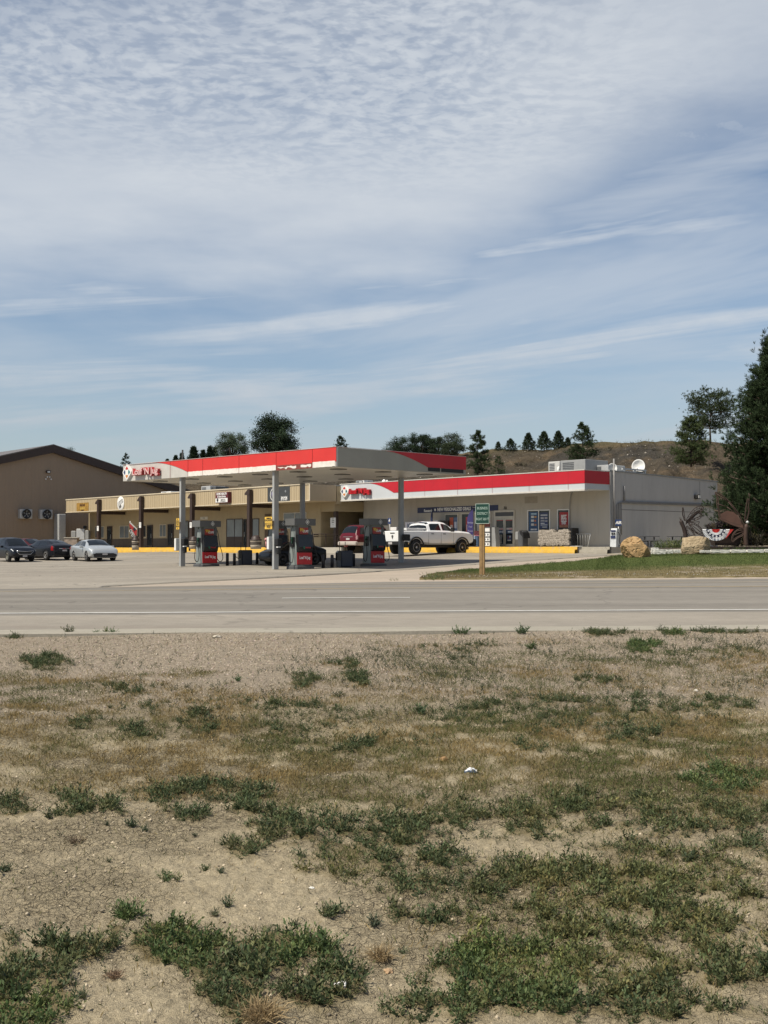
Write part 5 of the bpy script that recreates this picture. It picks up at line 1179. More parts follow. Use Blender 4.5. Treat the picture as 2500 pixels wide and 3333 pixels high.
# long face: red above, weathered white below, swoosh at the left
xs0, xs1 = cx_(498), cx_(613)
crv = [(xs0 + (xs1 - xs0) * t, cz1 - (cz1 - czs) * (t ** 1.8)) for t in np.linspace(0, 1, 14)]
mb = MB(); mb.prism(crv + [(.012, czs), (.012, cz1 + .012), (xs0, cz1 + .012)], -.018, -.002); mb.build('red_panel', m_redc, t_)
def wavy(xa, xb, z0, z1, y0, y1, mat, amp=.02, name='lower_band'):
    n = max(4, int((xb - xa) / .12)); top = [(xa + (xb - xa) * i / n, z1 + amp * (mnoise.noise(Vector((i * .55, xa, 2))))) for i in range(n + 1)]
    bot = [(xa + (xb - xa) * i / n, z0 + amp * 1.3 * (mnoise.noise(Vector((i * .9, xa, 7))))) for i in range(n, -1, -1)]
    vs_ = [(x, y0, z) for x, z in top] + [(x, y0, z) for x, z in bot] + [(x, y1, z) for x, z in top] + [(x, y1, z) for x, z in bot]; mb = MB(); m_ = n + 1
    fs = [(i, i + 1, 2 * m_ - 2 - i, 2 * m_ - 1 - i) for i in range(n)] + [(2 * m_ + i + 1, 2 * m_ + i, 4 * m_ - 1 - i, 4 * m_ - 2 - i) for i in range(n)] + [(i, 2 * m_ + i, 2 * m_ + i + 1, i + 1) for i in range(n)] + [(m_ + i, 3 * m_ + i, 3 * m_ + i + 1, m_ + i + 1) for i in range(n)]
    mb.faces(vs_, fs); return mb.build(name, mat, t_)
wavy(xs1 + .02, cx_(779), cz0 + .01, czs + .02, -.024, -.003, m_peel); wavy(cx_(779) + .02, cx_(899), cz0 + .01, czs + .02, -.024, -.003, m_peel)
wavy(cx_(900), cx_(1017), cz0, czs - .0, -.021, -.003, m_rust, .006); wavy(cx_(905), cx_(965), czs - .15, czs - .10, -.026, -.0215, m_peel, .09, 'paint_remnant'); wavy(cx_(980), cx_(1014), czs - .18, czs - .06, -.026, -.0215, m_peel, .05, 'paint_remnant')
wavy(cx_(1019), -.06, cz0 + .01, czs + .03, -.024, -.003, m_peel)
for px in (555, 613, 661, 779, 900, 1018): x = cx_(px); MB().box(x - .009, x + .009, -.030, -.0265, cz0, cz1).build('panel_joint', M('joint_dark'), t_)
mb = MB(); mb.box(CW - .01, .03, -.04, .05, cz1 + .013, cz1 + .03); mb.box(-.04, .03, .05, CD + .02, cz1 + .013, cz1 + .03); mb.build('cap_trim', M('cap_pale', (.62, .5, .46), .6), t_)
# right face: grey swoosh, dark red far part, open black slots
yb0, yb1 = CAN.ly(1258, 0, 4.8), CAN.ly(1392, 0, 4.2)
crv = [(yb0 + (yb1 - yb0) * t, cz1 - (cz1 - czs) * (t ** 1.6)) for t in np.linspace(0, 1, 12)]
mb = MB(); mb.prism(crv + [(CD + .01, czs), (CD + .01, cz1 + .01), (yb0, cz1 + .01)], .002, .016, 'x'); mb.build('red_panel', m_red, t_)
mb = MB(); 
for a, b in ((1393, 1432), (1436, 1508)): mb.box(.002, .014, CAN.ly(a, 0, 4), CAN.ly(b, 0, 4), cz0 + .06, czs - .004)
mb.build('open_slot', m_black, t_)
# columns
for x, y in ((CAN.lx(587, .15, 1), .15), (CAN.lx(890, .15, 1), .15), (CAN.lx(979, CD - .25, 1), CD - .25), (CAN.lx(1300, CD - .25, 1), CD - .25)):
    p = CAN.w(x, y); zb_ = ground_z(p.x, p.y) + .02; mb = MB(); mb.box(x - .08, x + .07, y - .14 + .13, y + .155 + .13, zb_, cz0 + .02)
    c = mb.build('column', M('column_grey', (.33, .335, .33), .5, var=.08, dirt=.2), t_)
    mb = MB(); mb.box(x - .17, x + .16, y - .16 + .1, y + .33, zb_ - .08, zb_ + .03); mb.build('base_plate', m_conc, c)
lx = CAN.lx(412, -.2, 4.4); t2 = thing('canopy_logo', 'white diamond logo board with coloured petals at the left end of the canopy', 'sign', CAN.w(CAN.lx(410, -.2, 4.4), -.002, CAN.z(lx, -.2, 1537)), CAN.a); diamond(t2, 0, 0, 0, .43, .14)
bigword(CAN, 439, 524, 1535, -.01, M('letter_face_pink', (.62, .42, .40), .5), M('letter_red_faded', (.42, .04, .045), .5), 'faded pink and red raised letters reading Loaf N Jug on the canopy', .50, .08)
# signs and boxes on the front columns
for px, lab in ((587, 'left'), (890, 'second')):
    xc_ = CAN.lx(px, .15, 1); k = CAN.w(xc_, .1).y / F
    z0, z1 = (CAN.z(xc_, 0, 1723), CAN.z(xc_, 0, 1687)) if px == 587 else (CAN.z(xc_, 0, 1722), CAN.z(xc_, 0, 1682))
    w = .135 if px == 587 else .285; xo = -.02 if px == 587 else -.20
    t2 = thing('column_sign', 'narrow tall yellow sign on the left front canopy column' if px == 587 else 'wide yellow sign reading ETHANOL FREE on the second front canopy column', 'sign', CAN.w(xc_ + xo, .01, (z0 + z1) / 2), CAN.a); h = (z1 - z0) / 2
    MB().box(-w, w, -.02, 0, -h, h).build('board', M('sign_yellow', (.72, .45, .07), .5, var=.06), t2)
    if px == 890:
        MB().box(-w, w, -.024, -.0205, -.02, .01).build('stripe', m_letb, t2)
        for s, zz_, sz_ in (('PREMIUM', .74, .10), ('UNLEADED', .42, .14), ('ETHANOL', -.38, .17), ('FREE', -.68, .17)): letters(s, sz_, m_letb, t2, (.02, -.024, zz_ * h), sx=.85, bold=.004, depth=.002)
    else:
        for i, s in enumerate(('91', 'FUEL', 'NON', 'ETH', 'ANOL', '91')): letters(s, .10, m_letb, t2, (0, -.024, h * (.8 - .32 * i)), bold=.004, depth=.002)
    z0, z1 = CAN.z(xc_, 0, 1793 if px == 587 else 1789), CAN.z(xc_, 0, 1752 if px == 587 else 1747)
    t2 = thing('service_box', ('pale narrow cabinet with text strip on the left front canopy column' if px == 587 else 'pale narrow cabinet on the second front canopy column'), 'box', CAN.w(xc_ - .17, .06, z0), CAN.a)
    MB().box(-.09, .08, -.12, .10, 0, z1 - z0, bev=.01).build('cabinet', M('cabinet_grey', (.45, .46, .45), .5), t2); MB().box(-.08, .06, -.128, -.121, .03, z1 - z0 - .03).build('label_strip', m_white, t2)
    zt_ = CAN.z(xc_, 0, 1753); t2 = thing('squeegee_box', 'black towel and squeegee dispenser on the ' + lab + ' front canopy column', 'box', CAN.w(xc_ + .2, .30, zt_ - .36), CAN.a)
    MB().box(-.12, .14, -.17, .17, 0, .36, bev=.03).build('dispenser', m_black, t2); MB().box(-.05, .1, -.10, .10, -.42, -.02, bev=.03).build('holder', m_blackgl, t2); MB().box(-.02, .12, -.12, .06, -.09, -.03).build('paper_towel', m_white, t2)
# accessibility mark on columns
zt_ = CAN.z(0, 0, 1753); p = None
t2 = thing('dispenser_box', 'black box on the right rear canopy column in front of the white truck', 'box', CAN.w(CAN.lx(1305, CD - .3, 0) + .12, CD - .05, CAN.z(0, CD, 1759)), CAN.a); MB().box(-.10, .16, -.20, .22, 0, .36, bev=.03).build('dispenser', m_black, t2); MB().box(-.05, .1, -.1, .12, -.34, -.03, bev=.03).build('holder', m_blackgl, t2)

# ---- fuel pumps
def fuel_pump(label, px, Y, base_py, grp='fuel pumps under the canopy'):
    P_ = at(px, base_py, Y); t = thing('fuel_pump', label, 'fuel pump', (P_.x, P_.y, P_.z), math.atan2(.703, .711), grp)
    m_pg = M('pump_grey', (.11, .11, .108), .45, var=.06); m_ps = M('pump_side', (.21, .235, .225), .4, var=.06)
    MB().box(-.60, .60, -.42, .42, -.25, .08, bev=.05).build('plinth', m_dgrey, t)
    mb = MB(); mb.prism([(-.30, .10), (.30, .10), (.26, 1.02), (.20, 1.25), (.20, 2.08), (-.20, 2.08), (-.20, 1.25), (-.26, 1.02)], -.50, .50, 'x'); mb.build('cabinet', m_ps, t)
    mb = MB(); mb.box(-.49, .49, -.335, -.302, .12, .72, bev=.01); o = mb.build('lower_panel', M('pump_red', (.42, .012, .018), .4), t)
    letters("Loaf 'N Jug", .20, m_letw, o, (0, -.338, .46), bold=.006, sx=.80, depth=.003)
    mb = MB(); mb.prism([(-.32, .73), (-.265, .735), (-.19, 1.62), (-.36, 1.60), (-.40, 1.30), (-.44, 1.0), (-.40, .80)], -.47, .47, 'x'); o = mb.build('console', m_blackgl, t)
    mb = MB(); mb.mat(M('button_red', (.35, .03, .03), .5)); 
    for k in range(4): mb.box(-.05 + k * .09, .02 + k * .09, -.452, -.442, .93, 1.0)
    mb.mat(M('button_green', (.02, .12, .07), .5)); mb.box(-.18, -.08, -.452, -.442, .9, 1.03); mb.mat(M('lcd', (.14, .15, .13), .3)); mb.box(-.12, .25, -.405, -.395, 1.14, 1.24); mb.box(-.3, -.16, -.385, -.372, 1.36, 1.40); mb.build('buttons', None, o)
    mb = MB(); mb.box(-.28, .28, -.26, -.205, 1.63, 1.97); o = mb.build('advert_screen', M('advert_red', (.34, .035, .03), .4, var=.4, scale=5), t)
    letters('99¢', .22, M('advert_yellow', (.65, .5, .06), .5), o, (-.12, -.264, 1.85), bold=.006, depth=.002, sx=.9); letters('CUPS', .16, m_letw, o, (.10, -.264, 1.78), bold=.006, depth=.002, shear=.2)
    for s in (-1, 1):
        mb = MB(); mb.box(s * .44 - .10, s * .44 + .10, -.235, -.201, .74 + .5, 2.04, bev=.02); mb.build('side_pillar', m_pg, t)
        mb = MB(); mb.box(s * .53 - .04, s * .53 + .04, -.16, .16, 1.0, 1.5, bev=.02); mb.build('nozzle_boot', m_blackgl, t)
        mb = MB(); mb.tube([(s * .60, -.05, 1.32), (s * .64, -.07, 1.40), (s * .60, -.1, 1.50)], [.05, .045, .03], 8); mb.tube([(s * .60, -.05, 1.32), (s * .63, -.05, 1.16)], .02, 6); mb.build('nozzle', M('nozzle_green', (.02, .09, .05), .4) if s < 0 else m_black, t)
        mb = MB(); pts = [(s * .56, -.06, 2.04), (s * .70, -.08, 1.8), (s * .78, -.12, 1.2), (s * .92, -.2, .62), (s * .93, -.22, .34), (s * .80, -.2, .20), (s * .66, -.16, .28), (s * .57, -.1, .60), (s * .60, -.06, 1.15)]
        cr = []
        for i in range(len(pts) - 1):
            p0, p1, p2, p3 = [Vector(pts[max(0, min(len(pts) - 1, i + q))]) for q in (-1, 0, 1, 2)]
            for u in np.linspace(0, 1, 5)[:-1]: cr.append(.5 * ((2 * p1) + (p2 - p0) * u + (2 * p0 - 5 * p1 + 4 * p2 - p3) * u * u + (3 * p1 - p0 - 3 * p2 + p3) * u ** 3))
        cr.append(Vector(pts[-1])); mb.tube(cr, .020, 6); mb.build('hose', m_black, t)
    mb = MB(); n = 10; out = [(-.70, -.30)] + [(-.70 + 1.4 * i / n, -.36 - .06 * math.sin(PI * i / n)) for i in range(n + 1)] + [(.70, .30), (.70, .36), (-.70, .36)]
    mb.prism(out, 2.08, 2.42, 'z'); o = mb.build('head', m_pg, t); d_ = diamond(o, .10, -.415, 2.25, .125, .012, True)
    return t
fuel_pump('left front fuel pump standing alone beside the narrow cabinet column', 672, 67.6, 1840)
fuel_pump('middle front fuel pump with a green nozzle on a raised plinth', 978, 62.7, 1845)
fuel_pump('right-hand fuel pump in front of the maroon car and white truck', 1216, 65.2, 1839)
fuel_pump('rear fuel pump half hidden behind the canopy column and front pump', 902, 70.6, 1834)
# bollards and service bins between the pumps
def bollard(px, y0, y1, Y, lab):
    a = at(px, y1, Y); b = at(px, y0, Y); o = MB().lathe([(.085, -.05), (.085, b.z - a.z - .03), (.06, b.z - a.z), (.01, b.z - a.z + .012)], seg=16).build('bollard', M('bollard_black', (.02, .018, .022), .5), None, a); tag(o, lab, 'bollard', 'bollards on the pump islands')
bollard(740, 1800, 1840, 68.6, 'first black bollard right of the left pump'); bollard(763, 1801, 1841, 69.0, 'black bollard tethered by a cable to the left service bin')
bollard(837, 1799, 1838, 70.2, 'black bollard between the left service bin and the canopy column'); bollard(1052, 1805, 1847, 63.5, 'black bollard just right of the middle pump')
bollard(1081, 1806, 1847, 63.9, 'black bollard tethered to the right service bin'); bollard(1151, 1802, 1844, 65.0, 'black bollard between the right service bin and the right pump')
def service_bin(px0, px1, y0, y1, Y, lab):
    a = at(px0, y1, Y); b = at(px1, y0, Y); w = (b.x - a.x); h = b.z - a.z; t = thing('service_bin', lab, 'bin', ((a.x + b.x) / 2, Y, a.z), R(12), 'service bins on the pump islands')
    MB().box(-w * .25, w * .5, -.25, .35, 0, h, bev=.04).build('bin_body', M('navy_bin', (.014, .019, .035), .4, var=.2), t)
    mb = MB(); mb.prism([(-w * .5, h * .40), (-w * .25, h * .40), (-w * .25, h * 1.0), (-w * .40, h * 1.0), (-w * .5, h * .88)], -.22, .30); mb.build('squeegee_bucket', m_blackgl, t)
    MB().box(-w * .47, -w * .26, -.2, .28, 0, h * .39).build('bin_foot', m_dgrey, t)
    MB().tube([(-w * .3, 0, h), (-w * .3, 0, h + .45)], .018, 6).build('squeegee_handle', m_black, t); MB().tube([(w * .05, 0, h), (w * .05, 0, h + .45)], .018, 6).build('squeegee_handle', m_black, t)
service_bin(775, 820, 1790, 1839, 69.4, 'dark navy service bin right of the left pump'); service_bin(1095, 1147, 1792, 1845, 64.2, 'dark navy service bin left of the right pump')
for a, b in (((763, 1806, 69.0), (776, 1818, 69.2)), ((1081, 1812, 63.9), (1097, 1822, 64.0))):
    p, q = at(*a), at(*b); o = MB().tube([p, (p + q) / 2 + Vector((0, 0, -.03)), q], .018, 6).build('tether', m_black); tag(o, ('cable from a bollard to the left service bin' if a[0] < 900 else 'cable from a bollard to the right service bin'), 'cable')
# ---- green road sign
g = at(1568, 1876, 50.4); k = 50.4 / F; t_ = thing('road_sign', 'green sign reading BUSINESS DISTRICT RIGHT 500 FT on a wooden post', 'sign', g, R(-20))
hh = (1876 - 1640) * k
MB().box(-.085, .035, -.06, .06, -.2, (1876 - 1700) * k + .5, bev=.008).box(.045, .13, -.055, .055, -.2, (1876 - 1700) * k + .5, bev=.008).build('post', M('weathered_post', (.27, .17, .075), .85, var=.35, scale=4, bump=.5, bscale=20), t_)
mb = MB(); w, z0, z1 = .285, (1876 - 1704.5) * k, hh
mb.box(-w, w, -.085, -.065, z0, z1, bev=.02); o = mb.build('sign_board', M('sign_green', (.003, .040, .026), .4, var=.08), t_, (.06, 0, 0))
mb = MB()
for a, b, c, d in ((-w, w, z1 - .012, z1 + .004), (-w, w, z0 - .004, z0 + .012), (-w - .004, -w + .012, z0, z1), (w - .012, w + .004, z0, z1)): mb.box(a, b, -.089, -.0855, c, d)
mb.build('border', M('sign_white', (.45, .55, .48), .5), o)
m_sgl = M('sign_letter', (.40, .52, .45), .5)
for s, q in (('BUSINESS', .77), ('DISTRICT', .50), ('RIGHT 500 FT', .22)): letters(s, .15 if q > .3 else .145, m_sgl, o, (0, -.09, z0 + (z1 - z0) * q), depth=.002, bold=.0, sx=.70 if q > .3 else .62)
# ---- boulders
def boulder(px0, px1, py0, py1, Y, lab, seed, boxy, col):
    a = at((px0 + px1) / 2, py1, Y); k = Y / F; w, h = (px1 - px0) * k, (py1 - py0) * k; bm = bmesh.new(); bmesh.ops.create_icosphere(bm, subdivisions=5, radius=1)
    for v in bm.verts:
        c = v.co.normalized()
        if boxy: m_ = max(abs(c.x), abs(c.y), abs(c.z)); c = c * (.35 + .65 / m_ * .86)
        # flat broken facets
        for q in range(9):
            dn = Vector((mnoise.noise(Vector((q * 3.1, seed, 0))), mnoise.noise(Vector((q * 1.7, seed, 5))) - .15, mnoise.noise(Vector((q * 2.3, seed, 9))))).normalized(); dd_ = c.dot(dn) - (.56 + (.07 * q) % .2)
            if dd_ > 0: c = c - dn * dd_ * .95
        n_ = mnoise.fractal(c * 1.6 + Vector((seed, 0, 0)), .8, 2.2, 3) * .07; rid = abs(mnoise.noise(c * 3.2 + Vector((seed, 7, 0)))); c = c * (1 + n_ - .10 * max(0, .12 - rid) * 9)
        v.co = c
    xs_ = [v.co.x for v in bm.verts]; zs_ = [v.co.z for v in bm.verts]; zmin = -.62
    for v in bm.verts:
        z = max(v.co.z, zmin); v.co = Vector(((v.co.x - (max(xs_) + min(xs_)) / 2) / (max(xs_) - min(xs_)) * w, v.co.y * w * .36, (z - zmin) / (max(zs_) - zmin) * (h + .12) - .12))
    me = bpy.data.meshes.new('boulder'); bm.to_mesh(me); bm.free()
    m, t, b = new_mat('sandstone_%d' % seed); v_ = t.node('ShaderNodeTexCoord').outputs['Object']
    n1 = t.noise(v_, 1.6, 6, .65); n2 = t.noise(v_, 14, 5, .7); c = t.mix(t.mr(n1, .38, .62), col[0], col[1]); c = t.mix(1.0, c, t.comb(*[t.mr(n2, .25, .75, .78, 1.2, 'LINEAR')] * 3), 'MULTIPLY')
    t.l.new(c, b.inputs['Base Color']); b.inputs['Roughness'].default_value = .95; bn = t.node('ShaderNodeBump'); bn.inputs['Strength'].default_value = .5; bn.inputs['Distance'].default_value = .04
    t.l.new(t.add(t.add(n1, t.mul(n2, .4)), t.mul(t.mr(t.vor(v_, 1.1, 'DISTANCE_TO_EDGE'), .0, .03), .35)), bn.inputs['Height']); t.l.new(bn.outputs[0], b.inputs['Normal']); me.materials.append(m)
    tag(link('boulder', me, None, a), lab, 'boulder')
boulder(2020, 2121, 1746, 1811, 62.0, 'large rounded orange sandstone boulder at the lawn edge', 3, False, ((.44, .285, .14), (.34, .22, .10)))
boulder(2219, 2313, 1745, 1797, 64.0, 'square-edged tan sandstone block before the metal butterfly', 8, True, ((.36, .28, .175), (.26, .195, .115)))
for i, (a, b, c, d) in enumerate(((2120, 2143, 1782, 1803), (2127, 2166, 1788, 1803), (2167, 2189, 1788, 1801), (2190, 2214, 1788, 1799), (2279, 2293, 1790, 1799), (2294, 2310, 1791, 1799), (2312, 2374, 1789, 1799.5), (2376, 2427, 1788, 1799), (2429, 2486, 1788, 1798.5), (2488, 2560, 1787, 1798))):
    Y = 63.2 + (.5 if i == 0 else 0); p = at((a + b) / 2, d, Y); k = Y / F; bm = bmesh.new(); bmesh.ops.create_cube(bm, size=1); bmesh.ops.subdivide_edges(bm, edges=bm.edges, cuts=5, use_grid_fill=True)
    for v in bm.verts:
        c_ = v.co.copy(); m_ = c_.length / max(abs(q) for q in c_) ; v.co = c_ * (1 - .10 * (m_ - 1)) + Vector((1, 1, 1)) * .0 + c_ * .10 * mnoise.noise(c_ * 4 + Vector((i * 5, 0, 0)))
        v.co = Vector((v.co.x * (b - a) * k * .98, v.co.y * .34, (v.co.z + .46) * (d - c) * k))
    me = bpy.data.meshes.new('edging_stone'); bm.to_mesh(me); bm.free(); me.materials.append(M('edging_white', (.52, .51, .46), .95, var=.25, scale=6, bump=.6, bscale=14))
    o = link('edging_stone', me, None, p, (0, 0, .03 * (i % 3 - 1)))
    tag(o, ('end stone raised behind', 'first long stone right of the orange boulder', 'middle stone of the left edging', 'last stone of the left edging', 'small stone right of the square block', 'second small stone right of the square block', 'longest edging stone under the bunting', 'edging stone right of the longest', 'edging stone near the right edge', 'rightmost edging stone')[i].replace('end stone raised behind', 'white end stone raised behind the left edging row') + (' in white' if i else ''), 'edging stone', 'white stones edging the planting bed')
# ================================================================ VEHICLES
def body_surface(st, vk):
    """st: stations (x, zb, zs, zr, wb, wr) rear to front -> function S(x, v), v in 0..7 over the half section"""
    st = np.array(st, float); xs_ = st[:, 0]
    def S(x, v, side=1):
        zb, zs, zr, wb, wr = [np.interp(x, xs_, st[:, i]) for i in range(1, 6)]
        sec = [(0, zb), (wb * .80, zb), (wb * .97, zb + .10), (wb, zb + (zs - zb) * .45), (wb * .985, zs - .03), (wb * .95, zs + .01), (wr + (wb * .93 - wr) * .12, zr - (zr - zs) * .12 - .01), (wr * .82, zr + .0), (0, zr + .025 * min(1, max(0, (zr - zs)) * 4) + .012)]
        i = min(int(v), len(sec) - 2); f = v - i; a, b = sec[i], sec[i + 1]
        return Vector((x, side * (a[0] * (1 - f) + b[0] * f), a[1] * (1 - f) + b[1] * f))
    return S
def make_vehicle(name, label, cat, loc, head, st, paint, wheels, wr_, glass, lights=(), xw=.0, group=None, extra=None, mirror=None, tw=.22, rimmat=None, glassmat=None, arch=1.12, archx=0.):
    t = thing(name, label, cat, loc, math.atan2(head[1], head[0]), group)
    S = body_surface(st, 0); x0, x1 = st[0][0], st[-1][0]; n = 56
    xs_ = np.unique(np.concatenate([np.linspace(x0, x1, n), [s[0] for s in st]])); vv = [0, 1, 2, 2.5, 3, 3.5, 4, 5, 5.33, 5.67, 6, 6.5, 7, 7.5, 8]
    mb = MB(); ring = [(v, 1) for v in vv] + [(v, -1) for v in vv[-2:0:-1]]; R_ = len(ring)
    vs_ = [tuple(S(x, v, s)) for x in xs_ for v, s in ring]
    fs = [(i * R_ + j, (i + 1) * R_ + j, (i + 1) * R_ + (j + 1) % R_, i * R_ + (j + 1) % R_) for i in range(len(xs_) - 1) for j in range(R_)]
    fs += [tuple(range(R_)), tuple((len(xs_) - 1) * R_ + j for j in range(R_ - 1, -1, -1))]
    mb.faces(vs_, fs, True); body = mb.build('body', paint, t, sharp=38)
    wbm = max(s[4] for s in st)
    cut = MB(); cut.mat(m_black)
    for x in wheels:
        for s in (-1, 1): cut.lathe([(wr_ * arch, -.19), (wr_ * arch, .34)], (x, s * (wbm - .07) - (.0 if s > 0 else .15) , wr_), 'y', 28, False)
    co = cut.build('cutter', m_black, t); bpy.context.view_layer.update()
    md = body.modifiers.new('b', 'BOOLEAN'); md.operation = 'DIFFERENCE'; md.object = co; md.solver = 'EXACT'
    try: md.material_mode = 'TRANSFER'
    except Exception: pass
    bpy.context.view_layer.update(); me = bpy.data.meshes.new_from_object(body.evaluated_get(bpy.context.evaluated_depsgraph_get())); body.modifiers.clear(); body.data = me; bpy.data.objects.remove(co)
    # glass patches follow the body a few millimetres outside
    def patch(nm, xa, xb, va, vb, side, parent, m, off=.006, nu=6, nv=4, shear=0., xa2=None, xb2=None):
        g = MB(); pts = []
        xa2 = xa if xa2 is None else xa2; xb2 = xb if xb2 is None else xb2
        for j in range(nv + 1):
            q = j / nv; v = va + (vb - va) * q; l, r = xa + (xa2 - xa) * q, xb + (xb2 - xb) * q
            for i in range(nu + 1):
                x = l + (r - l) * i / nu; p = S(x, v, side); e = .01
                a = S(min(x + e, x1), v, side) - S(max(x - e, x0), v, side); b = S(x, min(v + e, 7.999), side) - S(x, max(v - e, 0), side); nn = a.cross(b)
                if nn.length < 1e-9: nn = Vector((0, side, 0))
                nn.normalize();
                if nn.y * side < 0 and abs(nn.y) > .2 or (abs(nn.y) <= .2 and nn.z < 0): nn = -nn
                pts.append(tuple(p + nn * off))
        g.faces(pts, [(j * (nu + 1) + i, j * (nu + 1) + i + 1, (j + 1) * (nu + 1) + i + 1, (j + 1) * (nu + 1) + i) for j in range(nv) for i in range(nu)], True)
        return g.build(nm, m, parent)
    gm = glassmat or m_vglass
    for (kind, xa, xb, xa2, xb2) in glass:
        if kind == 'side':
            for s in (-1, 1): patch('side_window', xa, xb, 5.12, 5.92, s, t, gm, xa2=xa2, xb2=xb2)
        else:                                        # windscreen or rear window spans both sides, built as one mesh
            g = MB(); nu, nv = 5, 10; pts = []
            for j in range(nv + 1):
                vq = 6.15 + 1.85 * j / nv
                for i in range(nu + 1):
                    x = xa + (xb - xa) * i / nu; pts.append(S(x, vq, 1) + Vector((.008 if kind == 'front' else -.008, 0, .008)))
            full = pts + [Vector((p.x, -p.y, p.z)) for p in pts]; N_ = len(pts)
            f1 = [(j * (nu + 1) + i, j * (nu + 1) + i + 1, (j + 1) * (nu + 1) + i + 1, (j + 1) * (nu + 1) + i) for j in range(nv) for i in range(nu)]
            g.faces(full, f1 + [tuple(N_ + q for q in reversed(f)) for f in f1], True); g.build('windscreen' if kind == 'front' else 'rear_window', gm, t)
    for x in wheels:
        for s in (-1, 1):
            yo = s * (wbm - tw / 2 + .0 + archx); w_ = link('wheel', None, t, (x, yo, wr_)); 
            MB().lathe([(wr_ * .62, -tw / 2), (wr_ * .93, -tw / 2), (wr_, -tw / 2 + .03), (wr_, tw / 2 - .03), (wr_ * .93, tw / 2), (wr_ * .62, tw / 2)], axis='y', seg=32).build('tyre', m_tyre, w_)
            g = MB(); so_ = s * tw / 2; g.mat(m_black); g.lathe([(wr_ * .63, so_ * .55), (.02, so_ * .5)], axis='y', seg=28)
            g.mat(rimmat or m_rim); g.lathe([(wr_ * .66, so_ * 1.0), (wr_ * .60, so_ * 1.03), (wr_ * .57, so_ * .7)], axis='y', seg=28)
            for k in range(5):
                a = k * 2 * PI / 5; c, q = math.cos(a), math.sin(a); u = .30 * wr_ * .5
                g.faces([(c * .04 - q * u * .8, so_ * .95, q * .04 + c * u * .8), (c * wr_ * .6 - q * u * .45, so_ * .98, q * wr_ * .6 + c * u * .45), (c * wr_ * .6 + q * u * .45, so_ * .98, q * wr_ * .6 - c * u * .45), (c * .04 + q * u * .8, so_ * .95, q * .04 - c * u * .8)], [(0, 1, 2, 3)])
            g.lathe([(wr_ * .2, so_ * .9), (wr_ * .16, so_ * 1.03)], axis='y', seg=16); g.build('rim', None, w_)
    for (nm, xa, xb, va, vb, m, *o) in lights:
        for s in (-1, 1): patch(nm, xa, xb, va, vb, s, t, m, off=o[0] if o else .008, nu=3, nv=3)
    if mirror:
        for s in (-1, 1):
            x, z, y = mirror; MB().box(-.07, .07, s * .02 - .0 if s > 0 else -.24, .24 if s > 0 else -.02, -.06, .09, bev=.03).build('wing_mirror', paint if mirror[0] != 99 else m_black, t, (x, s * y, z))
    if extra: extra(t, S)
    return t
m_vglass = M('vehicle_glass', (.010, .012, .013), .08, var=.1, spec=.45); m_tyre = M('tyre_rubber', (.016, .016, .016), .8)
m_rim = M('alloy_rim', (.45, .44, .42), .35, .5); m_chrome = M('chrome', (.6, .6, .6), .15, .9); m_lampc = M('lamp_clear', (.72, .74, .74), .1); m_lampr = M('lamp_red', (.28, .012, .012), .2)
m_plate = M('number_plate', (.45, .43, .42), .5, var=.3, scale=20)
def paint(name, c, metal=.3): return M('paint_' + name, c, .32, metal if sum(c) > .3 else 0, var=.02, coat=.8 if sum(c) > .3 else .12, spec=.5 if sum(c) > .3 else .25)
def gloc(px, py): 
    g = G(px, py); return (g.x, g.y, float(lot_z(g.x, g.y)) + .03)
def vloc(px, Y): # ground point under image column px at distance Y on the slab
    x = (px - CX) / F * Y; return (x, Y, float(lot_z(x, Y)) + .03)
SED = [(-2.43, .34, .78, .86, .80, .72), (-2.36, .24, .93, 1.02, .88, .73), (-2.15, .20, 1.0, 1.10, .90, .71), (-1.75, .19, 1.0, 1.19, .915, .65), (-1.20, .19, .99, 1.37, .92, .60), (-.70, .19, .98, 1.445, .92, .59), (-.10, .19, .965, 1.46, .92, .59), (.40, .19, .95, 1.425, .92, .58), (.90, .19, .94, 1.24, .92, .60), (1.30, .19, .925, 1.05, .915, .70), (1.70, .2, .89, .99, .91, .73), (2.05, .22, .83, .92, .905, .73), (2.32, .25, .74, .82, .87, .71), (2.45, .34, .56, .64, .80, .66)]
SEDG = [('side', -1.45, -.32, -1.15, -.30), ('side', -.24, .98, -.22, .48), ('front', .46, 1.27, 0, 0), ('rear', -1.72, -1.0, 0, 0)]
def sedan_front(t, S):
    mb = MB(); mb.prism([(-.66, .28), (.66, .28), (.76, .46), (.55, .54), (-.55, .54), (-.76, .46)], 2.30, 2.462, 'x'); mb.build('grille', m_blackgl, t)
    MB().box(2.463, 2.475, -.16, .16, .42, .52).build('number_plate', m_plate, t)
    mb = MB(); mb.box(2.28, 2.44, -.75, .75, .24, .29, bev=.02); mb.build('front_lip', m_greymet, t)
_sv = make_vehicle('silver_sedan', 'silver sedan facing right, parked nearest the fuel canopy', 'car', vloc(305, 87.0), (.50, -.866), SED, paint('silver', (.46, .48, .485), .4), (-1.36, 1.46), .335, SEDG,
    [('headlight', 1.95, 2.28, 4.1, 4.95, m_lampc), ('tail_light', -2.34, -2.10, 3.6, 4.8, m_lampr)], extra=sedan_front, mirror=(.72, .95, .88)); _sv.scale = (1.07, 1.09, 1.02)
def sedan_rear(t, S):
    mb = MB(); mb.box(-2.44, -2.38, -.45, .45, .80, .83); mb.build('trim_strip', m_chrome, t)
    MB().box(-2.45, -2.42, -.18, .18, .62, .74).build('number_plate', m_plate, t)
    MB().box(-2.40, -2.34, -.82, .82, .24, .40, bev=.02).build('rear_bumper', m_black, t)
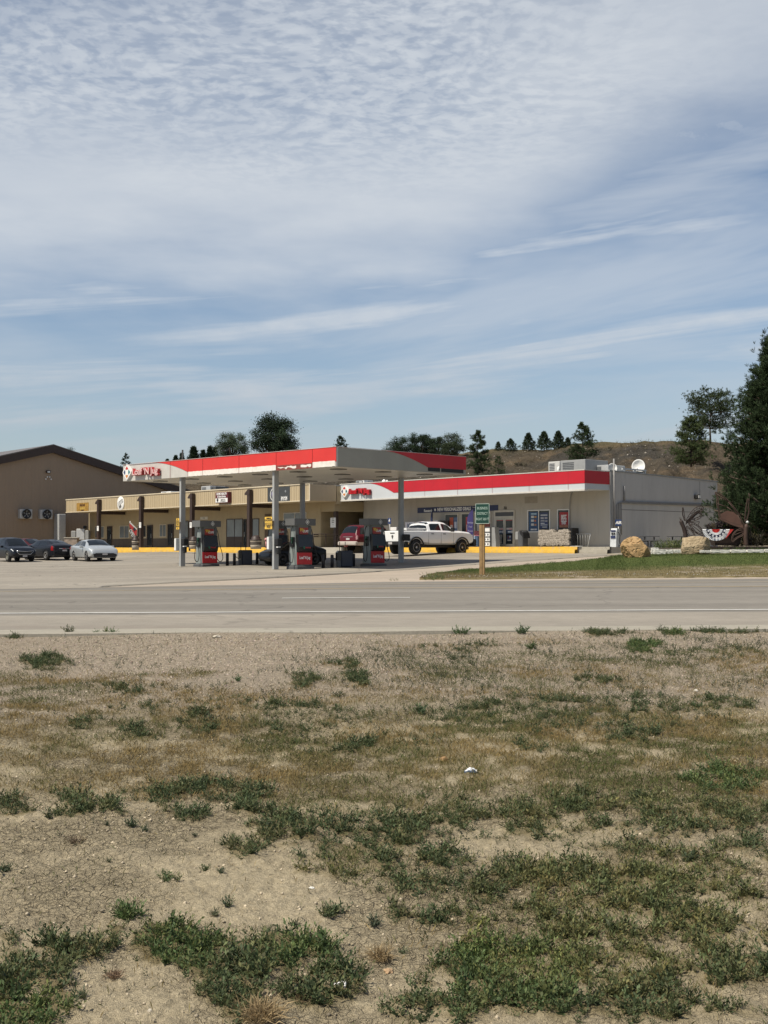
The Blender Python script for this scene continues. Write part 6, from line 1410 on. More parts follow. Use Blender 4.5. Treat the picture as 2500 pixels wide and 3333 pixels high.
make_vehicle('dark_sedan', 'black sedan seen from behind with red tail lights, between two other cars', 'car', vloc(155, 90.5), (-.70, .714), SED, paint('dark', (.012, .013, .017)), (-1.36, 1.46), .335, SEDG,
    [('tail_light', -2.38, -2.08, 3.3, 4.9, m_lampr), ('headlight', 1.95, 2.28, 4.1, 4.95, m_lampc)], extra=sedan_rear, mirror=(.72, .95, .88))
SUV = [(-2.30, .42, .85, .90, .78, .72), (-2.24, .30, .98, 1.10, .88, .74), (-2.10, .25, 1.02, 1.42, .90, .66), (-1.85, .25, 1.03, 1.60, .91, .63), (-1.2, .24, 1.02, 1.66, .92, .62), (-.2, .24, 1.0, 1.66, .92, .62), (.35, .24, .99, 1.58, .92, .61), (.75, .24, .985, 1.36, .92, .63), (1.15, .24, .975, 1.10, .92, .72), (1.6, .25, .93, 1.03, .91, .74), (2.05, .27, .84, .93, .88, .72), (2.26, .32, .72, .80, .82, .66), (2.34, .42, .56, .62, .74, .6)]
SUVG = [('side', -1.85, -1.25, -1.70, -1.22), ('side', -1.15, -.25, -1.12, -.25), ('side', -.17, .80, -.17, .45), ('front', .42, 1.12, 0, 0), ('rear', -2.22, -1.95, 0, 0)]
def suv_front(t, S):
    mb = MB(); mb.prism([(-.58, .60), (-.40, .48), (.40, .48), (.58, .60), (.62, .72), (-.62, .72)], 2.26, 2.352, 'x'); mb.build('grille', m_blackgl, t)
    mb = MB(); mb.tube([(2.36, -.60, .72), (2.365, -.40, .50), (2.37, .40, .50), (2.36, .60, .72)], .02, 6); mb.tube([(2.36, -.62, .74), (2.365, 0, .70), (2.36, .62, .74)], .02, 6); mb.build('grille_trim', m_chrome, t)
    MB().box(2.36, 2.375, -.16, .16, .33, .44).build('number_plate', m_plate, t)
make_vehicle('black_crossover', 'black crossover with chrome grille at the left edge', 'car', vloc(42, 87.6), (.60, -.80), SUV, paint('black_blue', (.010, .012, .017)), (-1.30, 1.42), .36, SUVG,
    [('headlight', 1.95, 2.26, 4.2, 5.0, m_lampc), ('tail_light', -2.26, -2.0, 3.6, 4.9, m_lampr)], extra=suv_front, mirror=(.70, 1.02, .9), rimmat=M('rim_gold', (.40, .38, .30), .35, .5))
make_vehicle('red_sedan', 'dark red car mostly hidden behind the two black cars', 'car', vloc(92, 96), (.75, -.66), SED, paint('darkred', (.05, .008, .008)), (-1.36, 1.46), .335, SEDG, [('headlight', 1.95, 2.28, 4.1, 4.95, m_lampc)])
# black coupe in the canopy's shade behind the second column
make_vehicle('black_coupe', 'black car in the canopy shade behind the second column', 'car', vloc(952, 68.2), (-.86, -.5), [(s[0] * .70, s[1] - .03, s[2] - .10, s[3] * .86, s[4] * .96, s[5]) for s in SED], paint('black', (.006, .006, .007)), (-.95, 1.0), .32, [(a, *[q * .70 for q in b]) for a, *b in SEDG],
    [('headlight', 1.36, 1.56, 4.1, 4.95, m_lampc)], mirror=(.5, .8, .84), rimmat=M('rim_dark', (.10, .10, .10), .3, .6))
# maroon sport utility with pale bumper
MSUV = [(-2.35, .55, 1.0, 1.08, .84, .78), (-2.30, .48, 1.10, 1.22, .92, .74), (-2.10, .44, 1.13, 1.66, .935, .66), (-1.9, .42, 1.13, 1.80, .94, .64), (-1.0, .42, 1.13, 1.84, .94, .64), (0, .42, 1.12, 1.82, .94, .63), (.5, .42, 1.11, 1.72, .94, .62), (.95, .42, 1.10, 1.22, .94, .72), (1.5, .42, 1.08, 1.16, .93, .76), (2.2, .45, 1.0, 1.08, .90, .74), (2.42, .5, .8, .86, .82, .7)]
def msuv(t, S):
    MB().box(-2.50, -2.22, -.96, .96, .44, .72, bev=.06).build('rear_bumper', M('champagne', (.50, .44, .38), .4, .2), t); mb = MB()
    mb.box(-2.3, 2.3, -.955, -.93, .44, .66); mb.box(-2.3, 2.3, .93, .955, .44, .66); mb.build('side_cladding', M('champagne'), t)
    MB().box(-2.365, -2.34, -.18, .18, .82, .95).build('number_plate', m_plate, t); MB().box(-2.36, -2.33, -.5, .5, 1.02, 1.05).build('trim_strip', m_chrome, t)
    for s in (-1, 1): MB().tube([(-1.7, s * .60, 1.85), (-1.6, s * .60, 1.90), (.2, s * .60, 1.89), (.3, s * .60, 1.83)], .022, 6).build('roof_rail', m_black, t)
    MB().box(-2.6, -2.45, -.10, .10, .34, .42).build('tow_hitch', m_rust, t)
make_vehicle('maroon_suv', 'maroon sport utility vehicle with pale bumper behind the right pump', 'car', vloc(1216, 87.0), tuple(EY[:2]), MSUV, paint('maroon', (.10, .008, .014)), (-1.42, 1.45), .38, [('side', -2.0, -1.3, -1.85, -1.28), ('side', -1.2, -.25, -1.18, -.25), ('side', -.15, .85, -.15, .52), ('front', .5, .95, 0, 0), ('rear', -2.27, -1.98, 0, 0)],
    [('tail_light', -2.345, -2.22, 3.3, 4.9, M('lamp_pink', (.45, .25, .25), .2))], extra=msuv, mirror=(.8, 1.15, .92))
# white crew-cab pick-up
PK = [(-3.10, .72, 1.30, 1.32, .93, .90), (-3.05, .66, 1.42, 1.44, .98, .94), (-1.25, .66, 1.44, 1.46, 1.0, .95), (-1.02, .64, 1.44, 1.47, 1.0, .94), (-.96, .62, 1.44, 1.92, 1.0, .68), (-.60, .60, 1.44, 2.03, 1.0, .66), (.4, .60, 1.43, 2.05, 1.0, .66), (.75, .60, 1.42, 2.0, 1.0, .65), (1.15, .60, 1.41, 1.80, 1.0, .67), (1.55, .60, 1.40, 1.50, 1.0, .80), (2.0, .60, 1.40, 1.49, .99, .82), (2.75, .62, 1.34, 1.43, .98, .80), (3.02, .68, 1.20, 1.30, .95, .76), (3.12, .74, 1.0, 1.06, .90, .70)]
def pick(t, S):
    MB().box(-3.30, -3.08, -.96, .96, .58, .80, bev=.03).build('rear_bumper', m_black, t)
    tg = MB().box(-3.125, -3.09, -.86, .86, .80, 1.42, bev=.01).build('tailgate', paint('white', (.80, .80, .79), 0), t); MB().box(-3.135, -3.126, -.20, .20, 1.28, 1.34).build('handle', m_black, tg)
    mb = MB(); mb.prism([(-.09, 1.10), (0, .93), (.09, 1.10), (.06, 1.19), (-.06, 1.19)], -3.138, -3.126, 'x'); mb.build('emblem', m_dgrey, tg)
    MB().box(-3.32, -3.302, -.17, .17, .62, .76).build('number_plate', m_plate, t)
    for s in (-1, 1): MB().box(-3.12, -3.07, s * .93 - .055, s * .93 + .055, .98, 1.32).build('tail_light', m_lampr, t)
    MB().box(3.10, 3.38, -.98, .98, .52, .98, bev=.05).build('bull_bar', m_black, t); MB().box(3.02, 3.14, -.80, .80, .95, 1.28, bev=.02).build('grille', m_black, t)
    MB().box(-2.75, -1.25, -.86, -.42, 1.46, 1.62, bev=.02).build('tool_box', M('tool_box_white', (.66, .66, .65), .4), t); MB().box(-1.24, -1.0, -.86, -.40, 1.46, 1.60, bev=.02).build('tool_box_end', m_galv, t)
    mb = MB(); mb.box(-2.9, -1.1, -.80, .80, 1.455, 1.475); mb.build('bed_cover', m_black, t)
    MB().box(-.55, -.35, -.14, .14, 2.03, 2.08, bev=.02).build('brake_light', m_black, t)
    for x in (-.82, .22):
        MB().box(x + .08, x + .30, -1.012, -.995, 1.26, 1.30).build('door_handle', m_black, t)
    for x in (-.98, .12, 1.22): MB().box(x - .006, x + .006, -1.006, -.99, .66, 1.40).build('door_gap', m_greymet, t)
    MB().box(-1.9, 2.2, -.5, .5, .42, .64).build('chassis', m_black, t)
    for s in (-1, 1): MB().box(.88, 1.06, s * 1.16 - .12, s * 1.16 + .12, 1.42, 1.70, bev=.03).build('wing_mirror', m_black, t)
    for x in (-2.03, 2.0):
        for s in (-1, 1):
            n = 16; mb = MB()
            for i in range(n):
                a0, a1 = PI * i / n, PI * (i + 1) / n; ra, rb = .56, .66; mb.faces([(x + ra * math.cos(a0), s * 1.005, .44 + ra * math.sin(a0)), (x + rb * math.cos(a0), s * 1.03, .44 + rb * math.sin(a0)), (x + rb * math.cos(a1), s * 1.03, .44 + rb * math.sin(a1)), (x + ra * math.cos(a1), s * 1.005, .44 + ra * math.sin(a1))], [(0, 1, 2, 3)])
            mb.build('arch_flare', m_black, t)
make_vehicle('white_pickup', 'white crew cab pickup truck parked nose to the store', 'pickup truck', vloc(1396, 79.0), tuple(EY[:2]), PK, paint('white', (.80, .80, .79), 0), (-2.03, 2.0), .44, [('side', -.78, .16, -.72, .15), ('side', .30, 1.32, .30, .98), ('front', .80, 1.50, 0, 0), ('rear', -1.0, -.72, 0, 0)], (), extra=pick, tw=.30, archx=.02, arch=1.22)
# ================================================================ THINGS ALONG THE SHOPS AND THE GARDEN
def litter_bin(px, py0, py1, Y, lab, w=.34):
    a = at(px, py1, Y); b = at(px, py0, Y); h = b.z - a.z; t = thing('litter_bin', lab, 'bin', a, 0, 'round litter bins along the tan shops')
    MB().lathe([(w * .92, 0), (w * .96, h * .26), (w * .96, h * .30)], seg=24).build('bin_base', M('stone_beige', (.40, .34, .26), .9, var=.2, scale=12), t)
    MB().lathe([(w * .965, h * .303), (w * .965, h * .50)], seg=24).build('brown_band', m_wains, t); MB().lathe([(w, h * .503), (w, h * .62)], seg=24).build('bin_body', M('stone_beige'), t)
    MB().lathe([(w * 1.05, h * .62), (w * 1.05, h * .70), (w * .8, h * .72), (w * .75, h * .86), (w * .5, h * .96), (.03, h)], seg=24).build('dome_lid', m_brown, t)
litter_bin(833, 1742, 1787, 90.5, 'round beige and brown litter bin right of the brown post near the pump', .42)
litter_bin(441, 1742, 1790, 101.5, 'round litter bin below the open flag', .30)
litter_bin(630, 1745, 1787, 96, 'round litter bin by the post left of the left pump', .34)
# OPEN flag
a = at(441, 1766, 102); b = at(424, 1696, 102); t_ = thing('open_flag', 'tilted red white and black flag reading OPEN over a litter bin', 'flag', a, 0)
d_ = b - a; MB().tube([(0, 0, 0), tuple(d_)], .018, 6).build('flag_pole', m_white, t_)
def fl(px, py): p = at(px, py, 102); return (p.x - a.x, p.z - a.z)
MB().prism([fl(422, 1696), fl(447, 1721), fl(445, 1745), fl(441, 1758), fl(431, 1754), fl(423, 1733)], -.07, -.04).build('red_cloth', M('flag_red', (.36, .03, .03), .8), t_)
MB().prism([fl(423, 1714), fl(441, 1757), fl(431, 1754), fl(423, 1733)], -.09, -.071).build('black_cloth', M('flag_black', (.02, .02, .025), .8), t_)
MB().prism([fl(433, 1722), fl(438, 1716), fl(443, 1722), fl(438, 1729)], -.09, -.071).build('black_diamond', M('flag_black'), t_)
MB().prism([fl(422, 1696), fl(447, 1721), fl(446, 1725), fl(422, 1702)], -.09, -.071).build('white_edge', M('flag_white', (.5, .5, .46), .8), t_)
fx_, fz_ = fl(431, 1738); letters('OPEN', .36, M('flag_white'), t_, (fx_, -.10, fz_), (PI / 2, R(62), 0), bold=.012, sx=.85, depth=.003)
# small table legs / planters by the leftmost column, barrier post
for px, Y, lab in ((601, 97, 'left'), (617, 96.5, 'right')):
    p = at(px, 1793, Y); o = MB().tube([(0, 0, 0), (0, 0, .95), (.05, 0, 1.02)], [.07, .05, .04], 8).build('post', m_brown, None, p); tag(o, lab + ' one of two short dark posts at the kerb behind the left canopy column', 'post', 'short posts at the kerb')
# pink hydrant-like marker
p = at(866, 1784, 91.5); t_ = thing('pink_marker', 'small pink capped pipe left of the second canopy column', 'pipe', p, 0); MB().lathe([(.05, 0), (.05, .55)], seg=12).build('pipe', M('pink', (.55, .25, .24), .6), t_); MB().lathe([(.09, .55), (.12, .62), (.10, .72), (.02, .75)], seg=12).build('cap', M('pink'), t_)
# at the store front
def stp(px, ly, z=None): 
    x = STORE.lx(px, ly, 1); return STORE.w(x, ly, SW_Z if z is None else z)
def feather(px, ly, py0, py1, wpx, lab, text=None, mat=m_navy, yaw=0.):
    p = stp(px, ly); k = p.y / F; H_ = STORE.z(STORE.lx(px, ly, 1), ly, py0) - SW_Z; z0 = STORE.z(STORE.lx(px, ly, 1), ly, py1) - SW_Z; w = wpx * k
    t = thing('feather_banner', lab, 'banner', p, yaw); MB().tube([(w * .5, 0, 0), (w * .5, 0, H_ * .9), (w * .35, 0, H_)], .022, 6).build('banner_pole', m_black, t)
    out = [(w * .48, z0), (w * .48, H_ * .97)] + [(w * .48 - w * (1 - (1 - q) ** 2.2), H_ * .97 - (H_ * .97 - z0) * .42 * q) for q in np.linspace(.15, 1, 8)] + [(-w * .5, z0 + .05)]
    o = MB().prism(out, -.012, .012).build('banner_cloth', mat, t)
    MB().lathe([(.25, 0), (.25, .05), (.05, .08)], (w * .5, 0, 0), seg=12).build('banner_base', m_black, t)
    if text:
        for i, s in enumerate(text): letters(s, .17, M('violet_white', (.42, .40, .52), .6), o, (0, -.016, H_ * .62 - i * .28), sx=.8, depth=.002)
feather(1405, -1.6, 1655, 1728, 6, 'dark feather banner seen edge-on before the store windows', yaw=0)
feather(1531, -2.0, 1652, 1750, 20, 'purple feather banner with white text beside the stacked drinks', ('Savings', 'Fuel', 'Points', 'Rewards'), M('banner_purple', (.05, .04, .16), .6, var=.2))
def storebox(name, px0, px1, py0, py1, ly, dep, mat, lab, cat, bev=.02, zb=None):
    xa, xb = STORE.lx(px0, ly, 1), STORE.lx(px1, ly, 1); xm = (xa + xb) / 2; z1 = STORE.z(xm, ly, py0); z0 = SW_Z if zb is None else STORE.z(xm, ly, zb); t = thing(name, lab, cat, STORE.w(xm, ly, z0), STORE.a)
    w = (xb - xa) / 2; MB().box(-w, w, 0, dep, 0, z1 - z0, bev=bev).build('case', mat, t); return t, w, z1 - z0
t_, w, h = storebox('ice_freezer', 1318, 1352, 1699, 1780, -1.0, .9, m_white, 'white ice freezer reading ICE behind the pickup truck', 'freezer')
letters('ICE', .42, M('ice_blue', (.16, .20, .26), .5), t_, (0, -.01, h - .28), bold=.015, sx=1.0)
MB().box(-w * .9, -.02, -.02, -.002, .2, h - .6).box(.02, w * .9, -.02, -.002, .2, h - .6).build('door', m_galv, t_)
t_, w, h = storebox('ice_freezer', 1270, 1290, 1716, 1780, -1.2, .9, m_white, 'white freezer partly hidden behind the right rear canopy column', 'freezer')
t_, w, h = storebox('propane_cage', 1398, 1424, 1694, 1779, -.9, .8, M('pale_box', (.55, .55, .54), .5), 'pale box unit standing behind the pickup cab', 'box')
t_, w, h = storebox('dark_box', 1424, 1434, 1694, 1779, -.9, .8, m_dgrey, 'dark box unit right of the pale box behind the pickup cab', 'box')
# stacked drinks
t_, w, h = storebox('drink_stack', 1524, 1545, 1744, 1780, -1.3, .8, M('drink_white_blue', (.35, .45, .58), .35, var=.9, scale=7), 'stack of white and blue water cases under the purple banner', 'drinks', .01)
mb = MB()
for i in range(4):
    for j in range(3): mb.box(-w + .02 + i * w * .48, -w + .02 + (i + 1) * w * .48 - .04, -.02, -.002, .28 + j * .18, .40 + j * .18)
mb.build('bottle_packs', m_white, t_)
t_, w, h = storebox('drink_stack', 1546, 1562, 1747, 1780, -1.25, .8, M('drink_blue', (.06, .10, .17), .35, var=.6, scale=8), 'darker blue stack of water cases beside the white and blue one', 'drinks', .01)
t_, w, h = storebox('drink_stack', 1543, 1568, 1728, 1780, -.75, .6, M('drink_red', (.30, .07, .07), .4, var=.9, scale=9), 'red and white stack of soda cases behind the water cases', 'drinks', .01)
t_, w, h = storebox('black_crate', 1485, 1522, 1770, 1781, -1.5, .7, m_black, 'low black rack under the purple banner', 'rack', .01)
# rack of boxed goods with price cards
t_, w, h = storebox('goods_rack', 1575, 1596, 1715, 1782, -1.3, .75, m_dgrey, 'display rack of white boxed goods left of the store doors', 'rack', .01)
for j in range(4):
    z0 = h * (.06 + .235 * j)
    mb = MB(); mb.box(-w * .95, w * .95, -.06, -.002, z0, z0 + h * .17); mb.build('boxed_goods', m_white, t_)
    if j < 3:
        for s in (-1, 1):
            MB().box(s * w * .45 - w * .2, s * w * .45 + w * .2, -.066, -.0605, z0 + h * .04, z0 + h * .13).build('price_print', m_dgrey, t_)
MB().prism([(w + .02, 0), (w + .42, 0), (w + .30, h * .98), (w + .02, h * .98)], .1, .5).build('side_panel', m_greymet, t_)
# bin by the doors
t_, w, h = storebox('waste_bin', 1684, 1700, 1728, 1782, -1.3, .6, m_dgrey, 'large dark waste bin with hooded top right of the store doors', 'bin', .05)
MB().box(-w - .25, -w + .02, .05, .5, h * .45, h * .95, bev=.03).build('side_tray', m_greymet, t_)
mb = MB(); mb.prism([(w * .2, h * .80), (w * 1.6, h * .55), (w * 1.3, h * .85), (w * .5, h * 1.03), (-w * .2, h * 1.03)], -.02, .62); mb.build('hood', m_black, t_)
# bundles of firewood in a rack: bumpy wrapped bundles
xa, xb = STORE.lx(1756, -1.2, 1), STORE.lx(1852, -1.2, 1); z1 = STORE.z(xa, -1.2, 1727); t_ = thing('firewood_rack', 'rack heaped with grey wrapped firewood bundles under the store windows', 'rack', STORE.w(xa, -1.2, SW_Z), STORE.a); L_ = xb - xa; H_ = z1 - SW_Z
mb = MB()
for x in (0, L_):
    for y in (0, .7): mb.box(x - .02, x + .02, y - .02, y + .02, 0, H_ * 1.12)
for z in (.12, H_ * .55): mb.box(0, L_, -.02, .02, z, z + .03); mb.box(0, L_, .68, .72, z, z + .03)
mb.build('rack_frame', m_black, t_)
mb = MB(); rr_ = random.Random(4)
for i in range(9):
    for j in range(5):
        x = L_ * (i + .5 + rr_.uniform(-.2, .2)) / 9; z = .24 + (H_ - .3) * j / 4.3; 
        if j == 4 and i in (4, 5): continue
        nb_ = 7; vs_ = []
        for q in range(9):
            a = q * 2 * PI / 9; r = .16 * rr_.uniform(.8, 1.25); vs_.append((x + r * 1.15 * math.cos(a), -.06 + rr_.uniform(-.03, .03), z + r * math.sin(a)))
        for q in range(9):
            a = q * 2 * PI / 9; r = .17; vs_.append((x + r * 1.15 * math.cos(a), .62, z + r * math.sin(a)))
        vs_.append((x, -.10, z)); mb.faces(vs_, [(q, (q + 1) % 9, 9 + (q + 1) % 9, 9 + q) for q in range(9)] + [(18, (q + 1) % 9, q) for q in range(9)])
mb.build('firewood_bundles', M('firewood', (.27, .235, .195), .9, var=.6, scale=16, bump=1, bscale=30), t_)
t_, w, h = storebox('dark_cabinet', 1853, 1861, 1718, 1782, -1.1, .7, m_blackgl, 'narrow black cabinet at the right end of the firewood rack', 'cabinet')
# flat-lying gate of pipes leaning on the wall
pa, pb = STORE.lx(1864, -.7, 1), STORE.lx(1922, -.7, 1); t_ = thing('cart_rail', 'pipe cart rail with upright bars by the store corner', 'railing', STORE.w(pa, -.7, SW_Z), STORE.a); L_ = pb - pa
mb = MB(); mb.tube([(0, 0, .02), (0, 0, .80), (L_, 0, .80), (L_ * .9, -.1, .0)], .024, 6); mb.build('rail', m_galv, t_); MB().tube([(-.3, -.5, .04), (L_ * .85, -.5, .04)], .02, 6).build('floor_rail', m_galv, t_)
for q in range(1, 7): MB().tube([(L_ * q / 7, 0, .03), (L_ * q / 7, 0, .8)], .012, 5).build('bar', m_greymet, t_)
# accessible parking sign on a post
p = at(1268, 1786, 84); t_ = thing('parking_sign', 'blue accessible parking sign above the truck tailgate', 'sign', p, STORE.a); zt_ = at(1268, 1686, 84).z - p.z; zb_ = at(1268, 1705, 84).z - p.z
MB().tube([(0, .03, 0), (0, .03, zt_)], .025, 6).build('sign_post', m_galv, t_); MB().box(-.15, .15, -.01, .005, zb_, zt_, bev=.01).build('sign_board', M('sign_blue', (.015, .04, .14), .4), t_)
mb = MB(); mb.lathe([(.07, -.012), (.085, -.018)], (0, 0, zb_ + .17), 'y', 18); mb.box(-.02, .04, -.018, -.012, zb_ + .22, zb_ + .34); mb.build('wheelchair_mark', m_white, t_)
# air machine and AIR sign at the side wall
t_ = thing('air_machine', 'pale tyre inflation machine at the store corner', 'machine', STORE.w(1.0, STORE.ly(2002, 1.0, 1), SW_Z - .01), STORE.a + R(8)); P_ = t_.location; k = P_.y / F
H_ = 61 * k; mb = MB(); mb.prism([(-.25, 0), (.25, 0), (.22, H_ * .98), (-.10, H_), (-.20, H_ * .80)], -.20, .20, 'x'); mb.build('cabinet', M('machine_white', (.52, .54, .55), .4, dirt=.2), t_)
MB().box(-.15, .16, -.262, -.245, H_ * .46, H_ * .60).build('screen', m_navy, t_); mb = MB(); mb.box(-.12, .02, -.252, -.235, H_ * .66, H_ * .76); mb.box(.05, .15, -.252, -.235, H_ * .66, H_ * .76); mb.build('buttons', m_black, t_); MB().box(-.16, .16, -.235, -.20, H_ * .82, H_ * .90).build('top_label', m_navy, t_)
MB().tube([(.22, 0, H_ * .8), (.34, 0, H_ * .6), (.30, 0, H_ * .3), (.36, 0, H_ * .1), (.24, 0, H_ * .05)], .03, 6).build('air_hose', m_black, t_)
yl = STORE.ly(2013, .4, 2); t_ = thing('air_sign', 'blue square sign reading AIR above the inflation machine', 'sign', STORE.w(.4, yl, STORE.z(.4, yl, 1701.5)), R(-8)); k = STORE.w(.4, yl).y / F; w = 10 * k
MB().box(-w, w, -.03, .03, -w, w, bev=.01).build('sign_board', M('sign_blue2', (.012, .035, .12), .4), t_); letters('AIR', .24, m_white, t_, (0, -.036, 0), bold=.012, sx=.95, shear=.15); MB().tube([(0, .02, -w), (0, .02, -1.5)], .03, 6).build('sign_post', m_galv, t_)
# picnic tables
def picnic(px0, px1, pyt, pyb, Y, lab):
    a = at(px0, pyt, Y); b = at(px1, pyt, Y); zb_ = at(px0, pyb, Y).z; w = (b.x - a.x) / 2; h = a.z - zb_; t = thing('picnic_table', lab, 'picnic table', ((a.x + b.x) / 2, Y, zb_), R(4), 'black picnic tables by the side wall')
    MB().box(-w, w, -.38, .38, h - .05, h, bev=.01).build('tabletop', m_dgrey, t)
    for y in (-.72, .72): MB().box(-w, w, y - .14, y + .14, h * .58, h * .58 + .05, bev=.01).build('bench', m_dgrey, t)
    for x in (-w * .55, w * .55):
        MB().tube([(x, -.70, 0), (x, -.70, h * .56), (x, .70, h * .56), (x, .70, 0)], .035, 6).tube([(x, 0, h * .56), (x, 0, h - .05)], .04, 6).build('leg', m_black, t)
    return t
picnic(2086, 2142, 1745, 1783, 77.0, 'black picnic table behind the gap between the two boulders'); picnic(2176, 2232, 1745, 1784, 77.5, 'black picnic table behind the square sandstone block')
# ---- butterfly sculptures (cut steel) and planter
m_cor = M('rusty_steel', (.060, .034, .024), .7, .2, var=.35, scale=3); m_cor2 = M('rusty_steel_dark', (.035, .022, .018), .7, .2, var=.35, scale=3)
def wing_mesh(outline, cell_t, rib, inner, parent, name, mat, Yrel=0., th=.02, close=True, veins=()):
    """outline: list of (x, z); a rim tube, an inner ring and struts between them"""
    mb = MB(); P = [Vector((x, Yrel, z)) for x, z in outline]; c = sum(P, Vector()) / len(P)
    ring = P + [P[0]] if close else P; mb.tube(ring, rib, 6)
    Q = [p + (c - p) * inner for p in P]; mb.tube(Q + [Q[0]], rib * .8, 6)
    for i in range(0, len(P), cell_t): mb.tube([P[i], Q[i]], rib * .7, 5)
    for a, b in veins: mb.tube([Vector((a[0], Yrel, a[1])), Vector((b[0], Yrel, b[1]))], rib * .9, 5)
    return mb.build(name, mat, parent)
def pxl(t, px, py, Y):  # local x,z of an image point on the thing's plane
    p = at(px, py, Y); return (p.x - t.location.x, p.z - t.location.z)
def smooth_pts(pts, n=6, close=True):
    out = []; N = len(pts); rng_ = range(N if close else N - 1)
    for i in rng_:
        p = [np.array(pts[(i + q) % N] if close else pts[max(0, min(N - 1, i + q))]) for q in (-1, 0, 1, 2)]
        for u in np.linspace(0, 1, n + 1)[:-1]: out.append(tuple(.5 * ((2 * p[1]) + (p[2] - p[0]) * u + (2 * p[0] - 5 * p[1] + 4 * p[2] - p[3]) * u * u + (3 * p[1] - p[0] - 3 * p[2] + p[3]) * u ** 3)))
    if not close: out.append(tuple(pts[-1]))
    return out
Ya = 67.0; g = at(2222, 1778, Ya); t_ = thing('butterfly_sculpture', 'small dark cut-steel butterfly sculpture behind the square sandstone block', 'sculpture', g)
def L(px, py): return pxl(t_, px, py, Ya)
body = [L(*q) for q in ((2215, 1690), (2219, 1702), (2226, 1720), (2231, 1742), (2232, 1775))]
mb = MB(); mb.tube([(x, 0, z) for x, z in smooth_pts(body, 5, False)], [.05] * 3 + [.11] * 12 + [.12] * 6, 8); mb.build('body', m_cor2, t_)
mb = MB(); mb.tube([(L(2216, 1691)[0], 0, L(2216, 1691)[1]), (L(2210, 1685)[0], -.05, L(2210, 1685)[1])], .012, 5); mb.tube([(L(2217, 1691)[0], 0, L(2217, 1691)[1]), (L(2217, 1683)[0], .05, L(2217, 1683)[1])], .012, 5); mb.build('antenna', m_cor2, t_)
w1 = smooth_pts([L(*q) for q in ((2233, 1697), (2240, 1680), (2253, 1662), (2268, 1650), (2282, 1647), (2289, 1652), (2286, 1662), (2276, 1672), (2284, 1672), (2281, 1684), (2268, 1692), (2250, 1697))], 4)
wing_mesh(w1, 3, .022, .34, t_, 'wing', m_cor2, -.05, veins=((L(2234, 1697), L(2285, 1655)), (L(2234, 1697), L(2270, 1662)), (L(2234, 1697), L(2280, 1680)), (L(2236, 1694), L(2262, 1690))))
mb = MB(); mb.prism([L(2231, 1708), L(2233, 1696), L(2262, 1666), L(2280, 1658), L(2277, 1668), L(2262, 1680), L(2254, 1690)], -.04, -.02); mb.build('wing_plate', m_cor2, t_)
w2 = smooth_pts([L(*q) for q in ((2240, 1700), (2258, 1703), (2274, 1712), (2286, 1726), (2293, 1743), (2280, 1742), (2262, 1733), (2250, 1720))], 4)
wing_mesh(w2, 2, .022, .30, t_, 'wing', m_cor2, -.05, veins=((L(2241, 1701), L(2290, 1740)), (L(2241, 1701), L(2270, 1738)), (L(2241, 1701), L(2276, 1698)), (L(2276, 1698), L(2272, 1708))))
w3 = smooth_pts([L(*q) for q in ((2230, 1694), (2224, 1676), (2223, 1658), (2225, 1651), (2228, 1660), (2230, 1675), (2233, 1692))], 3)
wing_mesh(w3, 2, .016, .4, t_, 'wing', m_cor2, .15)
w4 = smooth_pts([L(*q) for q in ((2234, 1712), (2250, 1724), (2262, 1742), (2252, 1748), (2238, 1740))], 4); wing_mesh(w4, 2, .02, .35, t_, 'wing', m_cor2, -.02)
Yb = 66.0; g = at(2432, 1778, Yb); t_ = thing('butterfly_sculpture', 'large rusty cut-steel butterfly sculpture in front of the big pine', 'sculpture', g)
def L(px, py): return pxl(t_, px, py, Yb)
body = [L(*q) for q in ((2431, 1706), (2428, 1720), (2427, 1745), (2429, 1776))]
mb = MB(); mb.tube([(x, 0, z) for x, z in smooth_pts(body, 5, False)], [.06, .08, .1] + [.13] * 13, 8); mb.build('body', m_cor, t_); MB().lathe([(.01, -.09), (.08, -.04), (.09, 0), (.07, .05), (.01, .09)], (L(2433, 1700)[0], 0, L(2433, 1700)[1]), seg=12).build('head', m_galv, t_)
up = smooth_pts([L(*q) for q in ((2421, 1716), (2408, 1680), (2388, 1650), (2362, 1622), (2340, 1607), (2328, 1603), (2334, 1620), (2333, 1640), (2338, 1662), (2343, 1690), (2362, 1700), (2392, 1712))], 4)
wing_mesh(up, 4, .03, .16, t_, 'wing', m_cor, -.03, veins=((L(2334, 1640), L(2366, 1650)), (L(2366, 1650), L(2400, 1676)), (L(2400, 1676), L(2422, 1716)), (L(2330, 1606), L(2370, 1634)), (L(2370, 1634), L(2404, 1672)), (L(2340, 1650), L(2338, 1636))))
mb = MB(); mb.prism([L(2423, 1724), L(2410, 1690), L(2392, 1668), L(2366, 1662), L(2346, 1672), L(2344, 1690), L(2370, 1702), L(2400, 1716)], -.05, -.035); mb.build('wing_plate', M('rust_plate', (.105, .052, .036), .7, .1, var=.25, scale=2), t_)
lo = smooth_pts([L(*q) for q in ((2424, 1722), (2405, 1722), (2388, 1735), (2381, 1752), (2384, 1764), (2400, 1752), (2418, 1742))], 4)
wing_mesh(lo, 3, .025, .22, t_, 'wing', m_cor, -.03, veins=((L(2424, 1728), L(2388, 1742)), (L(2424, 1734), L(2386, 1756)), (L(2423, 1726), L(2398, 1728))))
r1 = smooth_pts([L(*q) for q in ((2427, 1704), (2429, 1670), (2434, 1635), (2441, 1606), (2443, 1625), (2438, 1660), (2440, 1645), (2442, 1665), (2436, 1690), (2432, 1706))], 3)
wing_mesh(r1, 3, .02, .3, t_, 'wing', m_cor, .2)
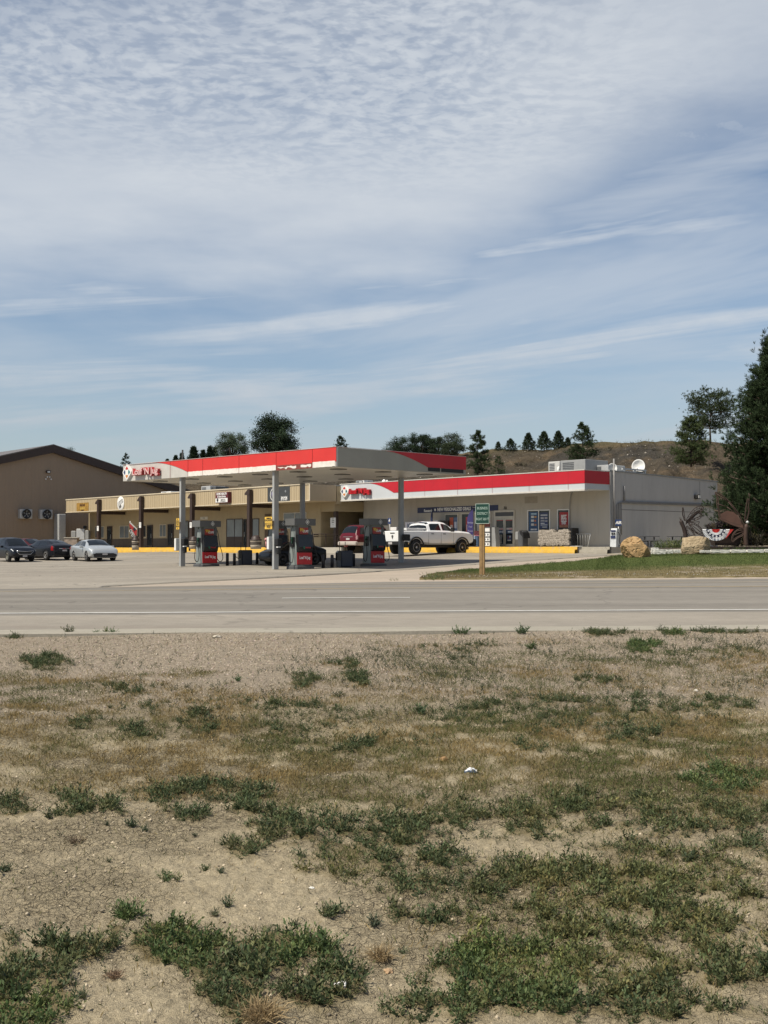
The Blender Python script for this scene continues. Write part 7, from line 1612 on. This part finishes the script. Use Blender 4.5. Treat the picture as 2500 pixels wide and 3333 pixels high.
r2 = smooth_pts([L(*q) for q in ((2434, 1716), (2442, 1712), (2447, 1730), (2450, 1752), (2450, 1772), (2440, 1772), (2436, 1750))], 4)
wing_mesh(r2, 2, .02, .35, t_, 'wing', m_cor2, .2, veins=((L(2435, 1718), L(2449, 1765)), (L(2435, 1720), L(2444, 1770))))
# platform, planter with bunting
a, b = at(2290, 1788, 65.2), at(2640, 1784, 66.5); o = MB().box(0, (b - a).length, 0, .3, -.1, 10 * 65 / F, bev=.01).build('steel_edge', m_cor2, None, a, math.atan2(b.y - a.y, b.x - a.x)); tag(o, 'dark steel edging board under the planter and large butterfly', 'edging')
Yp = 66.8; g = at(2334, 1776, Yp); t_ = thing('planter', 'dark flared planter box with flowers between the two butterflies', 'planter', g)
def L(px, py): return pxl(t_, px, py, Yp)
mb = MB(); bz_ = L(2300, 1775)[1]; tz_ = L(2300, 1721)[1]; bx0, bx1, tx0, tx1 = L(2308, 0)[0], L(2385, 0)[0], L(2292, 0)[0], L(2396, 0)[0]
mb.faces([(bx0, -.4, bz_), (bx1, -.4, bz_), (bx1, .4, bz_), (bx0, .4, bz_), (tx0, -.6, tz_), (tx1, -.6, tz_), (tx1, .6, tz_), (tx0, .6, tz_)], [(0, 3, 2, 1), (4, 5, 6, 7), (0, 1, 5, 4), (1, 2, 6, 5), (2, 3, 7, 6), (3, 0, 4, 7)]); mb.build('planter_box', m_cor2, t_)
n = 160; P = np.c_[tx0 + (tx1 - tx0) * rng.random(n), (rng.random(n) - .5) * 1.0, np.full(n, tz_)]; V_, c_ = weeds(P, .22 + .28 * rng.random(n) * np.sin(np.clip((P[:, 0] - tx0) / (tx1 - tx0), .1, .9) * PI), 6, 8, (.030, .022, .028), .9, .3, .3)
o = np_mesh('dark_foliage', V_, 4, m_leaf, c_, parent=t_)
n = 24; fx = np.c_[tx0 + (tx1 - tx0) * (.35 + .4 * rng.random(n)), -.55 + .1 * rng.random(n), tz_ + .1 + .3 * rng.random(n)]; V_ = kites(fx, rng.normal(size=(n, 3)), .12, .05); np_mesh('blossoms', V_, 4, m_straw, np.array([(.55, .5, .15), (.6, .15, .12), (.6, .6, .6), (.12, .25, .05)])[rng.integers(0, 4, n)], parent=t_)
Yq = 66.1; g = at(2334, 1721, Yq); t_ = thing('bunting', 'red white and blue fan bunting hung on the planter', 'bunting', g)
def L(px, py): return pxl(t_, px, py, Yq)
mb = MB(); c0 = L(2330, 1723); n_a, rings = 48, [0, .16, .30, .50, .72, .90, 1.0]
rx, rz = 44 * Yq / F, 38 * Yq / F; cols_ = [M('bunt_red', (.50, .03, .025), .8), M('bunt_red'), M('bunt_white', (.70, .70, .70), .8), M('bunt_navy', (.015, .02, .06), .8), M('bunt_white'), M('bunt_white')]
pts = []
for r in rings:
    for j in range(n_a + 1):
        a = PI + PI * j / n_a; ruf = .035 * math.sin(j * PI * 1.0 ) + .05 * (j % 2) * r; pts.append((c0[0] + rx * r * math.cos(a), -.02 - ruf, c0[1] + rz * r * math.sin(a) * (1 - .05 * (j % 2)) - .0))
for i in range(len(rings) - 1):
    base_ = len(mb.v); mb.mat(cols_[i] if i != 4 else cols_[4])
    sub = pts[i * (n_a + 1):(i + 2) * (n_a + 1)]; mb.faces(sub, [(j, j + 1, n_a + 1 + j + 1, n_a + 1 + j) for j in range(n_a)])
mb.build('fan_cloth', None, t_)
for j in range(7):
    a = PI + PI * (j + .5) / 7; st_ = MB(); c_x, c_z = c0[0] + rx * .61 * math.cos(a), c0[1] + rz * .61 * math.sin(a); st_.prism([(c_x + (.075 if q % 2 == 0 else .032) * math.sin(q * PI / 5), c_z + (.075 if q % 2 == 0 else .032) * math.cos(q * PI / 5)) for q in range(10)], -.14, -.12); st_.build('star', M('bunt_white'), t_)
mb = MB(); mb.mat(M('bunt_red')); q0, q1 = c0[0] + rx, c0[1]; mb.prism([(c0[0] + rx * 1.02, q1), (c0[0] + rx * 1.30, q1), (c0[0] + rx * .85, q1 - rz * .62), (c0[0] + rx * .70, q1 - rz * .80), (c0[0] + rx * .80, q1 - rz * .55)], -.06, -.03); mb.build('red_tail', None, t_)
# small garden plants
def bushlet(px, py, n, size, w, Y, lab, col, name='shrub', k_=.12):
    g = at(px, py, Y); P = np.c_[rng.normal(size=n) * w, rng.normal(size=n) * w * .5, np.zeros(n)]; V_, c_ = weeds(P, size * (.5 + .6 * rng.random(n)), 8, 9, col, .8, .26, k_)
    o = np_mesh(name, V_, 4, m_leaf, c_); o.location = g; return tag(o, lab, 'plant')
bushlet(2178, 1786, 26, .55, .38, 65.5, 'feathery green plant between the two boulders', (.10, .13, .05))
bushlet(2385, 1780, 30, .42, .35, 67.5, 'yellowish undergrowth below the large butterfly wing', (.13, .12, .045))
bushlet(2350, 1790, 40, .16, .9, 65.0, 'green ground cover behind the long edging stone', (.07, .12, .03)); bushlet(2460, 1790, 50, .16, 1.3, 65.5, 'green ground cover at the right behind the edging stones', (.07, .12, .03))
bushlet(2452, 1780, 40, .8, .35, 66.8, 'dark leafless-looking shrub right of the large butterfly', (.03, .025, .018)); bushlet(2488, 1776, 60, 1.15, .5, 70, 'dark green shrub at the right edge below the pine', (.04, .07, .03))
p = at(2470, 1776, 70); o = MB().box(0, 1.6, 0, .3, 0, .25).box(.3, 1.5, .1, .4, .24, .40).build('lumber', M('cut_lumber', (.42, .33, .19), .8, var=.2), None, p, R(20)); tag(o, 'pale lumber pile at the right edge under the pine', 'lumber')
t_ = thing('tan_shed', 'tan ribbed shed seen between the large butterfly and the pine', 'building', at(2463, 1762, 95), R(-40)); MB().box(-1.2, 2.4, 0, 4, -1.5, 1.55).build('wall', m_tanwall, t_); MB().box(-1.3, 2.5, -.1, 4.1, 1.553, 1.65).build('roof', m_greymet, t_)
# ================================================================ TREES
m_needle = attr_mat('pine_needles', .75, .10, .2); m_tleaf = attr_mat('tree_leaves', .7, .2, .2); m_bark = M('bark', (.085, .062, .045), .95, var=.4, scale=6, bump=1, bscale=18)
def tufts(pos, dirs, size, K, wk, tint, spread=.75):
    """brush-like needle tufts: K narrow blades fanning around each shoot"""
    n = len(pos); P = np.repeat(pos, K, 0); D = np.repeat(dirs, K, 0); s = np.repeat(size, K)
    t = np.tile(np.linspace(0, .8, K), n)[:, None]; r = rng.normal(size=(n * K, 3)); r -= D * (r * D).sum(1, keepdims=True); r /= np.linalg.norm(r, axis=1, keepdims=True) + 1e-9
    b = P + D * t * s[:, None] * .7; d_ = D * (.7 + .4 * rng.random((n * K, 1))) + r * spread
    return kites(b, d_, s * (.55 + .3 * rng.random(n * K)), s * wk, 0), np.repeat(tint, K, 0) * (.75 + .5 * rng.random((n * K, 1)))
def trunk_mesh(t, H, r, limbs, name='trunk'):
    mb = MB(); n = 8; bend = [(.04 * H * mnoise.noise(Vector((i * .5, H, r))), .03 * H * mnoise.noise(Vector((i * .5, r, H * 2)))) for i in range(n + 1)]
    sp_ = [Vector((bend[i][0] * i / n, bend[i][1] * i / n, H * i / n)) for i in range(n + 1)]; mb.tube(sp_, [r * (1 - .9 * i / n) for i in range(n + 1)], 7)
    for a, b, rr in limbs: mid = (Vector(a) + Vector(b)) / 2 + Vector((0, 0, -.02 * H)); mb.tube([a, mid, b], [rr, rr * .7, rr * .25], 5)
    return mb.build(name, m_bark, t)
def tree(kind, px, py0, py1, wpx, Y, label, group, col, dens=1.0, seed=0, bare=.12, name=None):
    g = at(px, py1, Y); k = Y / F; H = (py1 - py0) * k; Wd = wpx * k / 2; r = random.Random(seed + px); rs = np.random.default_rng(seed + px)
    t = thing(name or {'pine': 'pine_tree', 'juniper': 'juniper_tree', 'leafy': 'leafy_tree', 'spruce': 'spruce_tree'}[kind], label, 'tree', g, r.uniform(0, 6), group)
    pos, dirs, limbs = [], [], []
    if kind in ('pine', 'spruce'):
        nb = int((46 if kind == 'pine' else 110) * dens)
        for i in range(nb):
            f = bare + (1 - bare) * (i + r.random()) / nb; a = r.random() * 2 * PI
            if kind == 'pine': q0 = (f - bare) / (1 - bare); env = Wd * (math.sin(min(1, q0 * .8 + .2) * PI * .86) ** .6 if bare > .2 else min(1, .55 + q0 * 2.2) * (1.06 - q0) ** .72)
            else: env = Wd * (1.04 - f) ** .80 * (1 if f > .15 else .8)
            L_ = env * (r.uniform(.62, 1.10) if kind == 'pine' else r.uniform(.55, .97)); up = r.uniform(.10, .5) if f > .5 else r.uniform(-.12, .28)
            b0 = Vector((0, 0, H * f * .97)); tip = b0 + Vector((math.cos(a) * L_, math.sin(a) * L_, L_ * up)); limbs.append((b0, tip, .012 * H * (1.1 - f)))
            ns = int((20 if kind == 'pine' else 38) * dens ** .5 * (.5 + L_ / Wd))
            for q in range(ns):
                u = r.uniform(.28, 1.02) ** .75; sp_ = .16 * L_ + .05 * Wd; p = b0.lerp(tip, u) + Vector((r.gauss(0, sp_ * .55), r.gauss(0, sp_ * .55), r.gauss(0, sp_ * .38))); pos.append(p)
                d_ = Vector((math.cos(a) * .6 + r.gauss(0, .35), math.sin(a) * .6 + r.gauss(0, .35), r.uniform(.35, 1.1))); dirs.append(d_.normalized())
        for q in range(int(12 * dens)): p = Vector((r.gauss(0, Wd * .07), r.gauss(0, Wd * .07), H * r.uniform(.86, 1.0))); pos.append(p); dirs.append(Vector((r.gauss(0, .25), r.gauss(0, .25), 1)).normalized())
        trunk_mesh(t, H * .96, .022 * H, limbs)
        pos, dirs = np.array(pos), np.array(dirs); n = len(pos); sz = (H * .043 if kind == 'pine' else H * .021) * (.7 + .6 * rs.random(n))
        tint = np.array([col]) * (.65 + .7 * rs.random((n, 1))); V_, c_ = tufts(pos, dirs, sz * 1.1, 20, .045, tint)
        np_mesh('crown', V_, 4, m_needle, c_, parent=t)
    elif kind == 'juniper':
        n = int(700 * dens); f = rs.random(n) ** .9; a = rs.random(n) * 2 * PI; lump_ = 1 + .28 * np.sin(a * 3 + f * 9 + seed) + .2 * np.sin(a * 5 - f * 14)
        env = Wd * np.minimum(1, .72 + f * 1.6) * (1.04 - f) ** .85 * lump_ * 1.15; rad = env * (.45 + .6 * rs.random(n))
        pos = np.c_[np.cos(a) * rad, np.sin(a) * rad, H * (-.02 + .97 * f)]; dirs = np.c_[np.cos(a) * .35, np.sin(a) * .35, np.ones(n)] + rs.normal(size=(n, 3)) * .22; dirs /= np.linalg.norm(dirs, axis=1, keepdims=True)
        trunk_mesh(t, H * .9, .03 * H, []); V_, c_ = tufts(pos, dirs, H * .12 * (.7 + .6 * rs.random(n)), 18, .05, np.array([col]) * (.6 + .8 * rs.random((n, 1)))); np_mesh('crown', V_, 4, m_needle, c_, parent=t)
    else:
        nc_ = int(46 * dens); cen = []
        for i in range(nc_):
            a, e = r.random() * 2 * PI, math.asin(r.uniform(-.45, 1)); rr = r.uniform(.45, 1.05); c = Vector((math.cos(a) * math.cos(e) * Wd * rr, math.sin(a) * math.cos(e) * Wd * rr, H * .56 + math.sin(e) * H * .42 * rr)); cen.append(c)
            limbs.append((Vector((0, 0, H * r.uniform(.15, .45))), c, .012 * H))
        for q in range(8): limbs.append((Vector((0, 0, H * .3)), Vector((r.gauss(0, Wd * .4), r.gauss(0, Wd * .4), H * .6)), .02 * H))
        trunk_mesh(t, H * .62, .035 * H, limbs); P = []
        for c in cen:
            m_ = int(300); q = rs.normal(size=(m_, 3)) * np.array([Wd * .15, Wd * .15, Wd * .11]) + np.array(c); P.append(q)
        P = np.concatenate(P); n = len(P); d_ = rs.normal(size=(n, 3)); d_[:, 2] += .3
        cl = np.repeat(np.array([col]) * (.65 + .7 * rs.random((nc_, 1))), 300, 0) * (.7 + .6 * rs.random((n, 1)))
        np_mesh('crown', kites(P, d_, H * .026 * (.7 + .6 * rs.random(n)), H * .0075, .1), 4, m_tleaf, cl, parent=t)
    return t
PN, JN, DK, LG = (.050, .072, .030), (.036, .052, .026), (.028, .046, .022), (.070, .095, .055)
g1 = 'pines behind the buildings'; g2 = 'junipers on the ridge'; g3 = 'leafy trees behind the canopy'
tree('leafy', 222, 1454, 1520, 64, 160, 'leafy treetop just above the brown hall roof right of its peak', g3, DK, .5)
tree('pine', 409, 1475, 1560, 46, 150, 'small dark pine at the left tip of the fuel canopy', g1, DK, .8, 3)
tree('juniper', 545, 1495, 1540, 30, 165, 'lowest leftmost dark conifer above the canopy roof', g2, DK, .6); tree('juniper', 572, 1484, 1540, 30, 165, 'second dark conifer beside the thin black flue', g2, DK, .7); tree('juniper', 592, 1478, 1540, 26, 166, 'slender conifer right behind the thin black flue', g2, DK, .7)
tree('juniper', 630, 1457, 1540, 46, 162, 'pointed wide conifer right of the thin black flue', g2, DK, .9); tree('juniper', 661, 1468, 1540, 30, 164, 'small pointed conifer between two taller ones above the canopy', g2, DK, .7)
tree('juniper', 683, 1456, 1540, 30, 163, 'tall narrow conifer left of the pale leafy tree', g2, DK, .8); tree('juniper', 699, 1458, 1540, 26, 165, 'narrow conifer touching the pale leafy tree', g2, DK, .7)
o = MB().tube([(0, 0, 0), (0, 0, 4.2)], .10, 8).build('flue', m_black, None, at(594, 1545, 140)); o.scale.z = (1545 - 1464) * 140 / F / 4.2; tag(o, 'thin black flue pipe rising above the canopy roof', 'flue')
tree('leafy', 757, 1408, 1540, 104, 150, 'pale grey-green leafy tree above the red canopy band', g3, LG, .95, 1)
tree('leafy', 893, 1356, 1540, 138, 152, 'tallest dark leafy tree above the middle of the canopy', g3, DK, 1.5, 2); tree('leafy', 945, 1448, 1540, 44, 150, 'low dark bush right of the tallest leafy tree', g3, DK, .5, 5)
tree('pine', 1106, 1420, 1530, 92, 150, 'broad pine peeking over the canopy corner', g1, DK, 1.1, 4)
tree('leafy', 1295, 1420, 1530, 92, 150, 'leftmost leafy tree of the dark clump above the canopy right side', g3, DK, .9, 6); tree('leafy', 1372, 1404, 1530, 84, 150, 'tallest leafy tree of the dark clump above the canopy right side', g3, DK, 1.0, 7)
tree('leafy', 1425, 1420, 1530, 64, 149, 'middle tree of the dark clump left of the olive one', g3, (.034, .052, .026), .8, 8); tree('leafy', 1475, 1413, 1530, 88, 148, 'olive tree at the right end of the dark clump', g3, (.045, .062, .030), .9, 9)
tree('pine', 1555, 1402, 1545, 96, 136, 'tall bushy pine at the right end of the fuel canopy', g1, PN, 1.5, 10, .03); tree('pine', 1622, 1486, 1556, 66, 132, 'small round pine just above the red store fascia', g1, PN, 1.0, 11, .02); tree('pine', 1590, 1500, 1556, 60, 133, 'low pine bush between the tall pine and the small round one', g1, PN, .8, 12, .02)
def jun(px, a, b, w, lab, c=JN, d=.9): tree('juniper', px, a, b + 7, w, hill_cols(px)[1] - .5, lab, g2, c, d, px)
jun(1622, 1438, 1464, 26, 'smallest leftmost juniper on the bare ridge', (.045, .058, .03), .6); jun(1662, 1429, 1462, 44, 'low round juniper second from the left on the ridge'); jun(1720, 1411, 1459, 44, 'dark pointed juniper standing apart in the middle of the ridge')
jun(1771, 1406, 1457, 50, 'greenish juniper left of a pair on the ridge', (.042, .06, .03)); jun(1817, 1405, 1456, 46, 'dark juniper right of the greenish one on the ridge'); jun(1848, 1425, 1456, 30, 'short juniper beside the large ridge pine')
tree('pine', 1897, 1376, 1512, 118, 126, 'large pine above the store rooftop unit', g1, (.044, .066, .028), 1.7, 13, .04)
tree('pine', 2250, 1358, 1520, 160, 108, 'bright green pine on the slope left of the big pine', g1, (.070, .092, .036), 2.2, 14, .06)
tree('pine', 2312, 1284, 1445, 165, 118, 'flat-topped pine with bare lower branches on the ridge', g1, (.054, .074, .032), 1.8, 15, .30)
tree('spruce', 2545, 1072, 1790, 580, 70, 'huge dark pine filling the right edge', g1, (.030, .048, .019), 3.0, 16, .05, name='pine_tree')
tree('spruce', 2700, 1180, 1790, 420, 80, 'second big dark pine behind the huge one at the right edge', g1, (.032, .052, .022), 1.2, 19, .05, name='pine_tree')
for i, (px, py, w, lab) in enumerate(((2140, 1560, 60, 'dry shrub on the slope right of the larger dish'), (1985, 1462, 22, 'dark hollow shrub near the top of the slope'), (2135, 1468, 30, 'dark shrub high on the slope left of the bright pine'), (2158, 1468, 20, 'small dark shrub beside another high on the slope'), (1690, 1520, 40, 'low dark shrub on the slope left of the store roof'), (2060, 1440, 18, 'small bush on the skyline above the dishes'))):
    h_ = hill_at(px, py); k = h_.y / F; P = np.c_[rng.normal(size=16) * w * k * .22, rng.normal(size=16) * w * k * .22, np.zeros(16)]; V_, c_ = weeds(P, w * k * .35 * (.6 + .6 * rng.random(16)), 7, 8, (.06, .055, .03) if i == 0 else (.03, .03, .02), .9, .3, .12)
    o = np_mesh('shrub', V_, 4, m_leaf, c_); o.location = h_ - Vector((0, 0, .1)); tag(o, lab, 'shrub')
# tufts and stones over the hill
n = 5000; jj = rng.integers(60, nc - 1, n); ii = rng.integers(2, 44, n); ii = np.where(rng.random(n) < .45, rng.integers(37, 44, n), ii); P = HP[ii, jj] + np.c_[rng.normal(size=(n, 2)) * .4, np.zeros(n) - .05]
V_, c_ = weeds(P, .16 + .22 * rng.random(n), 4, 4, (.10, .085, .045), .9, .5, .10)
js = rng.integers(100, nc - 1, 420); is_ = rng.integers(3, 43, 420); P2 = HP[is_, js] - [0, 0, .1]; V2, c2 = weeds(P2, .30 + .55 * rng.random(420) ** 2, 8, 7, (.045, .045, .028), 1.0, .3, .12); V_ = np.concatenate([V_, V2]); c_ = np.concatenate([c_, c2])
tag(np_mesh('hill_grass', V_, 4, m_leaf, c_), 'dry grass tufts scattered over the bare hillside', 'grass', kind='stuff')
n = 1400; jj = rng.integers(90, nc - 1, n); ii = rng.integers(2, 43, n); P = HP[ii, jj] + np.c_[rng.normal(size=(n, 2)) * .4, np.zeros(n)]; stones(P, .04 + .16 * rng.random(n) ** 3, np.array([[.34, .30, .25]]) * (.6 + .8 * rng.random((n, 1))), 'hill_stones', 'pale stones scattered over the hillside')
